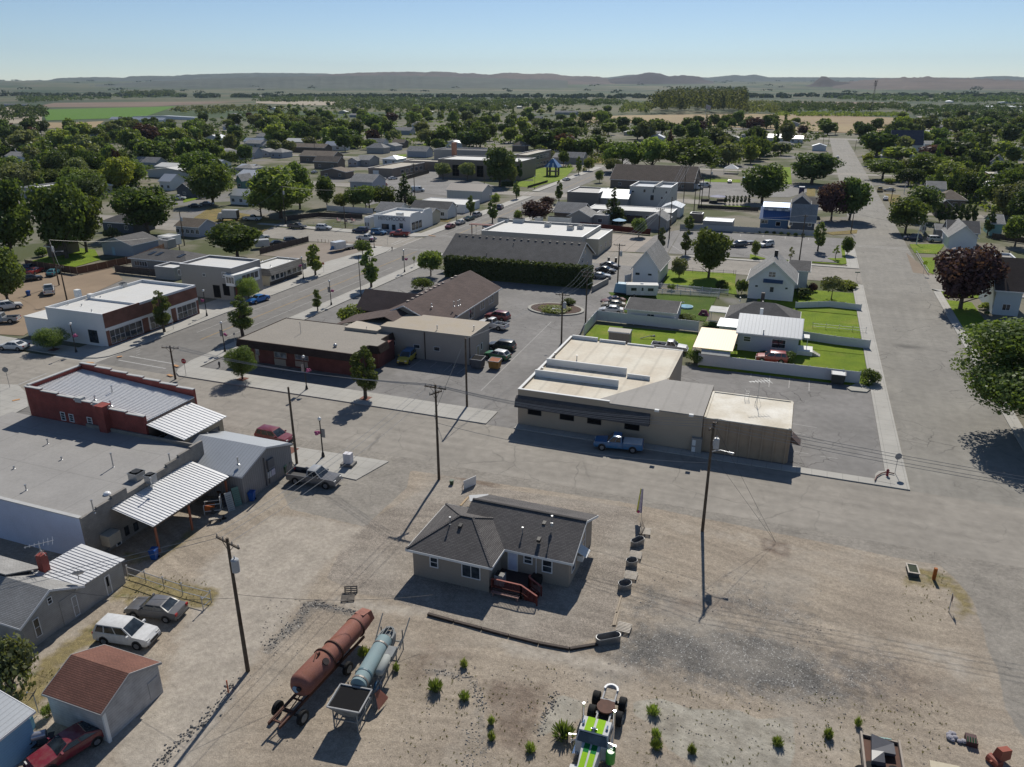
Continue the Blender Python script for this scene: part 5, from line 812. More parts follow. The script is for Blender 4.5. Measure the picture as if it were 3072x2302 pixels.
m=MB();m.hu([(hk.W-.3,.2,zh),(hk.W+.02,.2,zh),(hk.W+.02,hk.D*.5,zh),(hk.W-.3,hk.D*.5,zh)],[(hk.W-.3,1.5,zh+.8),(hk.W+.02,1.5,zh+.8),(hk.W+.02,hk.D*.5-1.2,zh+.8),(hk.W-.3,hk.D*.5-1.2,zh+.8)]);m.hu([(hk.W-.3,hk.D*.55,zh),(hk.W+.02,hk.D*.55,zh),(hk.W+.02,hk.D,zh),(hk.W-.3,hk.D,zh)],[(hk.W-.3,hk.D*.65,zh+.8),(hk.W+.02,hk.D*.65,zh+.8),(hk.W+.02,hk.D*.9,zh+.8),(hk.W-.3,hk.D*.9,zh+.8)]);hk.part('parapet_crown',m,WHITE,hk.wall)
for xa,ya,xb,yb in ((170,820,245,875),(283,830,318,885),(365,815,400,865)): hk.rq('f',('h',xa,ya),('h',xb,yb),mx=2,fr=BLK)
for k in range(3): hk.rp('r',1+k*2.2,2.6+k*2.2,.8,2.8,mx=1,mz=1,i=0,fr=BLK)
m=MB();p=hk.L(g('h',420,690,zh));m.box(hk.W*.55,1.5,zh-.6,hk.W*.7,3,zh+.6);hk.part('rooftop_unit',m,STEEL,hk.roof)
S('low white shed joined to the lettered white building',('g',1950,575),('h',75,735),8,3.6,'flat',wall=WS,roof=MEMW,name='shed',cat='shed',wins='f2')
S('pale roofed house behind the lettered white building',('h',90,670),('h',340,690),9,3.4,'gable',2.2,'x',WS,ROOFL,wins='')
S('cream roofed shop with timber porch beside the lettered building',('h',595,715),('h',700,725),8,3.2,'gable',1.6,'x',CRW,ROOFL,name='shop',cat='building',wins='')
S('white house with grey roof beside the street of parked cars',('h',480,640),('h',900,665),8,3.,'gable',2.,'x',WS,ROOFG,wins='f3')
S('wide low building with flat bright roof beside the street trees',('h',545,575),('h',1075,612),13,2.8,'flat',wall=WS,roof=MEMW,name='building',cat='building',wins='',par=.1)
S('tan gable metal warehouse with white walls near the school',('h',870,445),('h',1280,465),11,4.,'gable',2.,'x',Pn('white_metal_wall',(.5,.5,.5),.06,.7,pat='ribu',ps=1.6,pd=.8),Pn('tan_metal_roof',(.38,.33,.28),.06,.6,.5,pat='ribx',ps=1.4,pd=.85),name='warehouse',cat='building',wins='')
for lab,a,b,dp,h,wl,rf,nn in (('brick school wing with bright white roof and chimney',('h',785,100),('h',1700,130),22,8.5,BRK,MEMW,3),('long low tan roofed school wing with white door',('h',0,200),('h',300,205),34,4.2,BRK,GRAVR,0),('tall brick school entrance block beside the lawn',('h',1640,50),('h',1760,62),40,8.,BRK,GRAVR,0),('grey walled school gymnasium behind the white roof',('b',1610,760),('b',1985,800),16,9.5,GW,ROOFG,0)):
 s_=S(lab,a,b,dp,h,'flat',wall=wl,roof=rf,name='school_wing',cat='school',wins='')
 for k in range(nn): s_.rp('f',s_.W*(.18+.3*k),s_.W*(.26+.3*k),1,6,mx=2,mz=3,fr=Bw,gl=DARK)
 if 'entrance' in lab:
  for k in range(6): s_.rp('r',4+k*5.5,8+k*5.5,4.6,6.6,mx=3,mz=2,i=0);s_.rp('r',4+k*5.5,8+k*5.5,1,2.8,mx=3,mz=1,i=0)
 if 'chimney' in lab: m=MB();p=s_.L(g('b',1678,830,8.5));m.box(p[0]-1,p[1]+4,6,p[0]+1,p[1]+6,14.5);s_.part('chimney',m,Pn('orange_chimney',(.42,.2,.13),.1),s_.roof)
 if 'low' in lab: s_.rp('f',s_.W*.2,s_.W*.42,.1,3,'door',gl=WHITE,mx=1);[s_.rp('r',8+k*5,11+k*5,1,2.8,mx=3,i=0) for k in range(5)]
S('flat roofed tan school link behind the school wings',('b',1270,870),('b',1600,880),12,4.6,'flat',wall=BRK,roof=GRAVR,name='school_wing',cat='school',wins='')
t=Th('playground_tower','small playground tower with blue and white pitched roof on the lawn','playground',(*g('i',215,285)[:2],0));m=MB()
for sx in (-2.2,2.2):
 for syy in (-2.2,2.2): m.box(sx-.4,syy-.4,0,sx+.4,syy+.4,4.5)
obj('legs',m,Bw,t);m=MB();m.box(-2.5,-2.5,2,2.5,2.5,2.3);obj('platform',m,Bw,t);m=MB();m.hu([(-3.6,-3.6,4.2),(3.6,-3.6,4.2),(3.6,3.6,4.2),(-3.6,3.6,4.2)],[(-.3,-.9,8),(.3,-.9,8),(.3,.9,8),(-.3,.9,8)]);rfp=obj('roof',m,Pl('blue_tarp',(.07,.16,.33),.5),t)
for x_ in (-1.7,1.2): m=MB();m.hu([(x_-.5,-3.64,4.24),(x_+.5,-3.64,4.24),(x_+.5,-3.6,4.3),(x_-.5,-3.6,4.3)],[(x_*.3-.2,-.95,7.8),(x_*.3+.2,-.95,7.8),(x_*.3+.2,-.9,7.9),(x_*.3-.2,-.9,7.9)]);obj('white_stripe',m,WHITE,rfp)
zq=5.2;a=g('h',1365,850,zq);b=g('i',540,965,zq);wb=BD('white_roofed_building','pale building with bright white roof and rooftop units behind the hall',a[0],b[1],b[0],b[1]+19,zq,'building');wb.flat(Pn('pale_grey_wall',(.42,.40,.36),.08),MEMW,.5)
for x_,y_,w,hh_ in (('i',290,800),('i',150,830),('i',380,860),('i',520,870)) and ((60,790,2,1.2),(290,800,6.5,1.6),(160,845,1.5,1.),(410,880,1.6,1.),(520,870,1.5,.9),(-160,800,3,1.2),(-330,790,3,1.)): unit(wb,g('i',x_,y_,zq-.4),w,1.6,hh_,zq-.5,Pn('unit_white',(.55,.55,.53),.1),fan=w<3)
S('yellowish low annex with white roof joined to the bright roofed building',('i',545,975),('i',720,992),15,4.2,'flat',wall=CRW,roof=MEMW,name='annex',cat='building',wins='r3',par=.15)
m=MB();p=g('h',1245,915);
t=Th('pergola','rust red timber pergola at the pale building street side','pergola',(*g('h',1300,945)[:2],0));m=MB()
for k in range(3): m.box(-4+k*3.5,-.1,0,-3.8+k*3.5,.1,3)
obj('posts',m,REDWOOD,t);m=MB();m.box(-4.4,-1,3,4.4,1,3.15);obj('roof',m,REDWOOD,t)
S('brown roofed house with chimney left of the dark conifer',('i',200,695),('i',560,700),10,3.,'gable',2.6,'x',Bw,ROOFL,wins='')
S('grey gabled house in front of the brown roofed house',('i',365,735),('i',640,745),9,3.,'gable',2.,'y',GW,ROOFL,wins='')
S('low flat grey building right of the gabled grey house',('i',650,720),('i',830,725),9,3.2,'flat',wall=GW,roof=ROOFL,name='building',cat='building',wins='f1',par=.1)
S('long low motel row with bright white roof behind the conifer',('i',590,650),('i',1540,695),10,3.4,'flat',wall=Pn('motel_grey',(.33,.31,.28),.1),roof=MEMW,name='motel',cat='building',wins='f9',par=.1)
S('pale open carport roof at the end of the motel row',('i',1410,640),('i',1640,645),9,3.,'gable',1.2,'y',WS,MRW,name='carport',cat='carport',wins='')
S('faded garage with half tan roof beside the alley and fence',('i',1220,790),('i',1500,775),9,2.8,'gable',2.,'y',GW,ROOFL,name='garage',cat='garage',wins='')
S('grey windowless shop block beside the main street',('i',355,470),('i',740,470),16,5.,'flat',wall=Pn('taupe_wall',(.2,.18,.16),.08),roof=Pn('pale_felt',(.4,.39,.37),.08),name='shop',cat='building',wins='')
S('shop with pale blue slanted metal roof left of the white block',('i',720,520),('i',1030,560),12,3.,'gable',2.6,'x',GW,MRW,name='shop',cat='building',wins='')
zz2=7.;a=g('i',1055,405,zz2);b=g('i',1520,418,zz2);w2=BD('white_block','white two storey building with parapets and grey roof',a[0],b[1],b[0],b[1]+16,zz2,'building');w2.flat(Pn('offwhite_wall',(.52,.50,.46),.06),Pn('pale_blue_roof',(.45,.48,.52),.06),.8)
for xa,ya,xb,yb in ((1088,450,1115,470),(1218,435,1240,472),(1320,435,1333,475),(1462,458,1480,485),(1295,500,1330,560),(1410,520,1430,545)): w2.rq('f',('i',xa,ya),('i',xb,yb),mx=1,fw=.08)
m=MB();m.box(w2.W*.6,0,zz2-.8,w2.W*.63,w2.D,zz2+.5);w2.part('roof_divider',m,Pn('offwhite_wall',(.52,.5,.46)),w2.roof)
S('long low building with dark shingle roof under the big willows',('i',870,315),('i',1760,380),22,3.2,'gable',5.5,'x',Bw,Sg('old_brown_shingles',(.10,.08,.07),(.15,.12,.10)),name='hall',cat='building',wins='f4')
S('white roofed carport beside the blue house',('j',40,940),('j',430,960),7,2.8,'flat',wall=GW,roof=Pl('white_panel',(.85,.85,.85),.4),name='carport',cat='carport',wins='',par=.05)
S('small dark flat roofed shed by the alley behind the white carport',('i',1730,705),('i',1870,710),4,2.5,'flat',wall=Bw,roof=GREYR,name='shed',cat='shed',wins='')
zb_=3.;a=g('j',785,915,zb_);b=g('j',1190,935,zb_);bh=BD('blue_roofed_house','blue house with blue roof and dormer row of small windows',a[0],b[1],b[0],b[1]+9,zb_,'house');bh.gable(BLW,MRB,3.,'x',.4)
m=MB();m.box(1,3.2,4.6,bh.W-1,5.,6.2);dm=bh.part('dormer',m,GS,bh.roof)
for k in range(3): m=MB();m.box(2.2+k*2.4,3.12,5.,3.6+k*2.4,3.2,5.7);o=bh.part('window',m,TRIM,dm);
m=MB();m.hu([(.5,2.8,6.15),(bh.W-.5,2.8,6.15),(bh.W-.5,5.6,7.3),(.5,5.6,7.3)],[(.5,2.8,6.3),(bh.W-.5,2.8,6.3),(bh.W-.5,5.6,7.4),(.5,5.6,7.4)]);bh.part('dormer_roof',m,MRB,dm)
bh.rq('f',('j',1010,955),('j',1060,1010),'door',gl=DARK,mx=1);bh.rq('f',('j',815,930),('j',895,975),mx=2)
a=g('j',1190,960,3.);b=g('j',1540,975,3.);nb=BD('grey_house','slate house with steep pale grey roof joined to the blue house',a[0],b[1],b[0],b[1]+10,3.,'house');nb.gable(DKW,ROOFL,4.6,'x',.35);nb.rq('f',('j',1190,960),('j',1220,1000),mx=1);nb.rq('f',('j',1440,970),('j',1475,1015),mx=1)
S('dark gabled house behind the slate house near the street trees',('j',1205,715),('j',1480,725),11,5.,'gable',2.6,'y',DKW,ROOFG,wins='')
S('grey roofed wing right of the dark gable near the street trees',('j',1400,730),('j',1580,745),9,4.,'gable',2.,'x',DKW,ROOFG,wins='')
za=3.2;a=g('i',1075,1320,za);b=g('i',1360,1345,za);ct=BD('white_cottage','white steep gabled cottage beside the alley and vinyl fence',a[0],b[1],b[0]+.8,b[1]+14,za,'house');ct.gable(WS,ROOFL,4.2,'y',.5);ct.rq('f',('i',1132,1358),('i',1172,1382),mx=2,fr=BLK,fw=.04);ct.rq('f',('i',1270,1370),('i',1305,1388),mx=2,fr=BLK,fw=.04)
a=g('o',1005,660,2.7);b=g('o',1590,705,2.7);S('white outbuilding with grey shingle roof inside the vinyl fence',('o',1005,662),('o',1590,705),8.5,2.7,'gable',1.1,'x',WS,ROOFG,name='outbuilding',cat='shed',wins='f1')
a=g('o',825,900,2.3);b=g('o',1065,925,2.3);ss=S('small tan garden shed with ribbed roof on the lawn',('o',825,905),('o',1068,925),2.2,2.2,'gable',.35,'x',Pn('tan_shed',(.33,.29,.25),.06,1,pat='ribu',ps=4,pd=.8),Pl('tan_shed_roof',(.36,.32,.27),.6),name='shed',cat='shed',wins='',ov=.08)
a=g('q',640,215,3.6);b=g('q',1158,250,3.6);chh=BD('white_house','tall white gabled house with blue awning above its door',a[0],b[1]-.5,b[0],b[1]+11,3.6,'house');chh.gable(WS,ROOFL,4.2,'y',.5)
chh.rq('f',('q',872,122),('q',932,175),mx=2,mz=2);chh.rq('f',('q',882,275),('q',912,328),'door',mx=1,gl=GLS);chh.rq('f',('q',730,255),('q',755,275),mx=1);chh.rq('f',('q',1035,280),('q',1058,300),mx=1)
p=chh.L(oP('q',812,200,1,a[1]-.4));q=chh.L(oP('q',1008,245,1,a[1]-.4));m=MB();m.hu([(p[0],-.6,q[2]),(q[0],-.6,q[2]),(q[0],.5,q[2]+.1),(p[0],.5,q[2]+.1)],[(p[0],.3,p[2]),(q[0],.3,p[2]-.1),(q[0],.5,p[2]-.1),(p[0],.5,p[2])]);chh.part('awning',m,Pl('blue_awning',(.05,.09,.16),.7),chh.wall)
p=chh.L(g('j',1010,1450,8));m=MB();m.box(chh.W/2-.3,6,6.5,chh.W/2+.4,6.8,9);chh.part('chimney',m,BLK,chh.roof)
S('grey shingled side wing behind the tall white gabled house',('q',1060,100),('q',1290,130),8,4.,'gable',1.4,'x',WS,ROOFG,wins='')
a=g('q',435,555,2.8);b=g('q',1275,625,2.8);gh=BD('grey_roofed_house','low house with grey hip roof and stubby brick chimney',a[0],b[1]-3.5,b[0]-1.4,b[1]+5.5,2.8,'house');gh.hip(WS,ROOFG,2.3,'x',.4);p=gh.L(g('q',805,400,4.8));m=MB();m.box(p[0]-.3,p[1]-.3,4,p[0]+.3,p[1]+.3,6);gh.part('chimney',m,DG,gh.roof);pipes(gh,[('q',575,415,385,4.),('q',806,440,425,4.6)])
m=MB();m.box(-3.2,4.6,2.5,0,8.6,2.65);o=gh.part('patio_roof',m,Pn('stained_white',(.5,.5,.48),.2,1),gh.wall);m=MB();[m.box(x_,y_,0,x_+.1,y_+.1,2.5) for x_ in (-3.1,-.3) for y_ in (4.7,8.4)];m.box(-3.1,4.7,.8,-.2,4.75,.95);gh.part('post',m,TRIM,o)
zc=3.;a=g('q',535,745,zc);b=g('q',1195,805,zc);cc=BD('front_cottage','pale blue grey cottage with ribbed metal roof behind the vinyl fence',a[0],(a[1]+b[1])/2,b[0]+.1,(a[1]+b[1])/2+8.6,zc,'house');cc.gable(Pn('pale_blue_siding',(.46,.50,.56),.06,.7,pat='siding',ps=4.5,pd=.88),MRW,2.1,'x',.4)
cc.rq('f',('q',617,777),('q',678,828),mx=1,mz=2);cc.rq('f',('q',905,805),('q',958,893),mx=1,mz=2);cc.rq('f',('q',975,812),('q',1028,897),mx=1,mz=2)
for v,x_,y_,w,hh_ in (('q',792,545,.5,.9),('q',814,740,.2,.5)): p=cc.L(g(v,x_,y_,4.6 if y_<600 else 3.4));m=MB();m.box(p[0]-w/2,p[1]-w/2,p[2]-.6,p[0]+w/2,p[1]+w/2,p[2]+hh_);cc.part('chimney',m,WHITE,cc.roof)
m=MB();m.box(-3.,3.2,0,.4,7.6,2.9);lw=cc.part('side_wing',m,WS);m=MB();m.box(-3.4,2.9,2.9,.1,8,3.05);cc.part('wing_roof',m,MRW,lw)
m=MB();m.box(cc.W-.4,1.2,0,cc.W+1.9,4.2,.75);po=cc.part('porch',m,WHITE,cc.wall);m=MB();m.box(cc.W-.1,2.2,2.6,cc.W+1.2,4.2,2.7).box(cc.W+.9,2.3,.7,cc.W+1.,2.4,2.6);cc.part('porch_roof',m,WHITE,po);m=MB();[m.box(cc.W+1.9+.3*k,1.3,0,cc.W+2.2+.3*k,2.6,.6-.15*k) for k in range(4)];cc.part('steps',m,KERB,po)
zz=2.6;a=g('q',95,890,zz);b=g('q',500,930,zz);c=g('q',170,685,zz+.35);t=Th('carport','cream ribbed carport roof beside the pale cottage','carport',(a[0],(a[1]+b[1])/2,0));W=b[0]-a[0];D=c[1]-(a[1]+b[1])/2;m=MB();m.hu([(0,0,zz),(W,0,zz),(W,D,zz+.35),(0,D,zz+.35)],[(0,0,zz+.07),(W,0,zz+.07),(W,D,zz+.42),(0,D,zz+.42)]);obj('roof',m,MRC,t)
for x_ in (.3,W-.4):
 for y_ in (.3,D-.4): m=MB();m.box(x_,y_,0,x_+.1,y_+.1,zz);obj('post',m,TRIM,t)
m=MB();m.hu([(1.4,-.9,2.),(W-.3,-.9,2.),(W-.3,.1,2.45),(1.4,.1,2.45)],[(1.4,-.9,2.04),(W-.3,-.9,2.04),(W-.3,.1,2.5),(1.4,.1,2.5)]);obj('awning',m,Pn('translucent_panel',(.5,.5,.46),.2,2),t)
S('dark brown shingled church with pale blue siding at the right edge',('r',1470,415),('r',1790,440),14,4.6,'gable',5.,'x',Pn('church_siding',(.46,.51,.53),.06,.7,pat='siding',ps=4,pd=.88),Sg('deep_brown_shingles',(.07,.055,.05),(.095,.075,.065)),name='church',cat='church',wins='f1')
S('pale flat roofed wing behind the dark roofed church',('r',1430,120),('r',1760,150),12,5.,'flat',wall=WS,roof=GREYR,name='church_wing',cat='building',wins='')
S('low house with pale gable roof behind the purple tree',('k',1255,1120),('k',1640,1130),13,3.2,'gable',3.2,'y',WS,ROOFL,wins='')
S('long grey roofed house right of the white pickup truck',('k',1235,1050),('k',1655,1065),9,3.4,'gable',2.6,'x',GS,ROOFG,wins='f2')
S('small grey roofed shed beside the parked white suv',('k',1095,1030),('k',1235,1010),6,2.6,'gable',1.2,'x',GW,ROOFL,name='shed',cat='shed',wins='')
S('teal house behind a dark board fence at the right edge',('k',1810,960),('k',1950,930),10,3.4,'gable',2.,'x',Pn('turquoise_wall',(.22,.38,.36),.06),ROOFL,wins='')
S('broad brown grey hip roofed house among the right hand trees',('k',1100,635),('k',1490,640),12,3.,'hip',2.8,'x',Bw,ROOFT,wins='f4')
S('pale cross gabled house behind the hip roofed house on the right',('k',960,480),('k',1250,520),10,3.6,'gable',2.4,'x',WS,ROOFL,wins='')
S('steep little gabled house in front of the hip roofed house',('k',1095,745),('k',1320,725),8,3.,'gable',2.4,'y',Bw,ROOFL,wins='')
S('long white roofed house behind round trees on the right',('k',1600,500),('k',1900,560),10,3.,'gable',1.2,'x',WS,MEMW,wins='')
S('tan stone building with cream roof beyond the right trees',('k',1760,300),('k',1970,310),9,4.,'flat',wall=Pn('orange_tan_wall',(.42,.27,.14),.06),roof=CRW,name='building',cat='building',wins='',par=.1)
S('grey gabled house beside the tan walled building',('k',1830,360),('k',1950,365),8,3.,'gable',2.2,'y',Bw,ROOFL,wins='')
S('slate blue steep house at the upper right edge',('d',1890,870),('d',2090,900),11,4.,'gable',3.6,'y',GS,ROOFG,wins='')
S('big purple grey roofed barn at the far end of the street',('d',1060,735),('d',1340,740),20,4.5,'gable',9.,'x',WS,Sg('slate_purple_shingles',(.13,.12,.145),(.10,.095,.12)),name='barn',cat='building',wins='')
S('white walled annex right of the purple roofed barn',('d',1345,725),('d',1545,740),12,4.,'gable',2.,'x',WS,ROOFL,name='annex',cat='building',wins='')
BGH=[('b',280,745,400,760,'g'),('b',375,745,520,770,'G'),('b',440,820,590,850,'G'),('b',0,790,90,800,'L'),('b',100,800,240,800,'L'),('b',480,880,715,885,'G'),('b',790,870,870,875,'L'),('b',870,860,960,870,'g'),('b',930,760,1120,760,'g'),('b',1100,740,1180,750,'L'),('b',1180,715,1270,720,'G'),('b',1280,790,1490,790,'L'),('b',1100,855,1200,865,'W'),('b',650,535,735,540,'L'),('b',1150,600,1260,620,'L'),('b',560,960,760,975,'G'),('b',500,1060,570,1050,'T'),('b',800,1050,1005,1060,'L'),('b',1620,720,1780,725,'W'),('c',100,700,240,705,'W'),('c',0,740,110,745,'G'),('c',210,760,390,770,'W'),('c',360,840,480,850,'L'),('c',470,840,610,850,'g'),('c',0,490,110,495,'g'),('c',120,500,240,505,'g'),('c',410,450,520,460,'g'),('c',1660,690,1750,700,'L'),('c',2090,670,2212,670,'L'),('d',0,670,150,680,'W'),('d',380,745,510,750,'W'),('d',1440,730,1560,740,'L'),('d',1640,910,1710,920,'g'),('a',1840,790,1960,800,'L'),('a',1900,815,2100,820,'L'),('a',2120,800,2212,800,'L'),('a',2015,935,2190,940,'L'),('a',2040,1000,2200,1010,'W'),('a',1360,1050,1470,1055,'W'),('a',1590,1070,1710,1080,'L'),('a',80,385,175,390,'L'),('a',1120,505,1230,530,'W'),('a',1380,480,1430,510,'W'),('b',200,330,270,335,'g'),('d',1510,355,1640,362,'W'),('d',1940,362,2212,372,'W'),('d',1850,405,2212,410,'W'),('c',660,247,735,247,'W'),('c',1980,650,2090,650,'L'),('k',1900,220,2050,230,'L'),('k',640,220,720,230,'L'),('k',930,935,990,945,'W'),('k',2140,60,2211,60,'W')]
bgw={'g':GW,'G':Bw,'L':GS,'W':WS,'T':TEAL};bgr={'g':ROOFL,'G':ROOFT,'L':ROOFL,'W':MRW,'T':ROOFL}
adj={'g':'grey roofed','G':'brown roofed','L':'pale shingled','W':'white metal roofed','T':'teal walled'}
near={'a':'in the left hand tree belt','b':'in the residential blocks left of the school','c':'in the blocks beyond the main street','d':'beyond the far end of the right street','k':'among the trees right of the street'}
for i,(v,xa,ya,xb,yb,kk) in enumerate(BGH):
 h=3.+(i%3)*.3;dp=8+(i*7%5)
 A_=g(v,xa,ya,h)
 if A_[1]>1400: dp=30
 S('small '+adj[kk]+' house '+near[v],(v,xa,ya),(v,xb,yb),dp,h,'gable' if i%4 else 'hip',1.6+(i%3)*.5,'x' if i%3 else 'y',bgw[kk],bgr[kk],wins='f2' if A_[1]<420 else '',group='background '+adj[kk]+' houses '+near[v])
BARK=Pn('bark',(.11,.085,.065),.3,3)
TONE={'green':Fo('leaf_green',(0.113,0.152,0.047),(0.078,0.112,0.039),(0.166,0.200,0.063)),'dark':Fo('leaf_dark',(0.080,0.110,0.041),(0.059,0.085,0.036),(0.116,0.150,0.049),.3),'light':Fo('leaf_light',(0.179,0.219,0.067),(0.129,0.169,0.058),(0.241,0.276,0.081),.42),
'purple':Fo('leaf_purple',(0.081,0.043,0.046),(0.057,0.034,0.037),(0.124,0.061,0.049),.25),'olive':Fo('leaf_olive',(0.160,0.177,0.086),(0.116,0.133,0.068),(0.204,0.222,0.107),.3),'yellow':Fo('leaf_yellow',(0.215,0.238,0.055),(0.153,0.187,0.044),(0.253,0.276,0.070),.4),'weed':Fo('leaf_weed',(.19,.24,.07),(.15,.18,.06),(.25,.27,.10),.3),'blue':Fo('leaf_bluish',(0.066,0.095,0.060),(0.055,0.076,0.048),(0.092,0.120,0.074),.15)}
def rndv(rg,n): v=rg.normal(size=(n,3));return v/np.linalg.norm(v,axis=1)[:,None]
def cM(name,Hh,Wd,zb,n,leaf,shape,seed,nb=22):
 rg=np.random.default_rng(seed);hz_=(Hh-zb)/2;cz=(Hh+zb)/2
 cs=[];rs_=[]
 for i in range(nb):
  d=rndv(rg,1)[0];k=rg.uniform(.45,.78)
  if shape=='round': c=np.array([d[0]*Wd/2*k,d[1]*Wd/2*k,cz+d[2]*hz_*k]);r=Wd*rg.uniform(.15,.24)
  elif shape=='big': c=np.array([d[0]*Wd/2*k,d[1]*Wd/2*k,cz+d[2]*hz_*k*1.0]);r=Wd*rg.uniform(.12,.2)
  elif shape=='column':
   t=(i+.5)/nb;w=Wd/2*(sin(pi*min(1,t*.85+.1))**.7)*.55;a=rg.uniform(0,6.3);c=np.array([w*cos(a),w*sin(a),zb+(Hh-zb)*(.06+.88*t)]);r=Wd*rg.uniform(.17,.26)*(1.1-.6*t)
  elif shape=='conifer':
   t=((i+.5)/nb)**1.25;w=Wd/2*(1-t)*.75;a=rg.uniform(0,6.3);c=np.array([w*cos(a),w*sin(a),zb+(Hh-zb)*t*.96]);r=Wd*(.06+.17*(1-t))
  elif shape=='willow':
   k=rg.uniform(.5,.85);d[2]=abs(d[2])*1.2-.25;c=np.array([d[0]*Wd/2*k,d[1]*Wd/2*k,Hh*.42+d[2]*Hh*.42*k]);r=Wd*rg.uniform(.13,.2)
  elif shape=='bush': d[2]=abs(d[2])*.9;k=rg.uniform(.4,.7);c=np.array([d[0]*Wd/2*k,d[1]*Wd/2*k,Hh*.3+d[2]*Hh*.55*k]);r=Wd*rg.uniform(.2,.28)
  elif shape=='weeping': a=rg.uniform(0,6.3);k=rg.uniform(.2,.8);c=np.array([cos(a)*Wd/2*k,sin(a)*Wd/2*k,Hh*(.85-.35*k*k)]);r=Wd*rg.uniform(.1,.18)
  elif shape=='sparse': a=rg.uniform(0,6.3);k=rg.uniform(.1,.8);t=rg.uniform(.1,.95);c=np.array([cos(a)*Wd/2*k,sin(a)*Wd/2*k,zb+(Hh-zb)*t]);r=Wd*rg.uniform(.08,.13)
  cs.append(c);rs_.append(r)
 cs=np.array(cs);rs_=np.array(rs_);p=rs_**2;p/=p.sum();idx=rg.choice(nb,n,p=p);d=rndv(rg,n);rad=rs_[idx]*rg.uniform(.7,1.12,n)
 pos=cs[idx]+d*rad[:,None]*np.array([1,1,.85]);pos[:,2]=np.maximum(pos[:,2],.15 if shape in('bush','willow','conifer') else zb*.75)
 nr=d+rndv(rg,n)*.75;nr/=np.linalg.norm(nr,axis=1)[:,None]
 t=np.cross(nr,rndv(rg,n));t/=np.linalg.norm(t,axis=1)[:,None];b=np.cross(nr,t);s=leaf*rg.uniform(.55,1.3,n)/2;e=rg.uniform(.6,1.,n)
 q=np.stack([pos-t*s[:,None],pos-b*(s*e)[:,None],pos+t*s[:,None]+nr*(s*.25)[:,None],pos+b*(s*e)[:,None]],1).reshape(-1,3)
 me=bpy.data.meshes.new(name);me.vertices.add(n*4);me.vertices.foreach_set('co',q.astype(np.float32).ravel());me.loops.add(n*4);me.loops.foreach_set('vertex_index',np.arange(n*4,dtype=np.int32));me.polygons.add(n);me.polygons.foreach_set('loop_start',np.arange(0,n*4,4,dtype=np.int32));me.update(calc_edges=True);me.materials.append(TONE['green']);return me
def tM(Hh,Wd,zb,shape,seed):
 rr=random.Random(seed);m=MB();r=max(.06,Hh*.022)
 if shape=='bush':
  for i in range(4): a=i*1.6;m.tb([(0,0,0),(cos(a)*Wd*.2,sin(a)*Wd*.2,Hh*.5)],[.05,.02],5)
  return m.mesh('trunk',BARK)
 top=Hh*(.92 if shape in('conifer','column') else .6);m.tb([(0,0,-.05),(.02*Hh*rr.uniform(-1,1),.0,top*.4),(0,.02*Hh*rr.uniform(-1,1),top)],[r*1.35,r*.9,r*.25],8)
 for i in range(7 if shape!='conifer' else 4):
  a=i*2.4+rr.random();z=zb*rr.uniform(.6,1.1)+(Hh-zb)*.08*i*.5;L_=Wd*rr.uniform(.22,.38);up=Hh*rr.uniform(.12,.25) if shape!='column' else Hh*.28
  if shape=='column':L_*=.7
  m.tb([(0,0,z),(cos(a)*L_*.5,sin(a)*L_*.5,z+up*.55),(cos(a)*L_,sin(a)*L_,z+up)],[r*.5,r*.32,r*.1],5)
 return m.mesh('trunk',BARK,True)
SPEC={'round':(9,8,1.5),'big':(15,13,1.9),'column':(7.5,3.4,1.5),'conifer':(13,6,1.),'willow':(16,14,.5),'weed':(1.6,1.7,.0),'bush':(2.6,3,.1),'weeping':(4.5,6.5,1.4),'sparse':(4,2.4,1.3)}
LEAFN={'near':{'round':(14000,.27),'big':(42000,.31),'column':(7000,.2),'conifer':(5000,.35),'willow':(9000,.5),'bush':(2200,.22),'weeping':(3500,.25),'sparse':(500,.2)},
'mid':{'round':(3600,.62),'big':(6500,.8),'column':(1300,.48),'conifer':(2200,.6),'willow':(7500,.75),'bush':(700,.42),'weeping':(1500,.4),'sparse':(300,.3)},
'far':{'round':(1100,1.25),'big':(1900,1.5),'column':(350,1.),'conifer':(600,1.1),'willow':(1500,1.4),'bush':(220,.8),'weeping':(300,.9),'sparse':(120,.6)}}
_pc={}
def weed_mesh(Hh,Wd,seed):
 rr=random.Random(seed);m=MB()
 for i in range(230):
  a=rr.uniform(0,6.3);k=rr.random()**.6;x,y=cos(a)*Wd*.32*k,sin(a)*Wd*.32*k;l=Hh*rr.uniform(.45,1.)*(1.1-.45*k);dx,dy=cos(a)*Wd*.2*k+rr.gauss(0,.12),sin(a)*Wd*.2*k+rr.gauss(0,.12);w=rr.uniform(.03,.07);c,s=cos(a+1.6+rr.gauss(0,.6))*w,sin(a+1.6)*w
  z0=l*rr.uniform(0,.5);m.py([(x-c,y-s,z0),(x+c,y+s,z0),(x+dx*.8+c*1.3,y+dy*.8+s*1.3,z0+l*.5),(x+dx,y+dy,z0+l*.75)])
 return m.mesh('crown',TONE['green'])
def proto(shape,lod,var):
 k=(shape,lod,var)
 if k not in _pc:
  Hh,Wd,zb=SPEC[shape]
  if shape=='weed': _pc[k]=(weed_mesh(Hh,Wd,var),None);return _pc[k]
  n,lf=LEAFN[lod][shape];sd=hash((len(shape)*7+ord(shape[0])*13+var*101))%9999
  _pc[k]=(cM('crown',Hh,Wd,zb,n,lf,shape,sd,{'big':44,'willow':36,'column':20,'conifer':34,'round':28,'bush':12,'weeping':18,'sparse':14}[shape]),tM(Hh,Wd,zb,shape,sd))
 return _pc[k]
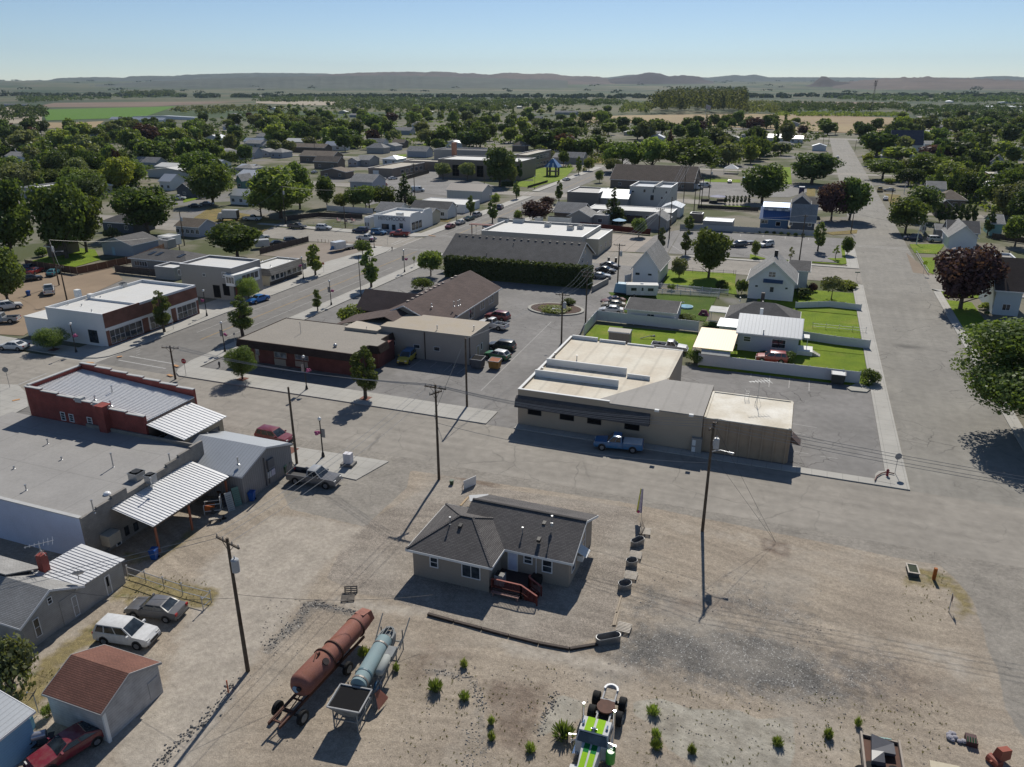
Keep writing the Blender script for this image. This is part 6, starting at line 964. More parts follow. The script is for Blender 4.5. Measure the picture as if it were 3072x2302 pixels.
KN={'weed':'weed','round':'leafy_tree','big':'shade_tree','column':'upright_tree','conifer':'conifer','willow':'willow_tree','bush':'shrub','weeping':'weeping_tree','sparse':'sapling'}
TREES=[]
trr=random.Random(3)
def TA(label,x,y,h,w,shape,tone,lod=None,group=None,cat=None,z=0.):
 d=sqrt(x*x+y*y+1600)
 lod=lod or ('near' if d<165 else 'mid' if d<420 else 'far');cm,tm=proto(shape,lod,trr.randrange(3 if lod!='near' else 2));Hh,Wd,zb=SPEC[shape]
 t=Th(KN[shape],label,cat or ('shrub' if shape=='bush' else 'tree'),(x,y,z),trr.uniform(0,6.28),group);t.scale=(w/Wd,w/Wd,h/Hh)
 c=obj('crown',cm,None,t);c.material_slots[0].link='OBJECT';c.material_slots[0].material=TONE[tone]
 if tm: obj('trunk',tm,None,t);TREES.append((x,y,w));return t
def T(label,v,bx,by,ty,wv,shape,tone='green',**k):
 p=g(v,bx,by);h=max(.8,ZAT(p,pp(v,0,ty)[1],60)) if pp(v,0,ty)[1]>262 else 0
 w=wv*VW[v][2]*dist((p[0],p[1],3))/f_*(1.0 if shape in('weed','bush','column') else 1.1)
 h=min(h or 16,27)*.985;return TA(label,p[0],p[1],h,w,shape,tone,**k)
for a in [
('small round tree on the sidewalk by the brick office corner','m',655,1250,868,310,'round','green'),
('upright street tree at the east end of the brick office sidewalk','m',2015,1465,862,345,'column','green'),
('upright street tree between the main street and the brick office','m',660,775,312,310,'column','green'),
('slim young street tree beside the lamp on the main street median side','m',1487,495,242,125,'column','green'),
('tall upright street tree near the hall end of the main street','g',2078,1340,900,225,'column','green'),
('open branched street tree beside the cream store lamp','g',1462,1205,838,190,'column','light'),
('small bright tree in front of the grey stucco building','g',728,1480,1225,225,'round','light'),
('small round tree by the white trailer lot corner','g',1985,985,808,160,'round','green'),
('large round bush beside the brown roofed porch','m',1885,660,375,385,'bush','light'),
('round bush left of the brown shingled building','n',615,445,278,240,'bush','green'),
('upright tree in front of the brick storefront windows','l',1820,545,70,245,'column','green'),
('low spreading tree by the white storefront wall','l',595,735,498,325,'round','green'),
('leafy tree at the hall corner beside the main street','h',710,1390,1098,235,'round','light'),
('tiny yellow sapling beside the main street sidewalk','h',525,1290,1160,42,'sparse','yellow'),
('upright tree behind the row of street parked cars','h',1150,730,498,112,'column','green'),
('tall dark upright tree beside the main street kerb','h',1390,810,535,130,'column','green'),
('small round tree behind the tall dark upright tree','h',1430,605,478,95,'round','light'),
('upright tree beside the lawn crossing','h',1655,545,345,92,'column','green'),
('upright tree across the main street from the playground lawn','h',2125,585,330,98,'column','green'),
('small light tree beside the bright roofed building','h',1670,790,665,95,'round','light'),
('broad purple leaved tree beside the bright roofed building','h',1885,800,560,310,'round','purple'),
('second purple leaved tree nearer the street shops','h',1995,640,515,160,'round','purple'),
('round pale tree by the far end of the lawn','c',445,920,783,78,'round','green'),
('slim dark tree beyond the playground lawn','c',575,990,828,62,'column','green'),
('small bright tree beyond the playground lawn','c',665,960,845,90,'round','light'),
('little round tree on the far main street sidewalk','c',755,1060,950,72,'round','green'),
('pyramid tree left of the brick school wall','h',845,330,130,150,'round','olive'),
('pyramid tree right of the brick school door','h',1115,340,125,165,'round','olive'),
('very large dark tree in front of the brick school','h',1470,400,-60,360,'big','dark'),
('pale shrub tree beside the dark school tree','h',1605,380,165,120,'round','olive'),
('narrow dark cypress by the brick school corner','h',1690,340,90,75,'column','dark'),
('tall dark conifer left of the lettered white building','h',425,625,228,225,'conifer','dark'),
('wide dark leafy tree row end left of the conifer','h',190,640,395,260,'round','green'),
('leafy tree at the end of the garden hedge','h',30,640,380,210,'round','green'),
('tall dark conifer beside the white block building','i',880,810,400,235,'conifer','dark'),
('dark round tree right of the tall conifer','i',1000,730,618,140,'round','dark'),
('round green tree inside the red fenced patio corner','i',1165,960,742,165,'round','green'),
('thin twin tree by the alley mouth','i',1412,1110,845,110,'column','olive'),
('slim tree on the parking lot verge','i',1680,1165,880,135,'column','green'),
('young tree beside the white fence of the blue house lot','i',1715,905,720,130,'column','green'),
('tall full green tree on the lawn by the second cross street','i',1935,1412,808,400,'big','green'),
('grey green shrub in front of the white cottage lawn','i',1610,1415,1190,165,'round','olive'),
('clipped round shrub on the lawn beside the garden fence','i',2080,1535,1418,150,'bush','green'),
('low shrub beside the garden trellis fence','i',1530,1550,1470,110,'bush','green'),
('huge spreading tree behind the blue roofed house','j',820,705,145,530,'big','green'),
('massive dark round tree beside the wide right street','j',1480,450,10,640,'big','dark'),
('big green tree between the slate house and the right street','j',1980,930,335,460,'big','green'),
('purple tinged tree beside the slate house','j',1740,930,420,380,'round','purple'),
('upright tree in the parking lot island','j',1560,1345,940,180,'column','green'),
('young round tree on the corner grass strip','j',1950,1395,1148,145,'round','green'),
('bare young sapling on the grass wedge','j',1795,1450,1258,110,'sparse','light'),
('little round tree on the small grass triangle','j',730,1425,1200,105,'round','light'),
('sparse sapling on the parking verge','j',1190,1505,1290,105,'sparse','olive'),
('dark drooping tree on the lawn of the tall white house','q',1500,402,172,270,'weeping','olive'),
('large round shrub at the corner of the vinyl fence','q',1880,1255,1080,250,'bush','green'),
('leafy bush at the left wall of the tall white house','q',590,345,165,140,'bush','green'),
('dark bushes at the right wall of the tall white house','q',1210,380,265,210,'bush','dark'),
('small purple bush beside the tall white house','q',1310,320,215,100,'bush','purple'),
('long golden shrub at the street corner lawn','q',1650,285,188,230,'bush','yellow'),
('dark hedge bush below the cream carport','q',110,1045,885,210,'bush','green'),
('clipped dark bush under the cottage window','q',835,985,915,165,'bush','dark'),
('clipped dark bush by the cottage porch','q',1065,1035,905,190,'bush','dark'),
('flowering bush behind the outbuilding','o',1690,770,690,200,'bush','green'),
('low garden shrubs beside the pale cottage wing','o',1960,840,800,210,'bush','light'),
('great purple leaved maple on the right street lawn','r',1118,598,-122,625,'big','purple'),
('huge green maple overhanging the road at the right edge','x',2260,575,-480,1330,'big','green'),
('rounded clipped shrub by the church steps','r',1365,600,515,120,'bush','light'),
('small clipped shrub below the church corner','r',1390,660,620,70,'bush','green'),
('dark tree with rounded crown beside the right street kerb','k',410,375,95,430,'round','green'),
('yellow green small tree at the right street kerb','k',215,205,40,120,'round','yellow'),
('pale top leafy tree behind the kerbside tree','k',830,330,130,330,'round','light'),
('broad light leafy tree in the middle of the right hand blocks','k',1160,420,128,440,'round','light'),
('low bright shrub near the parked yellow vehicle','k',490,430,345,170,'bush','light'),
('dark tree left of the hip roofed house','k',740,450,220,300,'round','dark'),
('layered green tree hanging over the right street','k',700,1060,600,440,'round','green'),
('dense dark tree behind the layered street tree','k',905,900,455,400,'round','dark'),
('light green tree right of the cross gabled house','k',1340,500,375,210,'round','light'),
('grey green tree beside the long white roofed house','k',1530,600,345,260,'round','olive'),
('dark round tree by the tan walled building','k',1610,370,205,190,'round','green'),
('bright topped tree beyond the tan walled building','k',1770,240,15,270,'round','light'),
('spreading light tree in front of the teal house','k',1960,850,595,310,'round','light'),
('leafy tree at the far right above the teal house','k',2130,760,575,220,'round','light'),
('airy green tree over the lawn at the right edge','k',2095,1225,805,340,'round','light'),
('dark upright tree right of the long grey roofed house','k',1745,1085,765,150,'column','dark'),
('tall leafy tree at the upper right edge','k',2120,620,190,320,'round','dark'),
('large bright sided tree left of the purple roofed barn','d',935,830,590,300,'big','green'),
('light leafy tree below the purple roofed barn','d',1120,890,740,230,'round','light'),
('dusky purple tree right of the barn','d',1440,890,725,240,'round','purple'),
('dark tree among the houses right of the barn','d',1680,900,690,280,'round','dark'),
('willow clump with bright top beside the long dark hall','c',945,960,640,300,'willow','green'),
('tall willow with bright top behind the long dark hall','c',1205,955,595,350,'willow','light'),
('widest willow behind the white block building','c',1540,985,600,470,'willow','green'),
('dark willow foot left of the long dark hall','c',870,985,840,130,'round','olive'),
('dark tree in the gap between two willows','c',1060,950,690,120,'column','dark'),
('enormous dark tree over the green yard on the left','e',740,1015,60,560,'big','green'),
('second tall tree leaning over the green yard','e',960,950,170,430,'big','green'),
('huge dark tree above the hipped roof house on the left','e',1640,745,150,600,'big','green'),
('bright green tree at the left edge beside the parked cars','e',90,1490,830,430,'big','green'),
('massive tree at the left edge behind the parked cars','e',150,1020,80,620,'big','green'),
('grey green shrub beside the hipped roof house','e',1240,790,650,190,'bush','olive'),
('small round shrub beside the green yard trees','e',470,990,870,150,'bush','green'),
('big solitary tree in front of the skylight house','g',600,1010,575,560,'big','green'),
('picturesque forked tree beside the white cottage','g',330,415,-70,430,'big','green'),
('vast pale green tree cluster right of the white cottage','g',1080,570,-30,640,'big','light'),
('lower front tree of the pale cluster','g',860,545,230,300,'round','green'),
('deep green tree at the back right of the pale cluster','g',1290,470,-80,330,'big','green'),
('bright green ball topped tree by the patio fence','g',1745,460,300,180,'round','light'),
('thin tree left of the ball topped tree','g',1590,450,95,180,'round','green'),
('tree behind the patio wall','g',1880,470,230,200,'round','green'),
('dark leafy tree at the end of the patio wall','g',2020,480,190,190,'round','green'),
('rusty tipped overgrown bush beside the weathered house','y',80,1150,735,400,'bush','olive'),
('leafy hosta clump behind the garage','M',660,660,480,190,'bush','light')]: T(*a)
for i in range(7): T('dark cypress number %s from the alley end in the row behind the blue house'%('first','second','third','fourth','fifth','sixth','seventh')[i],'j',335+i*52,722,600,46,'column','dark',group='cypress row behind the blue house')
for i in range(6): T('tall dark cypress in the screen beside the steep little gabled house','k',1130+i*85,945,675,100,'column','dark',group='cypress screen on the right')
for i in range(11): T('small dark shrub planted along the white fence of the parking lot','j',410+i*95,1015+8*i+60,1035+6*i,55,'bush','dark',group='shrubs along the parking lot fence')
def hedge(name,label,p,q,h,w,n,leaf,tone,seed=5,cat='hedge'):
 rg=np.random.default_rng(seed);P=np.array(p[:2]);Q=np.array(q[:2]);L_=np.linalg.norm(Q-P);t=rg.random(n);u=(Q-P)/L_;nn=np.array([-u[1],u[0]])
 side=rg.integers(0,3,n);a=rg.uniform(-w/2,w/2,n);zz=rg.uniform(.1,1,n)
 hump=h*(.93+.09*np.abs(np.sin(t*L_*1.9))+.03*rg.normal(size=n));off=np.where(side==0,-w/2,np.where(side==1,w/2,a))+rg.normal(size=n)*.1;z=np.where(side==2,hump,zz*hump)
 pos=np.concatenate([(P+np.outer(t*L_,u)+off[:,None]*nn),z[:,None]],1);nr=np.where((side==2)[:,None],np.array([[0,0,1.]]),np.where((side==0)[:,None],-1,1)*np.array([[nn[0],nn[1],0]]))+rndv(rg,n)*.8;nr/=np.linalg.norm(nr,axis=1)[:,None];tt=np.cross(nr,rndv(rg,n));tt/=np.linalg.norm(tt,axis=1)[:,None];b=np.cross(nr,tt);s=leaf*rg.uniform(.6,1.3,n)/2
 qd=np.stack([pos-tt*s[:,None],pos-b*s[:,None],pos+tt*s[:,None],pos+b*s[:,None]],1).reshape(-1,3)-np.tile(np.array([P[0],P[1],0]),(n*4,1))
 me=bpy.data.meshes.new(name);me.vertices.add(n*4);me.vertices.foreach_set('co',qd.astype(np.float32).ravel());me.loops.add(n*4);me.loops.foreach_set('vertex_index',np.arange(n*4,dtype=np.int32));me.polygons.add(n);me.polygons.foreach_set('loop_start',np.arange(0,n*4,4,dtype=np.int32));me.update(calc_edges=True);me.materials.append(TONE[tone])
 t_=Th(name,label,cat,(P[0],P[1],0));obj('foliage',me,None,t_);m=MB();k=w*.32;m.hu([(*(nn*-k),0),(*((Q-P)+nn*-k),0),(*((Q-P)+nn*k),0),(*(nn*k),0)],[(*(nn*-k*.7),h*.8),(*((Q-P)+nn*-k*.7),h*.8),(*((Q-P)+nn*k*.7),h*.8),(*(nn*k*.7),h*.8)]);obj('inner_branches',m,TONE['dark'],t_);return t_
hedge('hedge','tall dark conifer hedge along the south side of the long hall',g('h',880,1395),g('i',640,1530),4.5,2.4,16000,.42,'dark')
hedge('hedge','low dark hedge behind the school lawn path',g('h',1490,400),g('h',1620,395),1.6,1.5,900,.4,'dark',8)
for i,(x_,y_,w) in enumerate(((1100,420,1),(1010,395,1),(900,360,1))): pass
p=g('o',240,680);TA('low clipped bushes on the round kerb island',p[0],p[1],1.2,6.2,'bush','light');p=g('o',390,610);TA('darker shrub at the back of the round kerb island',p[0],p[1],1.7,3.,'bush','green')
wr_=random.Random(11)
for lab,v,bx,by,ty,w in [('tall green weed clump in the open dirt lot centre','E',340,540,370,120),('green weed clump right of the tallest weed','E',615,625,510,95),('green weed clump beside the stone row','E',610,320,240,70),('large bushy weed beside the striped truck cab','E',1560,980,790,190),('weed growing between the two tank trailers','D',1255,590,480,110),('weed beside the pale tank trailer frame','D',1555,740,650,60),('weed at the stone ring edge','E',865,860,790,60),('twin weeds in the dirt below the stone ring','E',870,1010,955,70),('wide grassy weed right of the striped truck','K',220,890,760,130),('pair of bright weeds on the pale slab edge','K',255,1150,1045,100),('bright bushy weed below the pair','K',255,1270,1160,120),('leafy weed trail on the slab edge','K',650,1330,1240,90),('wispy weed on the pale ground','K',1595,1240,1160,110),('spiky weed far right of the slab','K',2160,1150,1010,90),('weed by the front of the junk trailer','L',120,940,820,80),('small weed left of the junk trailer','L',440,810,750,70),('weed cluster by the lot bottom left of the truck','E',1240,1120,1060,90)]:
 T(lab,v,bx,by,by-(by-ty)*.7,w*1.25,'weed','weed',cat='weed')
m=MB();rr=random.Random(5)
def tuft(m,x,y,s):
 for i in range(5): a=rr.uniform(0,6.3);b=a+rr.uniform(-.4,.4);r=s*rr.uniform(.5,1.);m.py([(x+.03*cos(a+1.5),y+.03*sin(a+1.5),0),(x-.03*cos(a+1.5),y-.03*sin(a+1.5),0),(x+cos(b)*r,y+sin(b)*r,s*rr.uniform(.4,1.1))])
for v,x0,y0,x1,y1,n in (('K',0,600,2212,1480,420),('E',0,300,1500,1270,420),('L',0,500,1400,1100,260),('y',640,690,800,900,200),('y',60,1000,700,1290,300),('y',840,380,1400,600,200),('C',1000,700,1480,1200,120)):
 for i in range(n//2): p=g(v,rr.uniform(x0,x1),rr.uniform(y0,y1));tuft(m,p[0],p[1],rr.uniform(.06,.16))
o=obj('ground_tufts',m,Fo('tuft_leaf',(.22,.20,.07),(.16,.17,.05),(.28,.23,.10)));o['kind']='stuff'
m=MB()
for v,x0,y0,x1,y1,n in (('E',100,250,2200,900,500),('K',0,300,2212,1300,600),('L',0,300,1900,1250,350),('z',600,1100,1000,1650,200),('B',300,900,2200,1650,500),('D',0,500,1900,1650,300)):
 for i in range(n//2):
  p=g(v,rr.uniform(x0,x1),rr.uniform(y0,y1))
  if p[1]>yS-2 or p[0]>xl-1: continue
  s=rr.choice((.03,.04,.05,.07));a=rr.uniform(0,3);c,s2=cos(a)*s,sin(a)*s;m.hu([(p[0]-c,p[1]-s2,0),(p[0]+s2,p[1]-c,0),(p[0]+c,p[1]+s2,0),(p[0]-s2,p[1]+c,0)],[(p[0]-c*.5,p[1]-s2*.5,s*.8),(p[0]+s2*.5,p[1]-c*.5,s*.9),(p[0]+c*.6,p[1]+s2*.6,s*.7),(p[0]-s2*.5,p[1]+c*.5,s*.8)])
def pline(v,pts,n,wd,rs2):
 for i in range(n):
  k=rr.randrange(len(pts)-1);t=rr.random();p=g(v,pts[k][0]+(pts[k+1][0]-pts[k][0])*t,pts[k][1]+(pts[k+1][1]-pts[k][1])*t);x=p[0]+rr.gauss(0,wd);y=p[1]+rr.gauss(0,wd);s=rr.uniform(*rs2);a=rr.uniform(0,3);c,s3=cos(a)*s,sin(a)*s
  m.hu([(x-c,y-s3,0),(x+s3,y-c,0),(x+c,y+s3,0),(x-s3,y+c,0)],[(x-c*.5,y-s3*.5,s*.9),(x+s3*.6,y-c*.5,s),(x+c*.5,y+s3*.6,s*.8),(x-s3*.5,y+c*.5,s*.9)])
pline('z',[(640,1560),(800,1420),(960,1300),(1000,1180),(1100,1150)],170,.3,(.04,.1));pline('y',[(1040,1650),(1180,1490),(1330,1380),(1500,1170),(1560,1090)],190,.25,(.04,.12));pline('z',[(1100,1150),(1250,1180),(1500,1230)],70,.2,(.04,.09));pline('E',[(250,330),(540,400),(660,410),(700,480),(740,600),(790,690)],150,.22,(.04,.09));pline('E',[(1290,1000),(1370,800),(1480,580)],120,.18,(.04,.11));pline('E',[(600,1240),(800,1130),(640,900)],120,.4,(.04,.1))
o=obj('loose_stones',m,Pl('field_stone',(.40,.37,.33),.9,var=.5));o['kind']='stuff'
FOOT=[(o.location.x,o.location.y,o) for o in C.objects if o.type=='EMPTY' and o.parent is None and any(c.name.startswith('roof') for c in o.children)]
RECTS=[]
for x,y,o in FOOT:
 w=[c for c in o.children if c.name.startswith('roof')][0];xs=[v.co.x for v in w.data.vertices];ys=[v.co.y for v in w.data.vertices];RECTS.append((x+min(xs),y+min(ys),x+max(xs),y+max(ys)))
def free(x,y,r,front=6):
 for a,b,c,d in RECTS:
  if a-r*.6<x<c+r*.6 and b-r*.7-front<y<d+r*.5: return False
 if xl-1-r*.5<x<xr+1+r*.3 and y<712: return False
 if ml-10-r*.6<x<mr+4+r*.5 and y<420: return False
 if abs(y-298)<6+r*.5 and x<xl: return False
 if abs(y-187)<10+r*.5: return False
 if y<180 and -130<x<xr+5: return False
 if abs(y-424)<4+r*.4:return False
 if 706-r<y<740+r and x>-75: return False
 for a,b,w in TREES:
  if (a-x)**2+(b-y)**2<((w*.2+r*.42))**2: return False
 return True
def inpoly(x,y,P):
 c=False;n=len(P)
 for i in range(n):
  ax,ay=P[i];bx,by=P[(i+1)%n]
  if (ay>y)!=(by>y) and x<(bx-ax)*(y-ay)/(by-ay)+ax: c=not c
 return c
BELT=[
([(0,400),(260,392),(420,372),(560,380),(700,340),(880,330),(1000,345),(1000,450),(760,470),(700,560),(560,590),(480,520),(300,610),(0,580)],215,'in the dense left hand tree belt'),
([(800,320),(1100,305),(1540,310),(1560,430),(1380,450),(1100,445),(1000,460),(900,420)],140,'between the houses behind the school'),
([(1540,310),(1830,330),(1830,440),(1830,560),(1640,480),(1540,430)],60,'in the centre belt before the stubble field'),
([(1800,385),(2330,360),(2600,395),(2590,410),(2440,420),(2350,470),(2120,510),(2080,470),(1980,430),(1830,400)],80,'in the blocks north of the parking lots'),
([(2620,480),(2580,400),(2860,370),(3072,350),(3160,700),(2850,600),(2700,560)],80,'among the right hand houses'),
([(2560,395),(2800,350),(3072,330),(3072,400),(2700,420)],28,'beyond the purple roofed barn')]
hr=random.Random(77)
for P,n,place in BELT:
 xs=[p[0] for p in P];ys=[p[1] for p in P];k=t_=0
 while k<n//8 and t_<900:
  t_+=1;x_,y_=hr.uniform(min(xs),max(xs)),hr.uniform(min(ys),max(ys))
  if not inpoly(x_,y_,P): continue
  q=G(x_,y_)
  if not free(q[0],q[1],12,8): continue
  w,d=hr.uniform(10,17),hr.uniform(8,12);c=hr.randrange(4);b_=BD('house',('white walled house with pale roof ','grey house with light shingle roof ','cream house with white roof ','pale house with bright metal roof ')[c]+place,q[0]-w/2,q[1]-d/2,q[0]+w/2,q[1]+d/2,3.1,'house','scattered '+('white','grey','cream','pale')[c]+' houses '+place)
  (b_.gable if hr.random()<.7 else b_.hip)((WS,GS,CRW,WS)[c],(ROOFL,ROOFL,MEMW,MRW)[c],hr.uniform(1.6,2.6),'xy'[hr.random()<.35],.4);b_.rp('f',w*.2,w*.32,1,2.1);b_.rp('f',w*.6,w*.72,1,2.1);RECTS.append((q[0]-w/2,q[1]-d/2,q[0]+w/2,q[1]+d/2));k+=1
br=random.Random(21);tot=0
for P,n,place in BELT:
 xs=[p[0] for p in P];ys=[p[1] for p in P];k=0;tries=0
 while k<n and tries<n*60:
  tries+=1;x_,y_=br.uniform(min(xs),max(xs)),br.uniform(min(ys),max(ys))
  if not inpoly(x_,y_,P): continue
  q=G(x_,y_+6);sh=br.choices(['round','big','column','conifer','willow'],[.34,.38,.09,.1,.09])[0]
  w={'round':br.uniform(7.5,12),'big':br.uniform(12,19),'column':br.uniform(3.5,6),'conifer':br.uniform(4.5,7),'willow':br.uniform(10,15)}[sh];h={'round':br.uniform(7,12),'big':br.uniform(11.5,17),'column':br.uniform(9,16),'conifer':br.uniform(8,14),'willow':br.uniform(9,15)}[sh]
  if not free(q[0],q[1],w/2,5 if sh!='big' else 9): continue
  tn=br.choices(['green','dark','light','olive','yellow','purple'],[.4,.26,.16,.13,.02,.03])[0]
  nm={'round':'round leafy','big':'large spreading','column':'narrow upright','conifer':'pointed','willow':'drooping wide'}[sh];ad={'green':'green','dark':'dark green','light':'light green','olive':'olive grey','yellow':'yellow green','purple':'purple'}[tn]
  TA('%s %s tree %s'%(ad,nm,place),q[0],q[1],h,w,sh,tn,group='%s %s trees %s'%(ad,nm,place));k+=1;tot+=1
print('belt trees',tot,'all',len(TREES))
def brush(P,n,h,w,seed,tone):
 rg=random.Random(seed);xs=[p[0] for p in P];ys=[p[1] for p in P];out=[];t=0
 while len(out)<n and t<n*30:
  t+=1;x_,y_=rg.uniform(min(xs),max(xs)),rg.uniform(min(ys),max(ys))
  if inpoly(x_,y_,P):
   q=G(x_,y_)
   if not any(a-2<q[0]<c+2 and b-5<q[1]<d+1 for a,b,c,d in RECTS) and not(xl-3<q[0]<xr+3) and not(ml-9<q[0]<mr+7 and q[1]<430) and abs(q[1]-298)>8 and abs(q[1]-187)>11 and abs(q[1]-424)>6: out.append(q)
 rn=np.random.default_rng(seed);c=np.array(out);L_=22;N_=len(c)*L_;i=np.repeat(np.arange(len(c)),L_);d=rndv(rn,N_);d[:,2]=np.abs(d[:,2]);sc=rn.uniform(.5,1.3,len(c))[i];pos=c[i]+d*np.array([w/2,w/2,h])*sc[:,None];tt=np.cross(d,rndv(rn,N_));tt/=np.linalg.norm(tt,axis=1)[:,None];b=np.cross(d+rndv(rn,N_)*.5,tt);s=rn.uniform(.5,1.1,N_)[:,None]*(.6+np.hypot(pos[:,0],pos[:,1])[:,None]/900)
 q=np.stack([pos-tt*s*.6,pos-b*s*.6,pos+tt*s*.6,pos+b*s*.6],1).reshape(-1,3);me=bpy.data.meshes.new('undergrowth');me.vertices.add(N_*4);me.vertices.foreach_set('co',q.astype(np.float32).ravel());me.loops.add(N_*4);me.loops.foreach_set('vertex_index',np.arange(N_*4,dtype=np.int32));me.polygons.add(N_);me.polygons.foreach_set('loop_start',np.arange(0,N_*4,4,dtype=np.int32));me.update(calc_edges=True);me.materials.append(TONE[tone]);o=bpy.data.objects.new('undergrowth',me);C.objects.link(o);o['kind']='stuff'
for i,(P,n,_) in enumerate(BELT): brush(P,int(n*4.2),2.6,6.5,60+i,('dark','green','olive')[i%3]);brush(P,int(n*2),1.8,5,80+i,('green','light','green')[i%3])
def wood(name,pts,n,h,w,leafn,leaf,tone,seed,zf=None):
 0
 rg=np.random.default_rng(seed);P=[tuple(p[:2]) for p in pts];xs=[p[0] for p in P];ys=[p[1] for p in P];C_=[];t=0
 while len(C_)<n and t<n*80:
  t+=1;x,y=rg.uniform(min(xs),max(xs)),rg.uniform(min(ys),max(ys))
  if inpoly(x,y,P): C_.append((x,y,h*rg.uniform(.7,1.1),w*rg.uniform(.7,1.3)))
 c=np.array(C_);N_=len(c)*leafn;i=np.repeat(np.arange(len(c)),leafn);d=rndv(rg,N_);d[:,2]=np.abs(d[:,2])*1.1-.12;hh=c[i,2];ww=c[i,3]
 z0_=np.array([terr(a,b) for a,b in c[:,:2]])[i];pos=np.stack([c[i,0]+d[:,0]*ww/2,c[i,1]+d[:,1]*ww/2,z0_+hh*.35+d[:,2]*hh*.62],1);pos[:,2]=np.maximum(pos[:,2],z0_+.5)
 nr=d+rndv(rg,N_)*.6;nr/=np.linalg.norm(nr,axis=1)[:,None];tt=np.cross(nr,rndv(rg,N_));tt/=np.linalg.norm(tt,axis=1)[:,None];b=np.cross(nr,tt);s=leaf*rg.uniform(.6,1.3,N_)/2
 q=np.stack([pos-tt*s[:,None],pos-b*s[:,None],pos+tt*s[:,None],pos+b*s[:,None]],1).reshape(-1,3)
 me=bpy.data.meshes.new(name);me.vertices.add(N_*4);me.vertices.foreach_set('co',q.astype(np.float32).ravel());me.loops.add(N_*4);me.loops.foreach_set('vertex_index',np.arange(N_*4,dtype=np.int32));me.polygons.add(N_);me.polygons.foreach_set('loop_start',np.arange(0,N_*4,4,dtype=np.int32));me.update(calc_edges=True);me.materials.append(TONE[tone]);o=bpy.data.objects.new(name,me);C.objects.link(o);o['kind']='stuff';return o
def PG(*a): return [GT(*q) for q in a]
wood('poplar_grove',PG((1945,342),(2240,345),(2235,318),(2000,312)),330,37,12,90,3.2,'olive',1)
wood('poplar_grove',PG((2000,312),(2240,318),(2230,300),(2030,300)),260,44,14,60,3.6,'dark',2)
wood('woodland',PG((1860,345),(1950,345),(1950,318),(1880,318)),60,14,12,50,2.6,'olive',3);wood('woodland',PG((2230,348),(2330,348),(2330,325),(2240,318)),90,16,13,50,2.6,'olive',4)
wood('woodland',PG((2304,342),(2560,338),(2720,330),(2720,318),(2304,312)),260,10,13,40,2.8,'dark',5);wood('woodland',PG((2330,350),(2720,352),(2720,342),(2330,340)),160,4.5,9,30,2.2,'light',15)
wood('woodland',PG((2500,302),(3072,312),(3072,286),(2480,288)),420,11,22,30,5,'dark',6);wood('woodland',PG((2720,345),(3072,400),(3072,320),(2720,322)),220,9,12,36,2.8,'dark',7)
wood('woodland',PG((1540,325),(1880,318),(1880,306),(1540,300)),260,11,16,36,3.4,'dark',8);wood('woodland',PG((760,306),(1540,318),(1540,300),(760,290)),420,10,20,30,4.4,'dark',9)
wood('woodland',PG((60,312),(300,300),(560,292),(560,284),(60,292)),170,11,22,30,4.5,'dark',10);wood('woodland',PG((370,292),(520,292),(520,282),(370,284)),40,22,34,60,6,'dark',11)
wood('woodland',PG((0,370),(135,368),(135,330),(0,332)),60,12,12,60,2.6,'dark',12);wood('woodland',PG((1000,330),(1540,340),(1540,318),(1000,312)),260,11,13,40,2.8,'dark',13)
wood('woodland',PG((520,350),(800,338),(800,322),(520,330)),90,9,11,40,2.6,'olive',16)
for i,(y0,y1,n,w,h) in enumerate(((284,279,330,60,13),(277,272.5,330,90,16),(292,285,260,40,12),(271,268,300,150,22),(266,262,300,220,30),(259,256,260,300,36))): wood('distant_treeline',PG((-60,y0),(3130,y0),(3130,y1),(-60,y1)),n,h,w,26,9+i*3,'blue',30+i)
def fence(label,pts,h,mat,name='fence',post=None,th=.05,step=2.4,rails=None,open_=False,cat='fence'):
 0
 t=Th(name,label,cat,(*pts[0][:2],0));O=Vector((pts[0][0],pts[0][1],0));n=0
 for a,b in zip(pts,pts[1:]):
  a=Vector((a[0],a[1],0))-O;b=Vector((b[0],b[1],0))-O;L_=(b-a).length;k=max(1,round(L_/step));m=MB();d=(b-a).normalized()
  if open_:
   for z in (rails or (.35,h-.1)): m.bar(a+Vector((0,0,z)),b+Vector((0,0,z)),.05,.05)
   if open_=='picket':
    q=int(L_/.15)
    for i in range(q): p=a.lerp(b,(i+.5)/q);m.box(p.x-.03,p.y-.03,.05,p.x+.03,p.y+.03,h)
  else: m.bar(a+Vector((0,0,h/2+.03)),b+Vector((0,0,h/2+.03)),th,h-.06)
  obj('rails' if open_ else 'panel',m,mat,t)
  for i in range(k+1):
   if i==0 and a.length>0.01: continue
   if n>70: break
   p=a.lerp(b,i/k);m=MB();w=.03 if open_ is True else .06;m.box(p.x-w,p.y-w,-.02,p.x+w,p.y+w,h+.08);m.hu([(p.x-.08,p.y-.08,h+.08),(p.x+.08,p.y-.08,h+.08),(p.x+.08,p.y+.08,h+.08),(p.x-.08,p.y+.08,h+.08)],[(p.x-.02,p.y-.02,h+.14),(p.x+.02,p.y-.02,h+.14),(p.x+.02,p.y+.02,h+.14),(p.x-.02,p.y+.02,h+.14)]);obj('post',m,post or mat,t);n+=1
 return t
VIN=Pl('white_vinyl',(.6,.61,.63),.4,var=.04)
yf=g('q',1750,1255)[1];fence('long white vinyl fence between the parking lot and the cottage',[(g('q',150,1065)[0],yf),(11.0,yf)],1.85,VIN);fence('tall white vinyl fence around the back lawn with the garden shed',[g('o',560,945),g('o',700,780),g('o',1820,905)],1.9,VIN)
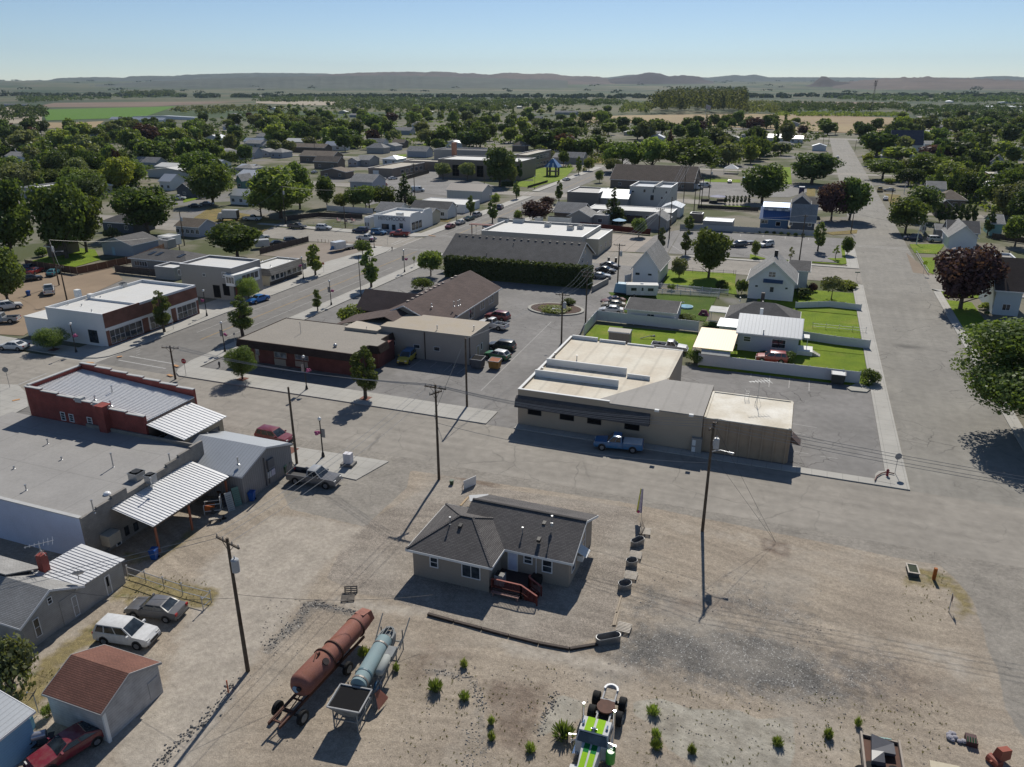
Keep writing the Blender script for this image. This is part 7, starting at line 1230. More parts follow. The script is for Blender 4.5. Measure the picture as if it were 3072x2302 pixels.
fence('short white vinyl fence on the cottage lawn east side',[g('q',1205,810),g('q',1530,860),g('q',1885,905)],1.5,VIN);fence('white vinyl fence between the grey hip house and the tall white house lawn',[g('q',1135,490),g('q',1480,480),g('q',1800,515)],1.2,VIN)
fence('white picket garden fence with trellis beside the old trailer',[g('o',1320,480),g('o',2050,525)],1.,VIN,open_='picket',step=1.8);fence('white picket fence behind the garden trellis',[g('o',1320,410),g('o',2150,490)],1.,VIN,open_='picket',step=1.8);fence('low wire fence across the lawn of the grey hip house',[g('q',1310,690),g('q',1850,740)],.9,STEEL,open_=True)
fence('white lattice gate beside the white cottage',[g('o',1010,370),g('o',1080,350)],1.8,VIN)
fence('long orange brown board fence around the green yard',[g('e',290,1110),g('e',860,1195),g('e',1500,1060),g('e',1820,925)],1.7,FENCEWOOD,post=Pl('pale_fence_post',(.34,.22,.13),.8));fence('dark grey board fence below the skylight house',[g('e',1280,1170),g('e',1640,1210),g('e',1930,1240)],1.7,OLDWOOD)
fence('dark board fence beside the parked trailers lot',[g('g',850,975),g('g',1385,835)],1.6,OLDWOOD);fence('weathered fence around the gravel patio',[g('g',1150,600),g('g',1370,575),g('g',1500,560),g('g',1980,585)],1.6,OLDWOOD);fence('white panel fence behind the gravel patio',[g('g',1590,490),g('g',2095,525)],1.9,VIN);fence('thin wire fence along the patio sidewalk',[g('g',1370,650),g('g',1960,680)],1.1,STEEL,open_=True)
fence('red brown board fence of the shaded patio',[g('i',520,860),g('i',1290,940)],1.7,REDWOOD);fence('weathered grey wall fence behind the motel row garden',[g('i',870,790),g('i',1230,800)],2.,OLDWOOD);fence('white fence along the blue house parking lot',[g('i',1620,885),g('j',0,1065),g('j',1520,1150)],1.7,Pn('offwhite_fence',(.42,.42,.42),.08));fence('grey retaining wall beside the parked cars near the hall',[g('o',650,465),g('o',825,370)],1.2,Pn('grey_concrete_wall',(.3,.29,.27),.1),step=30,th=.3,cat='wall')
fence('dark board fence below the teal house',[g('k',1800,1130),g('k',2212,1190)],1.6,OLDWOOD);fence('chain link fence around the dry weed patch by the alley',[g('y',850,400),g('y',1210,520),g('y',1400,570),g('y',1345,620)],1.15,STEEL,open_=True);fence('iron fence in front of the playground lawn',[g('h',1780,425),g('h',2000,360)],1.,BLK,open_='picket');fence('metal guardrail fence along the school drive',[g('h',440,330),g('h',690,260)],1.8,BLK)
fence('chain link fence beside the right street lawn',[g('k',835,1330),g('k',990,1590)],1.1,STEEL,open_=True);fence('iron fence edging the lawn by the second cross street',[g('i',1650,1345),g('i',2211,1380),g('q',530,150)],.9,BLK,open_=True);fence('low timber fence beside the stacked lumber yard',[g('i',1815,650),g('j',250,790),g('j',770,820)],1.3,OLDWOOD)
fence('white picket fence beside the cream shop',[g('h',600,820),g('h',800,790)],1.,VIN,open_='picket')
def carpaint(n,c,rough=.3): return Pl('paint_'+n,c,rough,0,.4,.35,.04,.25)
CP={n:carpaint(n,c) for n,c in dict(white=(.62,.62,.61),silver=(.33,.34,.35),grey=(.12,.12,.125),black=(.018,.018,.02),blue=(.02,.16,.45),deepblue=(.03,.14,.30),navy=(.02,.035,.09),maroon=(.17,.018,.03),red=(.30,.03,.03),green=(.04,.18,.09),teal=(.03,.14,.17),tan=(.34,.29,.2),yellow=(.48,.38,.03),darkgreen=(.015,.06,.05),rust=(.2,.09,.06),gold=(.35,.27,.08)).items()}
CGL=glass('car_glass',(.015,.02,.025),.05);LAMPW=Pl('headlamp',(.6,.6,.58),.15);LAMPR=Pl('tail_lamp',(.4,.02,.02),.3);PLAS=Pl('black_plastic',(.03,.03,.032),.6)
VS={
'sedan':(4.75,1.82,[(-1,.62),(-.97,.9),(-.62,1.0),(.38,.98),(.9,.8),(1,.6)],(-.72,-.40,.12,.44,.97,1.44),(-.60,.60),.33),
'coupe':(4.7,1.82,[(-1,.62),(-.97,.88),(-.6,.97),(.3,.95),(.9,.78),(1,.55)],(-.78,-.38,.06,.38,.94,1.32),(-.58,.62),.33),
'suv':(4.7,1.88,[(-1,.7),(-.98,1.05),(-.5,1.1),(.45,1.08),(.9,.95),(1,.68)],(-.97,-.84,.12,.47,1.08,1.74),(-.58,.62),.37),
'hatch':(4.2,1.76,[(-1,.65),(-.98,.95),(-.5,1.0),(.45,.98),(.92,.85),(1,.6)],(-.95,-.7,.1,.52,.98,1.52),(-.62,.64),.33),
'van':(5.5,2.0,[(-1,.7),(-.99,1.15),(-.5,1.2),(.6,1.2),(.93,1.05),(1,.7)],(-.985,-.96,.42,.68,1.2,2.2),(-.6,.64),.37),
'pickup':(5.8,1.98,[(-.18,.75),(-.17,1.15),(.0,1.16),(.5,1.14),(.93,1.05),(1,.75)],(-.16,-.12,.2,.46,1.14,1.88),(-.60,.64),.41)}
def Wh(t,x,y,r,w=.24):
 m=MB();s=1 if y>0 else -1;m.tb([(x,y-w/2,r),(x,y-w*.45,r),(x,y+w*.45,r),(x,y+w/2,r)],[r*.9,r,r,r*.9],18);o=obj('wheel',m,RUB,t,smooth=True)
 m=MB();m.tb([(x,y+s*w*.42,r),(x,y+s*(w*.5+.012),r)],r*.6,14);
 for i in range(5): a=i*1.257;m.bar((x,y+s*(w*.5+.02),r),(x+r*.56*cos(a),y+s*(w*.5+.02),r+r*.56*sin(a)),.05,.03)
 obj('rim',m,Pl('alloy',(.4,.4,.41),.3,.8),o,smooth=True)
def Vh(kind,col,label,roofc=None,detail=True,group=None):
 L_,W,st,cab,wx,wr2=VS[kind];a=L_/2;hw=W/2;t=Th(kind if kind not in('hatch',) else 'hatchback',label,{'sedan':'car','coupe':'car','suv':'suv','hatch':'car','van':'van','pickup':'pickup truck'}[kind],(0,0,0),0,group)
 m=MB();zl=.26 if kind!='pickup' else .38;n=len(st);rings=[]
 for i,(fx,z) in enumerate(st):
  e=.86 if i in(0,n-1) else (.95 if abs(fx)>.88 else 1.);x=fx*a;zz=zl if 0<i<n-1 else zl+.1
  rings.append([(x,-hw*e*.9,zz),(x,-hw*e,zz+.14),(x,-hw*e*1.0,(zz+z)/2+.05),(x,-hw*e*.93,z),(x,0,z+.035),(x,hw*e*.93,z),(x,hw*e,(zz+z)/2+.05),(x,hw*e,zz+.14),(x,hw*e*.9,zz)])
 vs=[p for r in rings for p in r];fs=[]
 for i in range(n-1):
  for j in range(8): fs.append((i*9+j,(i+1)*9+j,(i+1)*9+j+1,i*9+j+1))
  fs.append((i*9+8,(i+1)*9+8,(i+1)*9,i*9))
 fs.append(tuple(range(9)));fs.append(tuple((n-1)*9+j for j in range(9))[::-1]);m.add(vs,fs)
 if kind=='pickup':
  z1=1.15;x0,x1=-a,-.18*a;m.box(x0,-hw*.96,.5,x0+.07,hw*.96,z1).box(x1-.06,-hw*.96,.5,x1,hw*.96,z1).box(x0+.07,-hw*.99,.45,x1-.06,-hw*.9,z1).box(x0+.07,hw*.9,.45,x1-.06,hw*.99,z1)
 body=obj('body',m,col,t,smooth=35)
 if kind=='pickup': m=MB();m.box(-a+.07,-hw*.9,.5,-.18*a-.06,hw*.9,.72);obj('bed',m,PLAS,t)
 rb_,rt,ft,fb,zb,zr_=[c*a for c in cab[:4]]+list(cab[4:]);q=hw*.90;p=hw*.74;m=MB()
 B=[(rb_,-q,zb),(fb,-q,zb),(fb,q,zb),(rb_,q,zb)];Tp=[(rt,-p,zr_-.03),(ft,-p,zr_-.03),(ft,p,zr_-.03),(rt,p,zr_-.03)];m.hu(B,Tp);m.hu(Tp,[(rt+.12,-p*.8,zr_+.02),(ft-.12,-p*.8,zr_+.02),(ft-.12,p*.8,zr_+.02),(rt+.12,p*.8,zr_+.02)]);obj('roof',m,roofc or col,t,smooth=35)
 def lerp(a_,b_,k): return tuple(a_[i]+(b_[i]-a_[i])*k for i in range(3))
 def pz(name,c4,off):
  m=MB();m.hu([c4[0],c4[1],c4[2],c4[3]],[tuple(c[i]+off[i] for i in range(3)) for c in c4]);obj(name,m,CGL,t)
 F0,F1,F2,F3=B[1],B[2],Tp[2],Tp[1];k=.07
 def iz(a0,b0,b1,a1,u0,u1,v0,v1): bl=lerp(lerp(a0,b0,u0),lerp(a1,b1,u0),v0);br_=lerp(lerp(a0,b0,u1),lerp(a1,b1,u1),v0);tr_=lerp(lerp(a0,b0,u1),lerp(a1,b1,u1),v1);tl=lerp(lerp(a0,b0,u0),lerp(a1,b1,u0),v1);return [bl,br_,tr_,tl]
 pz('windscreen',iz(B[1],B[2],Tp[2],Tp[1],.05,.95,.04,.93),(.015,0,.01));pz('rear_window',iz(B[3],B[0],Tp[0],Tp[3],.08,.92,.12,.9),(-.015,0,.01))
 for s,(a0,b0,b1,a1) in ((-1,(B[0],B[1],Tp[1],Tp[0])),(1,(B[3],B[2],Tp[2],Tp[3]))):
  segs=[(.10,.46),(.50,.93)] if kind!='suv' and kind!='van' else [(.06,.27),(.31,.58),(.62,.93)]
  if kind=='van': segs=[(.72,.95)]
  for u0,u1 in segs: pz('side_window',iz(a0,b0,b1,a1,u0,u1,.1,.88),(0,s*.014,0))
 for x_ in wx:
  for s in (-1,1):
   m=MB();m.tb([(x_*a,s*(hw*.8),wr2+.02),(x_*a,s*(hw*1.004),wr2+.02)],wr2*1.16,16);obj('wheel_arch',m,PLAS,body);Wh(t,x_*a,s*(hw-.09),wr2)
 for s in (-1,1):
  zf=st[-2][1]-.17;m=MB();m.box(a*.94,s*hw*.62-.17,zf-.07,a*.985,s*hw*.62+.17,zf+.07);obj('headlight',m,LAMPW,t)
  zr2=(.92 if kind in('suv','van','pickup') else .8);m=MB();m.box(-a*1.0-.012,s*hw*.78-.12,zr2-.1,-a*.96,s*hw*.78+.12,zr2+.12);obj('taillight',m,LAMPR,t)
  m=MB();mx_=fb-.25;m.box(mx_-.06,s*(hw*.92)-.05,zb,mx_+.08,s*(hw*.92+.2)+.05*s,zb+.17);obj('mirror',m,col,t)
 m=MB();m.box(a*.97,-hw*.5,.45,a*1.005,hw*.5,st[-1][1]-.02);obj('grille',m,PLAS,t);m=MB();bm=CHR if kind=='pickup' else PLAS;m.box(a*.98,-hw*.85,.3 if kind!='pickup' else .42,a*1.03,hw*.85,.44 if kind!='pickup' else .6).box(-a*1.03,-hw*.85,.32 if kind!='pickup' else .45,-a*.98,hw*.85,.46 if kind!='pickup' else .6);obj('bumper',m,bm,t)
 return t
PR={}
def car(label,v,rx,ry,fx,fy,kind,col,roofc=None,group=None,s=1.):
 a,b=g(v,rx,ry),g(v,fx,fy);hd=atan2(b[1]-a[1],b[0]-a[0]);loc=((a[0]+b[0])/2,(a[1]+b[1])/2,.01)
 if kind not in PR: PR[kind]=Vh(kind,CP['white'],'prototype')
 def fit(t):
  for c in t.children:
   if c.name.split('.')[0] in('body','mirror','roof'):
    sl=c.material_slots[0];sl.link='OBJECT';sl.material=CP[roofc] if (roofc and c.name.startswith('roof')) else CP[col]
 t=dup(PR[kind],loc,hd,label,group);fit(t);t.scale=(s,s,s);return t
for a in [
('dark grey pickup truck with silver cab roof parked beside the grey metal shop','t',905,1075,1275,1130,'pickup','grey','silver'),
('bright blue pickup truck with covered bed beside the long beige building','w',1040,990,705,958,'pickup','deepblue'),
('white suv with black roof rails parked above the red brown garage','y',715,795,985,835,'suv','white'),
('dark grey sedan parked next to the white suv by the alley','y',1190,665,890,625,'sedan','grey'),
('maroon coupe parked beside the grey garage at the bottom left','y',590,1480,330,1640,'coupe','maroon'),
('dark red suv behind the small tree at the metal shop','t',600,690,830,735,'suv','maroon'),
('white sedan parked by the white storefront side street','l',270,735,45,725,'sedan','white'),
('vivid blue sedan driving on the main street','m',905,370,760,412,'sedan','blue'),
('yellow and blue compact suv parked south of the tan building','n',500,1185,400,1275,'suv','yellow','deepblue'),
('yellow white and green hatchback parked behind the orange dumpster','n',1540,1220,1350,1185,'hatch','green','white'),
('black suv with roof rails beside the tan building','n',1610,1120,1370,1090,'suv','black'),
('white extended cab pickup beside the tan building','n',1540,890,1250,840,'pickup','white'),
('deep red suv parked at the brown shingled building','n',1565,790,1330,755,'suv','maroon'),
('white pickup truck parked on the fenced lawn behind the beige building','o',1335,1100,1670,1135,'pickup','white'),
('red suv parked behind the long vinyl fence by the cottage','q',1035,1045,750,1020,'suv','red'),
('dusty red brown old car at the back of the parked row by the outbuilding','o',1000,585,760,600,'sedan','rust'),
('dull white old car in the middle of the row by the outbuilding','o',995,640,770,635,'sedan','tan'),
('white old wagon nearest the vinyl fence in the parked row','o',975,700,740,690,'sedan','white'),
('black car parked second from the hall wall','i',700,1345,895,1365,'sedan','black'),('grey car parked closest to the hall wall','i',790,1295,905,1310,'sedan','grey'),('silver coupe parked beside the low grey wall near the hall','i',670,1415,815,1420,'coupe','silver'),
('dark grey suv in the lot behind the tall white house','j',575,1285,430,1290,'suv','grey'),('white suv in the lot behind the tall white house','j',945,1275,800,1295,'suv','white'),
('maroon sedan first in the kerbside row on the main street','h',890,878,965,850,'sedan','maroon'),('silver sedan second in the kerbside row on the main street','h',1000,835,1075,808,'sedan','silver'),('dark green sedan third in the kerbside row on the main street','h',1100,790,1180,765,'sedan','darkgreen'),('silver suv last in the kerbside row on the main street','h',1190,750,1255,727,'suv','silver'),
('dark suv alone past the tall dark upright tree','h',1455,668,1495,640,'suv','navy'),('blue grey suv in front of the lettered white building','h',75,930,205,932,'suv','deepblue'),('red pickup truck in front of the lettered white building','h',480,958,255,948,'pickup','red'),
('white pickup truck waiting on the second cross street','g',1930,812,2125,828,'pickup','white'),('navy suv parked left of the lettered white building','g',2045,735,1870,725,'suv','navy'),('blue suv tucked beside the navy suv','g',2110,745,2215,755,'suv','deepblue'),('white suv parked along the gravel patio fence','g',1490,697,1620,702,'suv','white'),('dark grey pickup parked along the gravel patio fence','g',1160,680,1360,690,'pickup','grey'),
('black pickup parked beside the blue grey house','g',505,690,330,690,'pickup','black'),('white crew cab pickup beside the box truck','g',655,595,880,600,'pickup','white'),('dark suv in the fenced trailer lot','g',1130,850,1285,835,'suv','grey'),('shiny dark car in the fenced trailer lot','g',995,875,1105,865,'sedan','black'),
('white cab truck in the fenced trailer lot','g',790,815,880,805,'pickup','white'),('black car in the shade of the forked tree','g',70,455,195,450,'sedan','black'),('dark trailer car under the forked tree','g',205,430,320,428,'sedan','grey'),('pale blue suv behind the forked tree','g',175,358,285,352,'suv','silver'),
('white and brown pickup by the slate cottage','e',1895,370,2045,368,'pickup','white'),('dark blue car at the left edge under the tree','e',275,1165,370,1120,'sedan','navy'),('bright red car at the left parking under the tree','e',335,1200,450,1160,'sedan','red'),('dark car half hidden by the left bright tree','e',290,1268,395,1255,'sedan','black'),('teal car beside the board fence corner','e',555,1222,640,1175,'sedan','teal'),
('white pickup seen from behind on the dirt lot','e',548,1450,548,1350,'pickup','white'),('white boxy suv on the dirt lot at the left edge','e',-10,1590,205,1560,'suv','white'),('grey pickup cut by the left picture edge','e',150,1720,-90,1730,'pickup','silver'),
('pale blue car by the low school wing','h',110,330,210,330,'sedan','silver'),('white car right of the pale blue car by the school wing','h',250,332,330,325,'sedan','white'),('red car on the grass by the school wing drive','h',125,405,215,400,'sedan','red'),('white van parked in the school lot','h',525,462,610,462,'van','white'),
('white car driving past the playground lawn','i',335,345,398,335,'sedan','white'),('pale van beside the power poles behind the white block','i',1670,430,1670,380,'van','silver'),('white delivery van behind the white block','i',1740,438,1865,438,'van','white'),('second white van beside the delivery van','i',1870,412,1915,412,'van','white'),('shiny silver car in the lot by the picnic lawn','i',2170,385,2170,345,'sedan','silver'),
('blue and white van in the lot behind the huge spreading tree','j',585,460,585,400,'van','deepblue'),('white car on the right street by the barn','d',600,860,600,838,'sedan','white'),('white sedan parked at the right street kerb','k',445,670,455,605,'sedan','white'),('yellow tan pickup at the right street kerb','k',370,560,385,495,'pickup','gold'),('silver car behind the yellow tan pickup','k',540,530,450,525,'sedan','silver'),
('dark blue suv in the shade of the layered street tree','k',895,1150,690,1140,'suv','navy'),('white boxy suv in the driveway behind the purple maple','k',995,1165,1190,1170,'suv','white'),('white car beside the shaded main street shops','c',795,900,830,885,'sedan','black'),('little red car near the long hall far lot','b',1050,1085,1120,1080,'sedan','red'),('white car in front of the school house lawn','b',1540,830,1590,828,'sedan','white'),('silver car turned in the wide lot left of the school','b',480,985,530,975,'sedan','silver')]: car(*a)
for o in [o for o in C.objects if o.type=='EMPTY' and o.get('label','').startswith('bright blue pickup')]: obj('bed_cover',MB().box(-2.8,-.88,1.15,-.6,.88,1.2),CP['white'],o)
for t in list(PR.values()): rmt(t)
def Bb(name,label,cat,v,ax,ay,bx,by,parts,group=None):
 a,b=g(v,ax,ay),g(v,bx,by);hd=atan2(b[1]-a[1],b[0]-a[0]);t=Th(name,label,cat,((a[0]+b[0])/2,(a[1]+b[1])/2,0),hd,group)
 for nm,mt,f in parts: m=MB();f(m);obj(nm,m,mt,t)
 return t
WP=CP['white']
t=Bb('box_truck','white box truck with dark open rear parked behind the blue grey house','truck','g',600,600,410,598,[('cargo_box',WP,lambda m:m.box(-3.2,-1.2,1.,1.6,1.2,3.5)),('rear_door',BLK,lambda m:m.box(-3.26,-1.1,1.1,-3.2,1.1,3.3)),('cab',WP,lambda m:m.hu([(1.8,-1,.6),(3.6,-1,.6),(3.6,1,.6),(1.8,1,.6)],[(1.8,-.95,2.5),(2.9,-.95,2.5),(2.9,.95,2.5),(1.8,.95,2.5)])),('windscreen',CGL,lambda m:m.hu([(3.3,-.9,1.55),(3.32,-.9,1.5),(3.32,.9,1.5),(3.3,.9,1.55)],[(2.92,-.85,2.35),(2.98,-.85,2.35),(2.98,.85,2.35),(2.92,.85,2.35)])),('chassis',BLK,lambda m:m.box(-3.2,-.8,.6,3.4,.8,.95))])
for x_ in (-2.2,2.6):
 for y_ in (-1.05,1.05): Wh(t,x_,y_,.42)
for i,(lab,v,a1,a2,b1,b2,L_,hh_) in enumerate((('white enclosed trailer behind the solitary tree','g',700,830,800,825,3.5,2.6),('white low enclosed trailer beside the board fence','g',815,905,935,895,3.6,2.3))):
 t=Bb('trailer',lab,'trailer',v,a1,a2,b1,b2,[('box',WP,lambda m:m.box(-L_/2,-1.1,.5,L_/2,1.1,hh_)),('door',TRIM,lambda m:m.box(-L_/2-.03,-.9,.6,-L_/2,.9,hh_-.2)),('drawbar',BLK,lambda m:m.bar((L_/2,0,.5),(L_/2+1,0,.5),.1))]);[Wh(t,0,y_,.35) for y_ in (-1.1,1.1)]
t=Bb('trailer','white horse trailer with empty flatbed on the brown gravel lot','trailer','g',1700,935,1890,900,[('box',WP,lambda m:m.box(-4,-1.1,.6,-.6,1.1,2.5)),('deck',BLK,lambda m:m.box(-.6,-1.1,.6,4,1.1,.75)),('gooseneck',CP['deepblue'],lambda m:m.hu([(-5,-.3,.6),(-4,-.5,.6),(-4,.5,.6),(-5,.3,.6)],[(-4.6,-.3,1),(-4,-.5,1.5),(-4,.5,1.5),(-4.6,.3,1)]))]);[Wh(t,x_,y_,.36) for x_ in (.8,1.7,2.6) for y_ in (-1.1,1.1)]
t=Bb('caravan','old white caravan beside the picket garden fence','caravan','o',1095,510,1300,515,[('body',WP,lambda m:m.hu([(-3.2,-1.15,.5),(3.0,-1.15,.5),(3.0,1.15,.5),(-3.2,1.15,.5)],[(-3.3,-1.15,2.5),(3.2,-1.15,2.5),(3.2,1.15,2.5),(-3.3,1.15,2.5)])),('roof',MEMW,lambda m:m.box(-3.3,-1.18,2.5,3.2,1.18,2.62)),('roof_vent',WHITE,lambda m:m.box(-.4,-.3,2.62,.2,.3,2.8)),('door',TRIM,lambda m:m.box(-.35,-1.19,.6,.35,-1.15,2.3)),('door_window',CGL,lambda m:m.box(-.2,-1.21,1.4,.2,-1.19,2.1))])
for x_ in (-2.3,1.1): m=MB();m.box(x_,-1.19,1.4,x_+1.1,-1.16,2.);obj('window',m,CGL,t)
for y_ in (-1.1,1.1): Wh(t,-1.6,y_,.33)
Bb('tarped_trailer','trailer under a pale blue tarp left of the old caravan','trailer','o',950,490,1080,505,[('tarp',Pl('blue_tarpaulin',(.22,.38,.48),.5),lambda m:m.hu([(-2.2,-1.1,.6),(2.,-1.1,.6),(2.,1.1,.6),(-2.2,1.1,.6)],[(-1.9,-.9,2.4),(1.8,-.9,2.5),(1.8,.9,2.5),(-1.9,.9,2.4)])),('frame',BLK,lambda m:m.box(-2.2,-1,.3,2.2,1,.6))])
t=Bb('utility_cart','small grey utility trailer between the two parked suvs','trailer','j',600,1255,720,1245,[('bed',BLK,lambda m:m.box(-1.2,-.8,.5,1.2,.8,.65)),('sides',CP['grey'],lambda m:m.hu([(-1.2,-.8,.65),(1.2,-.8,.65),(1.2,.8,.65),(-1.2,.8,.65)],[(-1.1,-.75,.85),(1.1,-.75,.85),(1.1,.75,.85),(-1.1,.75,.85)]))]);[Wh(t,-.2,y_,.35) for y_ in (-.9,.9)]
RUSTP=Pn('faded_red_tank',(.33,.14,.11),.3,1.1,c2=(.2,.075,.045),fine=.18);PALET=Pn('pale_blue_tank',(.25,.33,.34),.15,.9,c2=(.2,.28,.29));RUSTD=Pn('dark_rust',(.10,.045,.03),.3,2);GRYM=Pn('weathered_steel',(.22,.23,.23),.25,2)
def Wb(t,x,y,r,w=.3):
 m=MB();s=1 if y>0 else -1;m.tb([(x,y-w/2,r),(x,y-w*.4,r),(x,y+w*.4,r),(x,y+w/2,r)],[r*.88,r,r,r*.88],20);o=obj('wheel',m,RUB,t,smooth=True);m=MB();m.tb([(x,y+s*w*.3,r),(x,y+s*w*.51,r)],[r*.35,r*.6],16);m.tb([(x,y+s*w*.5,r),(x,y+s*w*.6,r)],r*.2,8);obj('rim',m,GRYM,o,smooth=True)
zt_=1.75;a=g('D',640,880,zt_);b=g('D',1240,250,zt_);hd=atan2(b[1]-a[1],b[0]-a[0]);LT=hypot(b[0]-a[0],b[1]-a[1])
t=Th('tank_trailer','long faded red cylindrical tank on a rusty wheeled frame','tank trailer',(a[0],a[1],0),hd)
R1=.88;m=MB();m.tb([(-.35,0,zt_),(-.3,0,zt_),(-.05,0,zt_),(.1,0,zt_),(LT*.36,0,zt_),(LT*.37,0,zt_),(LT*.93,0,zt_+.1),(LT,0,zt_+.1)],[.3,R1*.72,R1*.93,R1,R1,R1*.88,R1*.86,R1*.8],26);m.mi[-1]=0;tk=obj('tank',m,RUSTP,t,smooth=50)
m=MB();m.hu([(LT-.5,-.62,zt_-.3),(LT+.7,-.55,zt_-.2),(LT+.7,.55,zt_-.2),(LT-.5,.62,zt_-.3)],[(LT-.5,-.4,zt_+.85),(LT+.55,-.4,zt_+.6),(LT+.55,.4,zt_+.6),(LT-.5,.4,zt_+.85)]);obj('end_housing',m,RUSTP,tk)
for k,rr_ in ((LT*.36,R1*1.04),(LT*.5,R1*.93),(LT*.86,R1*.92)):
 m=MB();m.tb([(k-.05,0,zt_+.03),(k+.05,0,zt_+.03)],rr_+.03,26);obj('band',m,RUSTD,tk)
for x_,y_,s in ((LT*.27,-.62,.26),(-.36,-.2,.18)):
 m=MB()
 if x_>0: m.tb([(x_,y_*.9,zt_+.52),(x_,y_*1.12,zt_+.68)],s,14)
 else: m.tb([(x_+.06,y_,zt_+.1),(x_-.12,y_,zt_+.1)],s,14)
 obj('hatch',m,Pl('hatch_dark',(.03,.02,.02),.8),tk)
m=MB();m.tb([(-.38,.1,zt_-.05),(-.43,.1,zt_-.05)],.26,10);obj('peeled_patch',m,Pl('pale_blue_patch',(.25,.38,.5),.6),tk);m=MB();m.box(LT*.27,-.05,zt_+R1-.03,LT*.3,.05,zt_+R1+.25);m.bar((LT*.2,-.05,zt_+R1),(LT*.3,.3,zt_+R1+.03),.08);obj('bracket',m,RUSTD,tk)
m=MB();[m.bar((-2.9,s*.45,.85),(LT*.9,s*.5,.85),.12,.2) for s in (-1,1)];[m.bar((x_,-.5,.85),(x_,.5,.85),.1) for x_ in (-2.5,-1.4,-.4,1.5,4)];[m.bar((-2.6,s*.3,.9),(-.3,s*.15,1.2),.06) for s in (-1,1)];obj('frame',m,RUSTD,t)
for x_ in (-1.3,): [Wb(t,x_,s*1.05,.52) for s in (-1,1)];m=MB();m.bar((x_,-1.,.52),(x_,1.,.52),.12);obj('axle',m,BLK,t)
Wb(t,LT*.5,-1.1,.5);m=MB();m.box(LT*.5-.1,-1.,.5,LT*.5+.1,1,.6);obj('axle',m,BLK,t)
zq2=1.9;a=g('D',1190,880,zq2);b=g('D',1440,450,zq2);hd=atan2(b[1]-a[1],b[0]-a[0]);LD=hypot(b[0]-a[0],b[1]-a[1])
t=Th('dryer_trailer','pale blue drum machine in a steel frame beside the red tank','tank trailer',(a[0],a[1],0),hd);R2=.58
m=MB();m.tb([(-.1,0,zq2),(0,0,zq2),(LD,0,zq2),(LD+.05,0,zq2)],[R2*.7,R2,R2,R2*.8],24);dr=obj('drum',m,PALET,t,smooth=50)
for k in (.05,.2,.82): m=MB();m.tb([(LD*k,0,zq2),(LD*k+.14,0,zq2)],R2+.03,24);obj('band',m,Pl('tan_band',(.22,.2,.18),.5,.3) if k!=.2 else Pl('slate_band',(.08,.15,.18),.5),dr)
m=MB();m.tb([(LD*.28,-.95,zq2+.05),(LD*.3,-.95,zq2+.05),(LD*.62,-.95,zq2+.15),(LD*.64,-.95,zq2+.15)],[.2,.3,.3,.2],16);obj('side_cylinder',m,Pn('dull_silver',(.33,.35,.33),.1),t,smooth=50);m=MB();m.box(LD*.62,-1.3,zq2-.2,LD*.85,-.65,zq2+.25);obj('side_box',m,GRYM,t)
m=MB();n=12
for i in range(n):
 a0=pi*i/n;a1=pi*(i+1)/n
 m.bar((LD+.1+1.2*sin(a0)*1.,.55*cos(a0),zq2+.1),(LD+.1+1.2*sin(a1),.55*cos(a1),zq2+.1),.12,.25)
m.hu([(LD+.1,-.5,zq2-.9),(LD+1.1,-.4,zq2-.9),(LD+1.1,.4,zq2-.9),(LD+.1,.5,zq2-.9)],[(LD+.1,-.55,zq2-.1),(LD+1.2,-.45,zq2-.1),(LD+1.2,.45,zq2-.1),(LD+.1,.55,zq2-.1)])
for y_ in (-.25,.05,.3): m.bar((LD-.3,y_,zq2+.35),(LD+1.2,y_,zq2+.25),.05)
obj('screen_cage',m,GRYM,t)
m=MB()
for s in (-1,1):
 y_=s*.85;m.bar((-2.2,y_,.9),(LD+1.6,y_,1.1),.1,.14);m.bar((-2.2,y_,1.9),(-.2,y_,1.9),.08)
 for x_ in (-2.2,-1,.2,1.6,3,LD,LD+1.4): m.bar((x_,y_,0),(x_,y_,1.9 if x_<.5 or x_>LD else 1.4),.07)
 for x_ in (-2.,.3,1.8): m.bar((x_,y_,.2),(x_+1.2,y_,1.7),.05)
 m.bar((LD+.3,y_*1.2,1.),(LD+2.4,y_*1.3,2.3),.07)
for x_ in (-2.2,0,2,LD+1.2): m.bar((x_,-.85,.95),(x_,.85,.95),.08)
obj('frame',m,GRYM,t)
m=MB();x0,x1=-2.4,-.3;w=1.15
m.hu([(x0+.5,-.5,1.),(x1-.3,-.5,1.),(x1-.3,.5,1.),(x0+.5,.5,1.)],[(x0,-w,2.),(x1,-w,2.),(x1,w,2.),(x0,w,2.)]);obj('hopper',m,GRYM,t);m=MB();m.box(x0+.07,-w+.07,1.98,x1-.07,w-.07,2.012);obj('hopper_mouth',m,DARK,t)
m=MB();[m.bar(p,q,.09) for p,q in (((x0,-w,2.05),(x1,-w,2.05)),((x1,-w,2.05),(x1,w,2.05)),((x1,w,2.05),(x0,w,2.05)),((x0,w,2.05),(x0,-w,2.05)))];obj('hopper_rim',m,Pn('pale_steel',(.35,.35,.35),.2),t)
m=MB();m.hu([(-.3,-1.5,.3),(.9,-1.7,.3),(1.0,-1.68,.35),(-.2,-1.48,.35)],[(.2,-1.1,1.2),(.7,-1.2,1.2),(.72,-1.18,1.22),(.22,-1.08,1.22)]);obj('rust_panel',m,RUSTP,t);m=MB();m.tb([(1.6,-.8,.5),(1.6,-.5,.5)],.4,16);obj('blue_drum',m,Pl('blue_part',(.05,.15,.3),.4),t)
a=g('f',1775,2214,2.65);b=g('f',1817,2124,1.15);hd=atan2(a[1]-b[1],a[0]-b[0]);t=Th('truck_tractor','white semi truck with green stripes and bare rear frame at the bottom edge','truck',(b[0],b[1],0),hd)
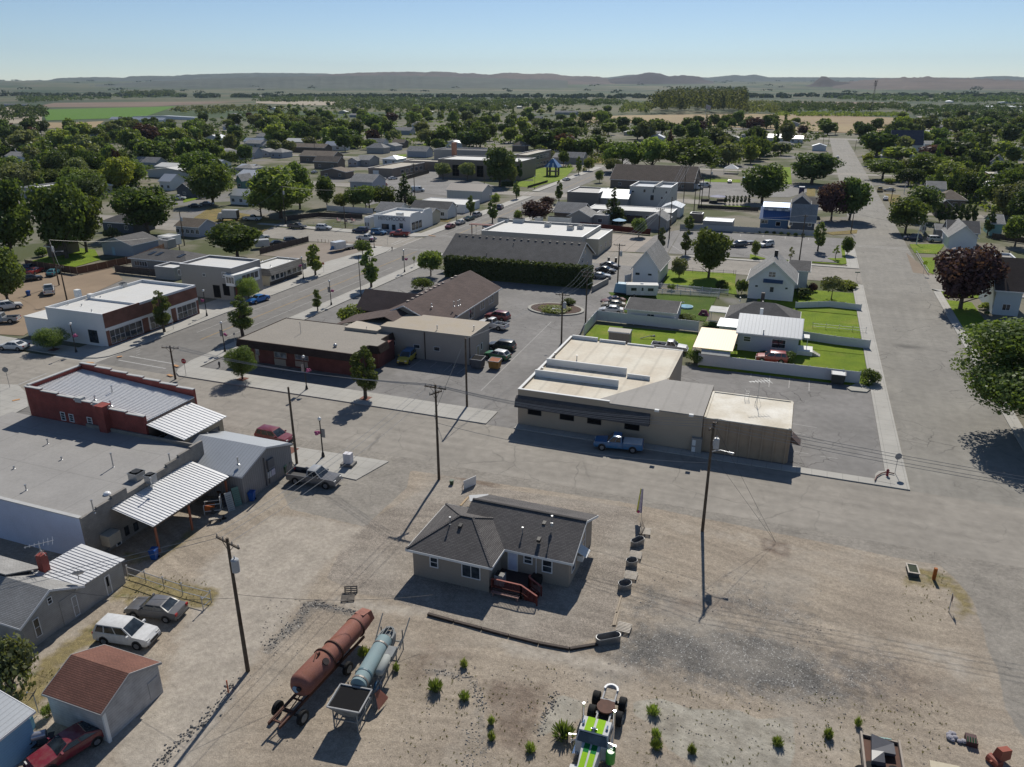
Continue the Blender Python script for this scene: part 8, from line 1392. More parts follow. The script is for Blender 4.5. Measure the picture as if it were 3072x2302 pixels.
LG=Pl('lime_stripe',(.26,.48,.02),.75,spec=.1);DGn=Pl('green_stripe',(.01,.16,.04),.75,spec=.1)
m=MB();[m.bar((-2.2,s*.42,.95),(6.2,s*.42,.95),.1,.22) for s in (-1,1)];[m.bar((x_,-.42,.95),(x_,.42,.95),.12) for x_ in (-.9,1.4,2.2)];m.bar((-2.2,-.42,1.0),(-2.2,.42,1.0),.2,.2);obj('chassis',m,Pn('dull_aluminium',(.4,.4,.4),.2),t)
m=MB()
for i in range(10): a0=pi*i/10+pi/2;a1=pi*(i+1)/10+pi/2;m.bar((-1.75+.5*cos(a0),.45*sin(a0),1.15),(-1.75+.5*cos(a1),.45*sin(a1),1.15),.14,.1)
obj('rear_crossmember',m,TRIM,t)
m=MB();m.tb([(-.1,0,1.1),(-.1,0,1.2)],.62,20);m.box(-.7,-.5,1.08,.1,.5,1.16);obj('fifth_wheel',m,RUSTD,t,smooth=50);m=MB();m.bar((0,-1,.5),(0,1,.5),.2);m.bar((-1.35,-1,.5),(-1.35,1,.5),.2);m.box(-.4,-.35,.5,1.8,.35,.85);obj('axle',m,BLK,t)
for x_ in (0,-1.35): [Wb(t,x_,s*(.92),.5,.5) for s in (-1,1)]
m=MB();m.hu([(2.5,-1.05,.9),(4.1,-1.05,.9),(4.1,1.05,.9),(2.5,1.05,.9)],[(2.5,-1.05,2.),(4.1,-1.05,2.),(4.1,1.05,2.),(2.5,1.05,2.)]);m.hu([(2.5,-1.05,2.),(4.1,-1.05,2.),(4.1,1.05,2.),(2.5,1.05,2.)],[(2.6,-.92,2.65),(3.75,-.92,2.65),(3.75,.92,2.65),(2.6,.92,2.65)]);TW=Pl('truck_white',(.55,.55,.54),.75,spec=.1);cb=obj('cab',m,TW,t,smooth=40)
for y0,y1 in ((-.6,-.1),(.06,.56)): m=MB();m.hu([(2.59,y0,2.652),(3.74,y0,2.652),(3.74,y1,2.652),(2.59,y1,2.652)],[(2.6,y0,2.668),(3.74,y0,2.668),(3.74,y1,2.668),(2.6,y1,2.668)]);obj('stripe',m,LG,cb)
m=MB();m.hu([(4.08,-.95,2.08),(4.12,-.95,2.05),(4.12,.95,2.05),(4.08,.95,2.08)],[(3.8,-.85,2.58),(3.84,-.85,2.55),(3.84,.85,2.55),(3.8,.85,2.58)]);obj('windscreen',m,CGL,cb)
for s in (-1,1): m=MB();m.box(2.9,s*1.04-.02,2.05,3.8,s*1.04+.03,2.5);obj('side_window',m,CGL,cb);m=MB();m.tb([(3.0,s*.75,2.7),(3.35,s*.75,2.72)],[.05,.09],8);obj('horn',m,CHR,cb);m=MB();m.box(3.95,s*1.42-.09,1.6,4.05,s*1.42+.09,2.3);m.bar((3.9,s*1.,2.3),(4.,s*1.45,2.3),.03).bar((3.9,s*1.,1.9),(4.,s*1.45,1.7),.03);obj('mirror',m,CHR,cb);m=MB();m.tb([(2.35,s*1.0,.8),(2.35,s*1.0,3.4)],.08,10);obj('exhaust',m,CHR,t,smooth=True)
m=MB();[m.tb([(3.5,y_,2.75),(3.62,y_,2.75)],.06,8) for y_ in (-.12,0,.12)];m.bar((3.5,-.2,2.68),(3.5,.2,2.68),.04);obj('roof_light',m,CHR,cb)
m=MB();m.hu([(4.1,-.62,1.),(6.3,-.5,1.),(6.3,.5,1.),(4.1,.62,1.)],[(4.1,-.6,2.02),(6.3,-.45,1.75),(6.3,.45,1.75),(4.1,.6,2.02)]);hd_=obj('hood',m,TW,t,smooth=40)
for nm,mt,x0,x1 in (('stripe',DGn,4.12,4.75),('stripe',LG,4.75,6.28)):
 for y0,y1 in ((-.42,-.07),(.05,.40)): f=lambda x:2.035-(x-4.1)*.123;m=MB();m.hu([(x0,y0,f(x0)-.02),(x1,y0,f(x1)-.02),(x1,y1,f(x1)-.02),(x0,y1,f(x0)-.02)],[(x0,y0,f(x0)+.004),(x1,y0,f(x1)+.004),(x1,y1,f(x1)+.004),(x0,y1,f(x0)+.004)]);obj(nm,m,mt,hd_)
for s in (-1,1): m=MB();m.hu([(4.9,s*.6-.0,.7),(6.4,s*.6,.7),(6.4,s*1.15,.7),(4.9,s*1.15,.7)],[(5.2,s*.6,1.25),(6.2,s*.6,1.2),(6.2,s*1.05,1.15),(5.2,s*1.05,1.2)]);obj('fender',m,WP,t,smooth=60);Wb(t,5.7,s*.98,.5,.28)
m=MB();m.tb([(4.3,1.25,1.2),(4.3,1.25,1.25),(4.3,1.25,2.),(4.3,1.25,2.1)],[.2,.3,.3,.22],14);obj('air_cleaner',m,Pl('green_canister',(.05,.33,.03),.35,coat=.5),t,smooth=50);m=MB();m.tb([(4.3,-1.0,.8),(3.2,-1.0,.8)],.32,14);m.tb([(4.2,1.0,.75),(3.,1.0,.75)],.32,14);obj('fuel_tank',m,CHR,t,smooth=50)
POLE=Pn('pole_wood',(.085,.055,.035),.25,1.5,c2=(.10,.085,.065));INS=Pl('insulator',(.3,.28,.26),.3);ALU=Pl('transformer_grey',(.42,.43,.44),.4)
def pole(label,v,bx,by,ty,arm=None,ang=0,tr=False,lamp=None,r=.16,h=None,arm2=None,mat=None,name='utility_pole'):
 p=g(v,bx,by);h=h or ZAT(p,pp(v,0,ty)[1],60);t=Th(name,label,'utility pole',(p[0],p[1],0),0)
 m=MB();m.tb([(0,0,-.1),(0,0,h*.5),(0,0,h)],[r,r*.82,r*.66],10);o=obj('pole',m,mat or POLE,t,smooth=True);ends=[]
 for k,(L_,a,zo) in enumerate(([(arm,ang,.35)] if arm else [])+([arm2] if arm2 else [])):
  c,s=cos(a),sin(a);m=MB();m.bar((-L_/2*c,-L_/2*s+.0,h-zo),(L_/2*c,L_/2*s,h-zo),.11,.13);m.bar((0,0,h-zo-.75),(L_*.28*c,L_*.28*s,h-zo),.035).bar((0,0,h-zo-.75),(-L_*.28*c,-L_*.28*s,h-zo),.035);ar=obj('crossarm',m,mat or POLE,t)
  for q in (-.47,-.2,.2,.47): m=MB();m.tb([(L_*q*c,L_*q*s,h-zo+.06),(L_*q*c,L_*q*s,h-zo+.28)],[.05,.035],7);obj('insulator',m,INS,ar);ends.append((p[0]+L_*q*c,p[1]+L_*q*s,h-zo+.28))
 if tr: m=MB();zq=h-2.6;m.tb([(.42,-.05,zq),(.42,-.05,zq+.05),(.42,-.05,zq+1.),(.42,-.05,zq+1.08)],[.2,.27,.27,.2],14).tb([(.42,-.05,zq+1.05),(.42,-.05,zq+1.3)],.05,6).box(.1,-.1,zq+.3,.2,0,zq+.8);obj('transformer',m,ALU,t,smooth=40)
 if lamp: a,L_=lamp;c,s=cos(a),sin(a);m=MB();zq=h-3 if h>8 else h-.8;m.tb([(0,0,zq),(c*L_*.5,s*L_*.5,zq+.35),(c*L_,s*L_,zq+.3)],.035,6).tb([(c*L_-.1*c,s*L_-.1*s,zq+.28),(c*L_+.35*c,s*L_+.35*s,zq+.22)],[.08,.14],10);obj('lamp_arm',m,STEEL,t,smooth=True)
 return dict(t=t,p=p,h=h,e=ends,top=(p[0],p[1],h-.1))
P1=pole('tall pole with crossarm and grey transformer on the dirt alley','f',744,2014,1615,2.5,-.25,tr=True)
P2=pole('pole with two crossarms at the corner of the gravel house lot','f',1317,1439,1154,2.5,-.05,arm2=(1.6,1.1,.95))
P3=pole('plain pole without crossarm behind the silver pickup','f',891,1393,1162)
P4=pole('pole with street lamp and angled crossarm in front of the brown wing','f',2107,1594,1267,2.3,1.35,tr=True,lamp=(-.1,1.7))
P5=pole('plain guyed pole at the driveway edge between two buildings','f',1401,1222,1015)
PS=pole('leaning crossarm pole behind the red brick shop','l',1940,1062,690,2.6,.25)
PA=pole('tall crossarm pole by the vinyl fence and alley','o',577,805,235,2.4,0.,arm2=(1.8,0.,1.)) if False else pole('tall crossarm pole by the vinyl fence and alley','o',577,805,228,2.4,0,arm2=(1.8,.0,1.1))
PB=pole('crossarm pole with transformer and lamp at the cream roof corner','o',310,1032,475,2.4,0,tr=True,lamp=(3.4,1.3));PC=pole('crossarm pole beside the tarped trailer','i',925,1590,1035,2.4,0,tr=True)
PD=pole('crossarm pole by the twin thin tree','i',1372,1110,640,2.2,0);PE=pole('bare tall pole at the parking lot alley mouth','i',1500,985,520)
PF=pole('tall twin arm pole behind the white block','i',1663,530,165,3,.1,arm2=(2.2,.1,1.));PG_=pole('dark pole at the alley beside the lumber yard','i',1775,672,315,1.6,0);PH=pole('thin dark pole left of its twin behind the lumber yard','i',1830,612,300);PI_=pole('thin dark pole right of its twin behind the lumber yard','i',1856,612,300,1.4,0);PJ=pole('pole with small transformer by the picnic lot','i',1940,515,200,1.4,0,tr=True)
PK=pole('pole with transformer beside the pale tree cluster','g',1133,630,215,1.2,0,tr=True);PL_=pole('white topped pole beside the gravel patio','g',1792,680,430);PM=pole('leaning pole with transformer and lamp over the green yard','e',655,1312,805,tr=True,lamp=(.9,1.8));PN=pole('greenish pole behind the white storefront','e',740,1475,1098,1.6,.4,arm2=None)
PO=pole('pole with transformer behind the skylight house','e',2040,872,495,tr=True);PP=pole('short pole rising behind the grey stucco roof','e',2012,1080,860);PQ=pole('tall pole beside the dark conifer','h',535,578,150,1.6,0);PR_=pole('pole in front of the metal warehouse corner','h',1302,535,255)
PT_=pole('dark pole on the verge of the lot with wires crossing','j',1315,1482,862,1.2,0);PU=pole('slanting pole by the street corner verge','j',2000,1105,835);PV=pole('pole at the right street kerb under wires','k',510,712,480,1.4,.1,lamp=(2.9,1.5));PW=pole('pole with bright lamp rising behind the low gable roof','k',1372,1200,1000,1.6,.2,lamp=(1.2,.8))
PX_=pole('pole among the trees by the long white roofed house','k',1780,475,300,1.3,0);pole('dark metal pole on the church wing roof corner','r',1590,140,10);pole('pole at the far end of the right street','d',475,725,652,3,0);pole('second pole at the far end of the right street','d',520,735,650,3,0);pole('leaning pole right of the far intersection','d',750,790,690)
pole('tall slim black pole on the main street sidewalk','g',1970,1492,985,r=.09,mat=BLK);pole('cypress side pole in the right hand blocks','k',2090,60+100,20);pole('pole in the residential blocks left of the school','b',512,820,700,1.4,0)
WM=Pl('wire_light',(.3,.3,.29),.35,.3);WD=Pl('wire_dark',(.06,.06,.06),.5)
def span(label,A_,B_,sag=.6,r=.016,mat=None,group=None):
 t=Th('overhead_wire',label,'wire',A_[0] if isinstance(A_[0],tuple) else A_,0,group);O=t.location.copy()
 prs=list(zip(A_,B_)) if isinstance(A_[0],tuple) else [(A_,B_)]
 for a,b in prs:
  pts=[];n=12
  for i in range(n+1): k=i/n;pts.append((a[0]+(b[0]-a[0])*k-O.x,a[1]+(b[1]-a[1])*k-O.y,a[2]+(b[2]-a[2])*k-sag*4*k*(1-k)-O.z))
  m=MB();m.tb(pts,r,4,False);obj('strand',m,mat or WM,t)
 return t
def off(P,q):
 w=P['p'];return [(e[0]+q[0],e[1]+q[1],e[2]+q[2]) for e in P['e'][:4]]
span('four wires strung from the corner pole to the street lamp pole past the beige building',P2['e'][:4],P4['e'][:4],.9,.022)
span('wires leaving the street lamp pole toward the right picture edge',P4['e'][:4],[(P4['p'][0]+62,P4['p'][1]+q,10.5) for q in (-1,-.4,.4,1)],1.0,.02)
span('low service wire from the street lamp pole along the beige wall',(P4['p'][0],P4['p'][1],7.4),(P2['p'][0],P2['p'][1],6.8),.9,.022)
span('wires from the corner pole west over the cross street to the brick shop pole',P2['e'][:4],PS['e'][:4],.9,.02)
span('long wires from the corner pole down over the alley to the transformer pole',P2['e'][:3],P1['e'][:3],.7,.018)
span('wires from the transformer pole running down past the garage',P1['e'][:2],[(P1['p'][0]-28,P1['p'][1]-19,8.5),(P1['p'][0]-27.5,P1['p'][1]-19.5,8.5)],.5,.018)
span('service wire from the transformer pole to the old house roof',(P1['p'][0],P1['p'][1],6.5),(oh.x1-.2,oh.y0+oh.D*.55,3.9),.5,.014,WD);span('service wire from the transformer pole to the patio cover corner',(P1['p'][0],P1['p'][1],6.8),(gb.x1+px1_,gb.y0+py0,3.0),.5,.014,WD)
span('bright guy cable from the plain guyed pole down to the parking lot',P5['top'],g('u',330,905,.3),0,.03);span('guy wire from the street lamp pole to the anchor in the dirt',P4['top'],g('B',1665,625,.1),0,.014,WD);span('second guy wire to the anchor in the dirt',(P4['p'][0],P4['p'][1],8.5),g('B',1662,622,.1),0,.012,WD)
span('wires between the tall pole and the transformer pole by the cream roof',PA['e'][:4],PB['e'][:4],.6,.018);span('wires from the tall alley pole to the tarped trailer pole',PA['e'][:4],PC['e'][:4],.7,.018);span('wires from the tarped trailer pole to the twin tree pole',PC['e'][:4],PD['e'][:4],.8,.02);span('bright cable from the hall parking over the alley',(PA['p'][0],PA['p'][1],7),g('i',870,1310,6.5),.3,.03)
span('wires from the twin tree pole to the twin arm pole',PD['e'][:4],PF['e'][:4],.8,.02);span('wires from the cream roof pole down to the plain guyed pole',PB['e'][:2],[P5['top'],P5['top']],.5,.016)
span('long bright cable over the gravel patio from the transformer pole',PK['top'],(g('h',20,430,9)),.8,.03);span('long bright cable from the transformer pole to the solitary tree',PK['top'],g('g',690,500,5.5),.5,.03);span('cable from the leaning yard pole to the garage roof',PM['top'],g('e',1640,790,5),.6,.025);span('wires from the leaning yard pole to the greenish pole',PM['top'],PN['top'],.4,.02);span('wires crossing in front of the slate house',g('j',480,880,8),PT_['top'],.5,.025);span('wires from the dark verge pole to the right street',PT_['top'],PU['top'],.5,.02);span('wires from the slanting pole over the right street',PU['top'],PV['top'],.7,.02);span('wires over the right street to the lamp pole',PU['top'],PW['top'],.8,.02)
PINK=Pl('pink_flowers',(.5,.12,.26),.8,var=.4);GLOBE=Pl('lamp_globe',(.75,.74,.7),.2)
def lamp(label,v,bx,by,ty,basket=True,banner=True,side=1):
 p=g(v,bx,by);h=max(4.2,min(6,ZAT(p,pp(v,0,ty)[1])));t=Th('street_lamp',label,'street lamp',(p[0],p[1],.12))
 m=MB();m.tb([(0,0,0),(0,0,.12),(0,0,.5),(0,0,.62),(0,0,h-.55),(0,0,h-.4)],[.2,.2,.13,.08,.06,.12],10);obj('post',m,BLK,t,smooth=True);m=MB();m.ball((0,0,h-.2),.22,12,8);obj('globe',m,GLOBE,t,smooth=True)
 if basket: m=MB();m.bar((0,0,h*.68),(side*.6,0,h*.68),.03);o=obj('bracket',m,BLK,t);m=MB();rr2=random.Random(int(bx));[m.ball((side*.55+rr2.uniform(-.25,.25),rr2.uniform(-.25,.25),h*.58+rr2.uniform(-.15,.18)),.14,6,4) for _ in range(16)];obj('flower_basket',m,PINK,o)
 if banner: m=MB();m.box(-side*.55,-.015,h*.5,-side*.08,.015,h*.72);obj('banner',m,Pl('banner_cloth',(.33,.31,.29),.8,var=.2),t)
for a in (('street lamp with purple basket beside the brick office corner','m',462,945,615,True,True,1),('street lamp with pink basket and banner on the brick office sidewalk','m',1365,1365,990,True,True,1),('street lamp with pink basket in front of the storefront north end','m',262,552,262,True,False,-1),('street lamp between the two upright trees on the main street','m',1637,430,155,True,True,1),('street lamp with pink basket by the white storefront wall','l',845,770,445,True,False,1),('street lamp with large pink basket behind the silver pickup','t',1168,862,490,True,True,-1),('street lamp with red basket at the cream store corner','g',1330,1250,1000,True,True,-1),('street lamp with wide banner near the hall corner bush','h',420,1355,1108,True,True,1),('street lamp behind the row of street parked cars','h',992,795,622,False,False,1),('street lamp at the cross street crosswalk with pink basket','h',85,1090,925,True,True,-1),('street lamp at the fence corner of the playground lawn','h',1857,435,290,False,False,1),('street lamp behind the dark green car','h',1365,640,490,False,False,1),('street lamp beside the bright roofed building corner','h',1715,765,585,False,False,1)): lamp(*a)
def sign(label,v,bx,by,ty,shape='rect',col=None,ang=0.,size=.75,name='road_sign',lean=0,txt=None,z=.0):
 p=g(v,bx,by);h=max(1.6,min(4.5,ZAT(p,pp(v,0,ty)[1])));t=Th(name,label,'sign',(p[0],p[1],z),ang);m=MB();m.tb([(0,0,-.05),(lean,0,h)],.035,6);obj('post',m,STEEL,t);m=MB()
 s=size/2;zc=h-s-.05
 if shape=='oct': pts=[(s*1.08*cos(pi/8+i*pi/4),s*1.08*sin(pi/8+i*pi/4)) for i in range(8)]
 elif shape=='pent': pts=[(-s,-s),(s,-s),(s,s*.4),(0,s),(-s,s*.4)]
 elif shape=='bar': pts=[(-s,-.1),(s,-.1),(s,.12),(-s,.12)];zc=h-.1
 else: pts=[(-s,-s*.8),(s,-s*.8),(s,s*.8),(-s,s*.8)]
 m.hu([(a+lean,-.05,zc+b) for a,b in pts],[(a+lean,-.065,zc+b) for a,b in pts]);o=obj('panel',m,col or STEEL,t)
 if txt: text(txt,size*.36,(lean,-.075,zc),(pi/2,0,0),WHITE,o,'lettering',.004)
 return t
REDS=Pl('sign_red',(.35,.02,.03),.5);SGB=Pl('sign_back',(.3,.3,.31),.5,.3)
sign('red stop sign at the crosswalk corner by the crossarm pole','s',1765,250,80,'oct',REDS,.2,.75,txt='STOP');t=sign('grey backed stop sign with street name blades at the left edge','s',95,362,160,'oct',SGB,.6,.75);sign('grey backed stop sign with name blades at the right street corner','x',1098,922,740,'oct',SGB,.4,.75)
for v,bx,by,ty,lab in (('q',1755,205,122,'thin green street name sign at the lawn corner'),('q',1965,170,165,'unused')):
 if lab!='unused': sign(lab,v,bx,by,ty,'bar',Pl('name_green',(.03,.12,.07),.5),.3,1.1)
sign('bright lime school crossing sign on the right verge','k',928,1590,1405,'pent',Pl('lime_sign',(.45,.6,.02),.5),.1,.9);sign('leaning rusty post sign at the dirt lot corner','C',1468,1108,960,'rect',Pl('rusty_panel',(.10,.05,.03),.8),1.45,.7,lean=.35);sign('small white sign by the storefront entrance','l',1920,515,400,'rect',WHITE,.9,.35);sign('red and white sign on the empty lot sidewalk','g',1555,1175,1055,'rect',Pl('coral_sign',(.5,.14,.09),.6),.1,.6);sign('pole sign at the corner behind the brick office','m',578,885,730,'rect',SGB,1.2,.35);sign('no parking sign by the hall side street','h',232,1050,905,'rect',WHITE,0,.35);sign('thin sign behind the bright roofed building porch','h',1212,940,830,'rect',SGB,0,.4)
def hydrant(label,v,x_,y_,col,z=.12,s=1.):
 p=g(v,x_,y_);t=Th('fire_hydrant',label,'fire hydrant',(p[0],p[1],z));t.scale=(s,s,s);m=MB();m.tb([(0,0,0),(0,0,.06),(0,0,.08),(0,0,.6),(0,0,.62),(0,0,.7),(0,0,.85)],[.17,.17,.12,.12,.16,.16,.05],12);obj('barrel',m,col,t,smooth=40);m=MB();m.tb([(-.22,0,.48),(.22,0,.48)],.06,8).tb([(0,-.2,.42),(0,0,.42)],.08,8);obj('outlet',m,col,t)
hydrant('dark grey fire hydrant on the brick office corner sidewalk','m',402,1115,Pl('hydrant_grey',(.07,.07,.07),.5));hydrant('red fire hydrant on the kerb corner by the right street','x',1030,945,Pl('hydrant_red',(.25,.02,.03),.5),.1);hydrant('dark fire hydrant on the cross street corner','h',282,1110,Pl('hydrant_grey',(.07,.07,.07),.5))
m=MB();q=[g('x',925,985),g('x',930,930),g('x',960,905),g('x',1010,905),g('x',1095,915),g('x',1100,1020)];m.pm([(p[0],p[1]) for p in q],-.02,.14);struct('sidewalk',m,CONC)
m=MB();pts=[g('x',930,975,.28),g('x',945,940,.28),g('x',985,915,.28),g('x',1030,905,.28),g('x',1095,918,.28)];m.tb(pts,.07,8);tag(obj('kerb_pipe',m,Pl('rust_pipe',(.12,.05,.04),.7),smooth=True),'curved rusty pipe around the kerb corner by the red hydrant','pipe')
def flag(label,v,bx,by,ty,cols):
 p=g(v,bx,by);h=ZAT(p,pp(v,0,ty)[1],200) if pp(v,0,ty)[1]>268 else 38;t=Th('flagpole',label,'flagpole',(p[0],p[1],0));m=MB();m.tb([(0,0,0),(0,0,h)],[.12+h*.006,.07],8);obj('pole',m,WHITE,t,smooth=True);w=h*.09;fl=MB();fl.hu([(0.1,0,h-w*1.5),(w*1.7,.2,h-w*2.),(w*1.7,.24,h-w*2.),(.1,.04,h-w*1.5)],[(0.1,0,h-.1),(w*1.7,.2,h-w*.6),(w*1.7,.24,h-w*.6),(.1,.04,h-.1)]);o=obj('flag',fl,cols[0],t)
 for i in range(3): k=.2+.28*i;m=MB();m.hu([(.1,-.03,h-.1-w*1.4*k-.12*w),(w*1.7,.17,h-w*.6-w*1.4*k-.12*w),(w*1.7,.27,h-w*.6-w*1.4*k-.12*w),(.1,.07,h-.1-w*1.4*k-.12*w)],[(.1,-.03,h-.1-w*1.4*k),(w*1.7,.17,h-w*.6-w*1.4*k),(w*1.7,.27,h-w*.6-w*1.4*k),(.1,.07,h-.1-w*1.4*k)]);obj('stripe',m,cols[1],o)
FR=Pl('flag_red',(.4,.03,.05),.7);FW=Pl('flag_white',(.6,.6,.6),.7)
flag('very tall white flagpole with striped flag beyond the willows','c',1655,665,385,(FW,FR));flag('white flagpole with limp flag in front of the cross gabled house','k',685,560,400,(FW,FR));flag('white flagpole beside the lime crossing sign lawn','k',842,1205,1005,(FW,FR))
p=GT(*pp('d',890,455));t=Th('lattice_tower','dark lattice communications tower beyond the stubble field','tower',(p[0],p[1],p[2]));hT=52;m=MB()
for a_ in range(3): w0=2.2*pi/2.2;m.bar((2.4*cos(a_*2.09),2.4*sin(a_*2.09),0),(.6*cos(a_*2.09),.6*sin(a_*2.09),hT),.35)
for i in range(18):
 z0q,z1q=hT*i/18,hT*(i+1)/18
 for a_ in range(3): f=lambda z:2.4-1.8*z/hT;m.bar((f(z0q)*cos(a_*2.09),f(z0q)*sin(a_*2.09),z0q),(f(z1q)*cos(a_*2.09+2.09),f(z1q)*sin(a_*2.09+2.09),z1q),.16)
obj('mast',m,BLK,t);m=MB()
for i in range(9): a_=i*.7;zz=hT-1-(i%3)*3.2;m.box(2.2*cos(a_)-.35,2.2*sin(a_)-.35,zz-1.4,2.2*cos(a_)+.35,2.2*sin(a_)+.35,zz+1.4);m.bar((0,0,zz),(2.2*cos(a_),2.2*sin(a_),zz),.15)
obj('antenna_array',m,Pl('antenna_dark',(.08,.06,.06),.6),t)
def bin_(label,v,x_,y_,col,lid=None,rz=.3,s=1.):
 p=g(v,x_,y_);t=Th('wheelie_bin',label,'trash bin',(p[0],p[1],0),rz);t.scale=(s,s,s);m=MB();m.hu([(-.22,-.26,.05),(.22,-.26,.05),(.22,.24,.05),(-.22,.24,.05)],[(-.3,-.36,1.),(.3,-.36,1.),(.3,.34,1.),(-.3,.34,1.)]);obj('body',m,col,t);m=MB();m.hu([(-.32,-.38,1.),(.32,-.38,1.),(.32,.4,1.),(-.32,.4,1.)],[(-.28,-.32,1.08),(.28,-.32,1.08),(.28,.36,1.1),(-.28,.36,1.1)]);obj('lid',m,lid or col,t);m=MB();m.tb([(-.3,.26,.12),(.3,.26,.12)],.11,10);obj('axle_wheels',m,RUB,t)
BBL=Pl('bin_blue',(.01,.07,.28),.4);BGN=Pl('bin_green',(.03,.07,.035),.5);BBR=Pl('bin_brown',(.045,.035,.03),.5)
for a in (('blue wheelie bin at the metal shop corner','t',498,1270,BBL),('blue wheelie bin in the dry grass below the patio cover','y',1025,280,BBL),('dark green bin nearer the plain pole','t',800,1015,BGN,Pl('lid_pale_green',(.16,.3,.17),.5)),('dark green bin against the metal shop wall','t',845,975,BGN),('left brown bin of the pair at the cross street alley','i',832,1235,BBR),('right brown bin of the pair at the cross street alley','i',912,1240,BBR),('blue bin in the dirt lot near the white pickup','e',318,1430,BBL),('blue bins under the grey stucco building overhang','g',480,1425,BBL),('white capped sidewalk litter bin by the storefront','g',310,1445,WHITE)): bin_(*a)
def dumpster(label,v,x_,y_,col,inn,rz=0,w=1.9,d=1.5,h=1.35):
 p=g(v,x_,y_);t=Th('dumpster',label,'dumpster',(p[0],p[1]+d/2,0),rz);m=MB();b=.12;m.hu([(-w/2+b,-d/2+b,.15),(w/2-b,-d/2+b,.15),(w/2-b,d/2-b,.15),(-w/2+b,d/2-b,.15)],[(-w/2,-d/2,h),(w/2,-d/2,h),(w/2,d/2,h+.15),(-w/2,d/2,h+.15)]);obj('body',m,col,t);m=MB();m.hu([(-w/2+.08,-d/2+.08,h),(w/2-.08,-d/2+.08,h),(w/2-.08,d/2-.08,h+.14),(-w/2+.08,d/2-.08,h+.14)],[(-w/2+.08,-d/2+.08,h+.02),(w/2-.08,-d/2+.08,h+.02),(w/2-.08,d/2-.08,h+.17),(-w/2+.08,d/2-.08,h+.17)]);obj('opening',m,inn,t)
 m=MB();[m.bar(a,c,.08) for a,c in (((-w/2,-d/2,h+.02),(w/2,-d/2,h+.02)),((w/2,-d/2,h+.02),(w/2,d/2,h+.17)),((w/2,d/2,h+.17),(-w/2,d/2,h+.17)),((-w/2,d/2,h+.17),(-w/2,-d/2,h+.02)))];obj('rim',m,Pn('dumpster_rim',(.4,.4,.4),.2),t)
dumpster('dark grey open dumpster beside the tan building','n',1205,1320,Pn('dumpster_grey',(.12,.12,.125),.3,1.5),DARK,h=1.5,d=1.7);dumpster('orange yellow dumpster with rusty inside','n',1398,1325,Pn('dumpster_orange',(.36,.19,.05),.3,1.5),Pl('rusty_inside',(.3,.09,.03),.8),w=1.7,h=1.3);dumpster('dark dumpster with white lid against the vinyl fence','q',1562,1270,Pn('dumpster_dark',(.06,.065,.06),.2),WHITE,w=1.9,h=1.5)
t=Th('utility_cabinet','white utility cabinet on a block base in the sidewalk wedge','cabinet',(*g('t',1410,940)[:2],.1),.1);m=MB();m.box(-.45,-.35,.3,.45,.35,1.5);obj('cabinet',m,Pl('cabinet_white',(.62,.6,.62),.5),t);m=MB();m.box(-.75,-.6,0,.75,.6,.32);obj('base',m,Pn('grey_base',(.18,.17,.16)),t)
def tank(label,v,x_,y_,L_,w,h,rz,fill=None):
 p=g(v,x_,y_,.3);t=Th('stock_tank',label,'stock tank',(p[0],p[1],0),rz);n=24;ring=[]
 for i in range(n): a=2*pi*i/n;ring.append(((L_-w)/2*(1 if cos(a)>0 else -1)+w/2*cos(a),w/2*sin(a)))
 m=MB();N_=len(ring);outs=[(x,y,z) for z in (0,h*.33,h*.36,h*.64,h*.67,h) for x,y in [(q[0]*(1.0 if z not in(h*.36,h*.67) else 1.015),q[1]*(1.0 if z not in(h*.36,h*.67) else 1.03)) for q in ring]];L6=6
 ins_=[(x*.96,y*.94,z) for z in (h,.15) for x,y in ring];m.v=outs+ins_;m.f=[(i*N_+j,i*N_+(j+1)%N_,(i+1)*N_+(j+1)%N_,(i+1)*N_+j) for i in range(L6+1) for j in range(N_)];m.f.append(tuple((L6+1)*N_+j for j in range(N_)));m.mi=[0]*len(m.f);obj('shell',m,Pn('galvanised_tank',(.27,.27,.27),.15,2,.45,.5),t,smooth=50)
 m=MB();m.tb([(q[0]*1.01,q[1]*1.01,h) for q in ring]+[(ring[0][0]*1.01,ring[0][1]*1.01,h)],.022,6,False);obj('rim',m,Pl('tank_rim',(.3,.3,.29),.8),t)
tank('oval galvanised tank holding dead branches at the flag end','A',2108,545,1.5,.72,.62,1.0);tank('oval galvanised tank between two pallets nearer the flag','A',2060,715,1.05,.85,.62,.9);tank('dark oval galvanised tank at the end of the pallet row','A',2003,905,1.2,.95,.62,.9);tank('long galvanised trough at the corner of the timber edging','A',1865,1350,2.0,.72,.65,.62)
m=MB();p=g('A',2135,500);rr=random.Random(2)
for i in range(16): m.tb([(0,0,0),(rr.uniform(-.3,.3),rr.uniform(-.3,.4),.9),(rr.uniform(-.5,.5),rr.uniform(-.5,.8),rr.uniform(1.1,1.7))],[.02,.012,.005],4)
tag(obj('dead_branches',m,Pl('dry_branch',(.14,.11,.09),.9),None,(p[0],p[1],0)),'bundle of dead branches beside the first tank','branches')
PAL=Pn('pallet_wood',(.5,.45,.38),.25,3)
def pallet(label,loc,rz,tilt=None,col=None,s=1.1):
 t=Th('pallet',label,'pallet',loc,rz)
 if tilt: t.rotation_euler=(tilt,0,rz)
 m=MB();n=7
 for i in range(n): y=-s/2+s*i/(n-1)*.93;m.box(-s/2,y-.02,.1,s/2,y+.08,.125)
 obj('slats',m,col or PAL,t);m=MB();[m.box(x_-.04,-s/2,0,x_+.04,s/2,.1) for x_ in (-s/2+.05,0,s/2-.05)];obj('runners',m,WOOD,t)
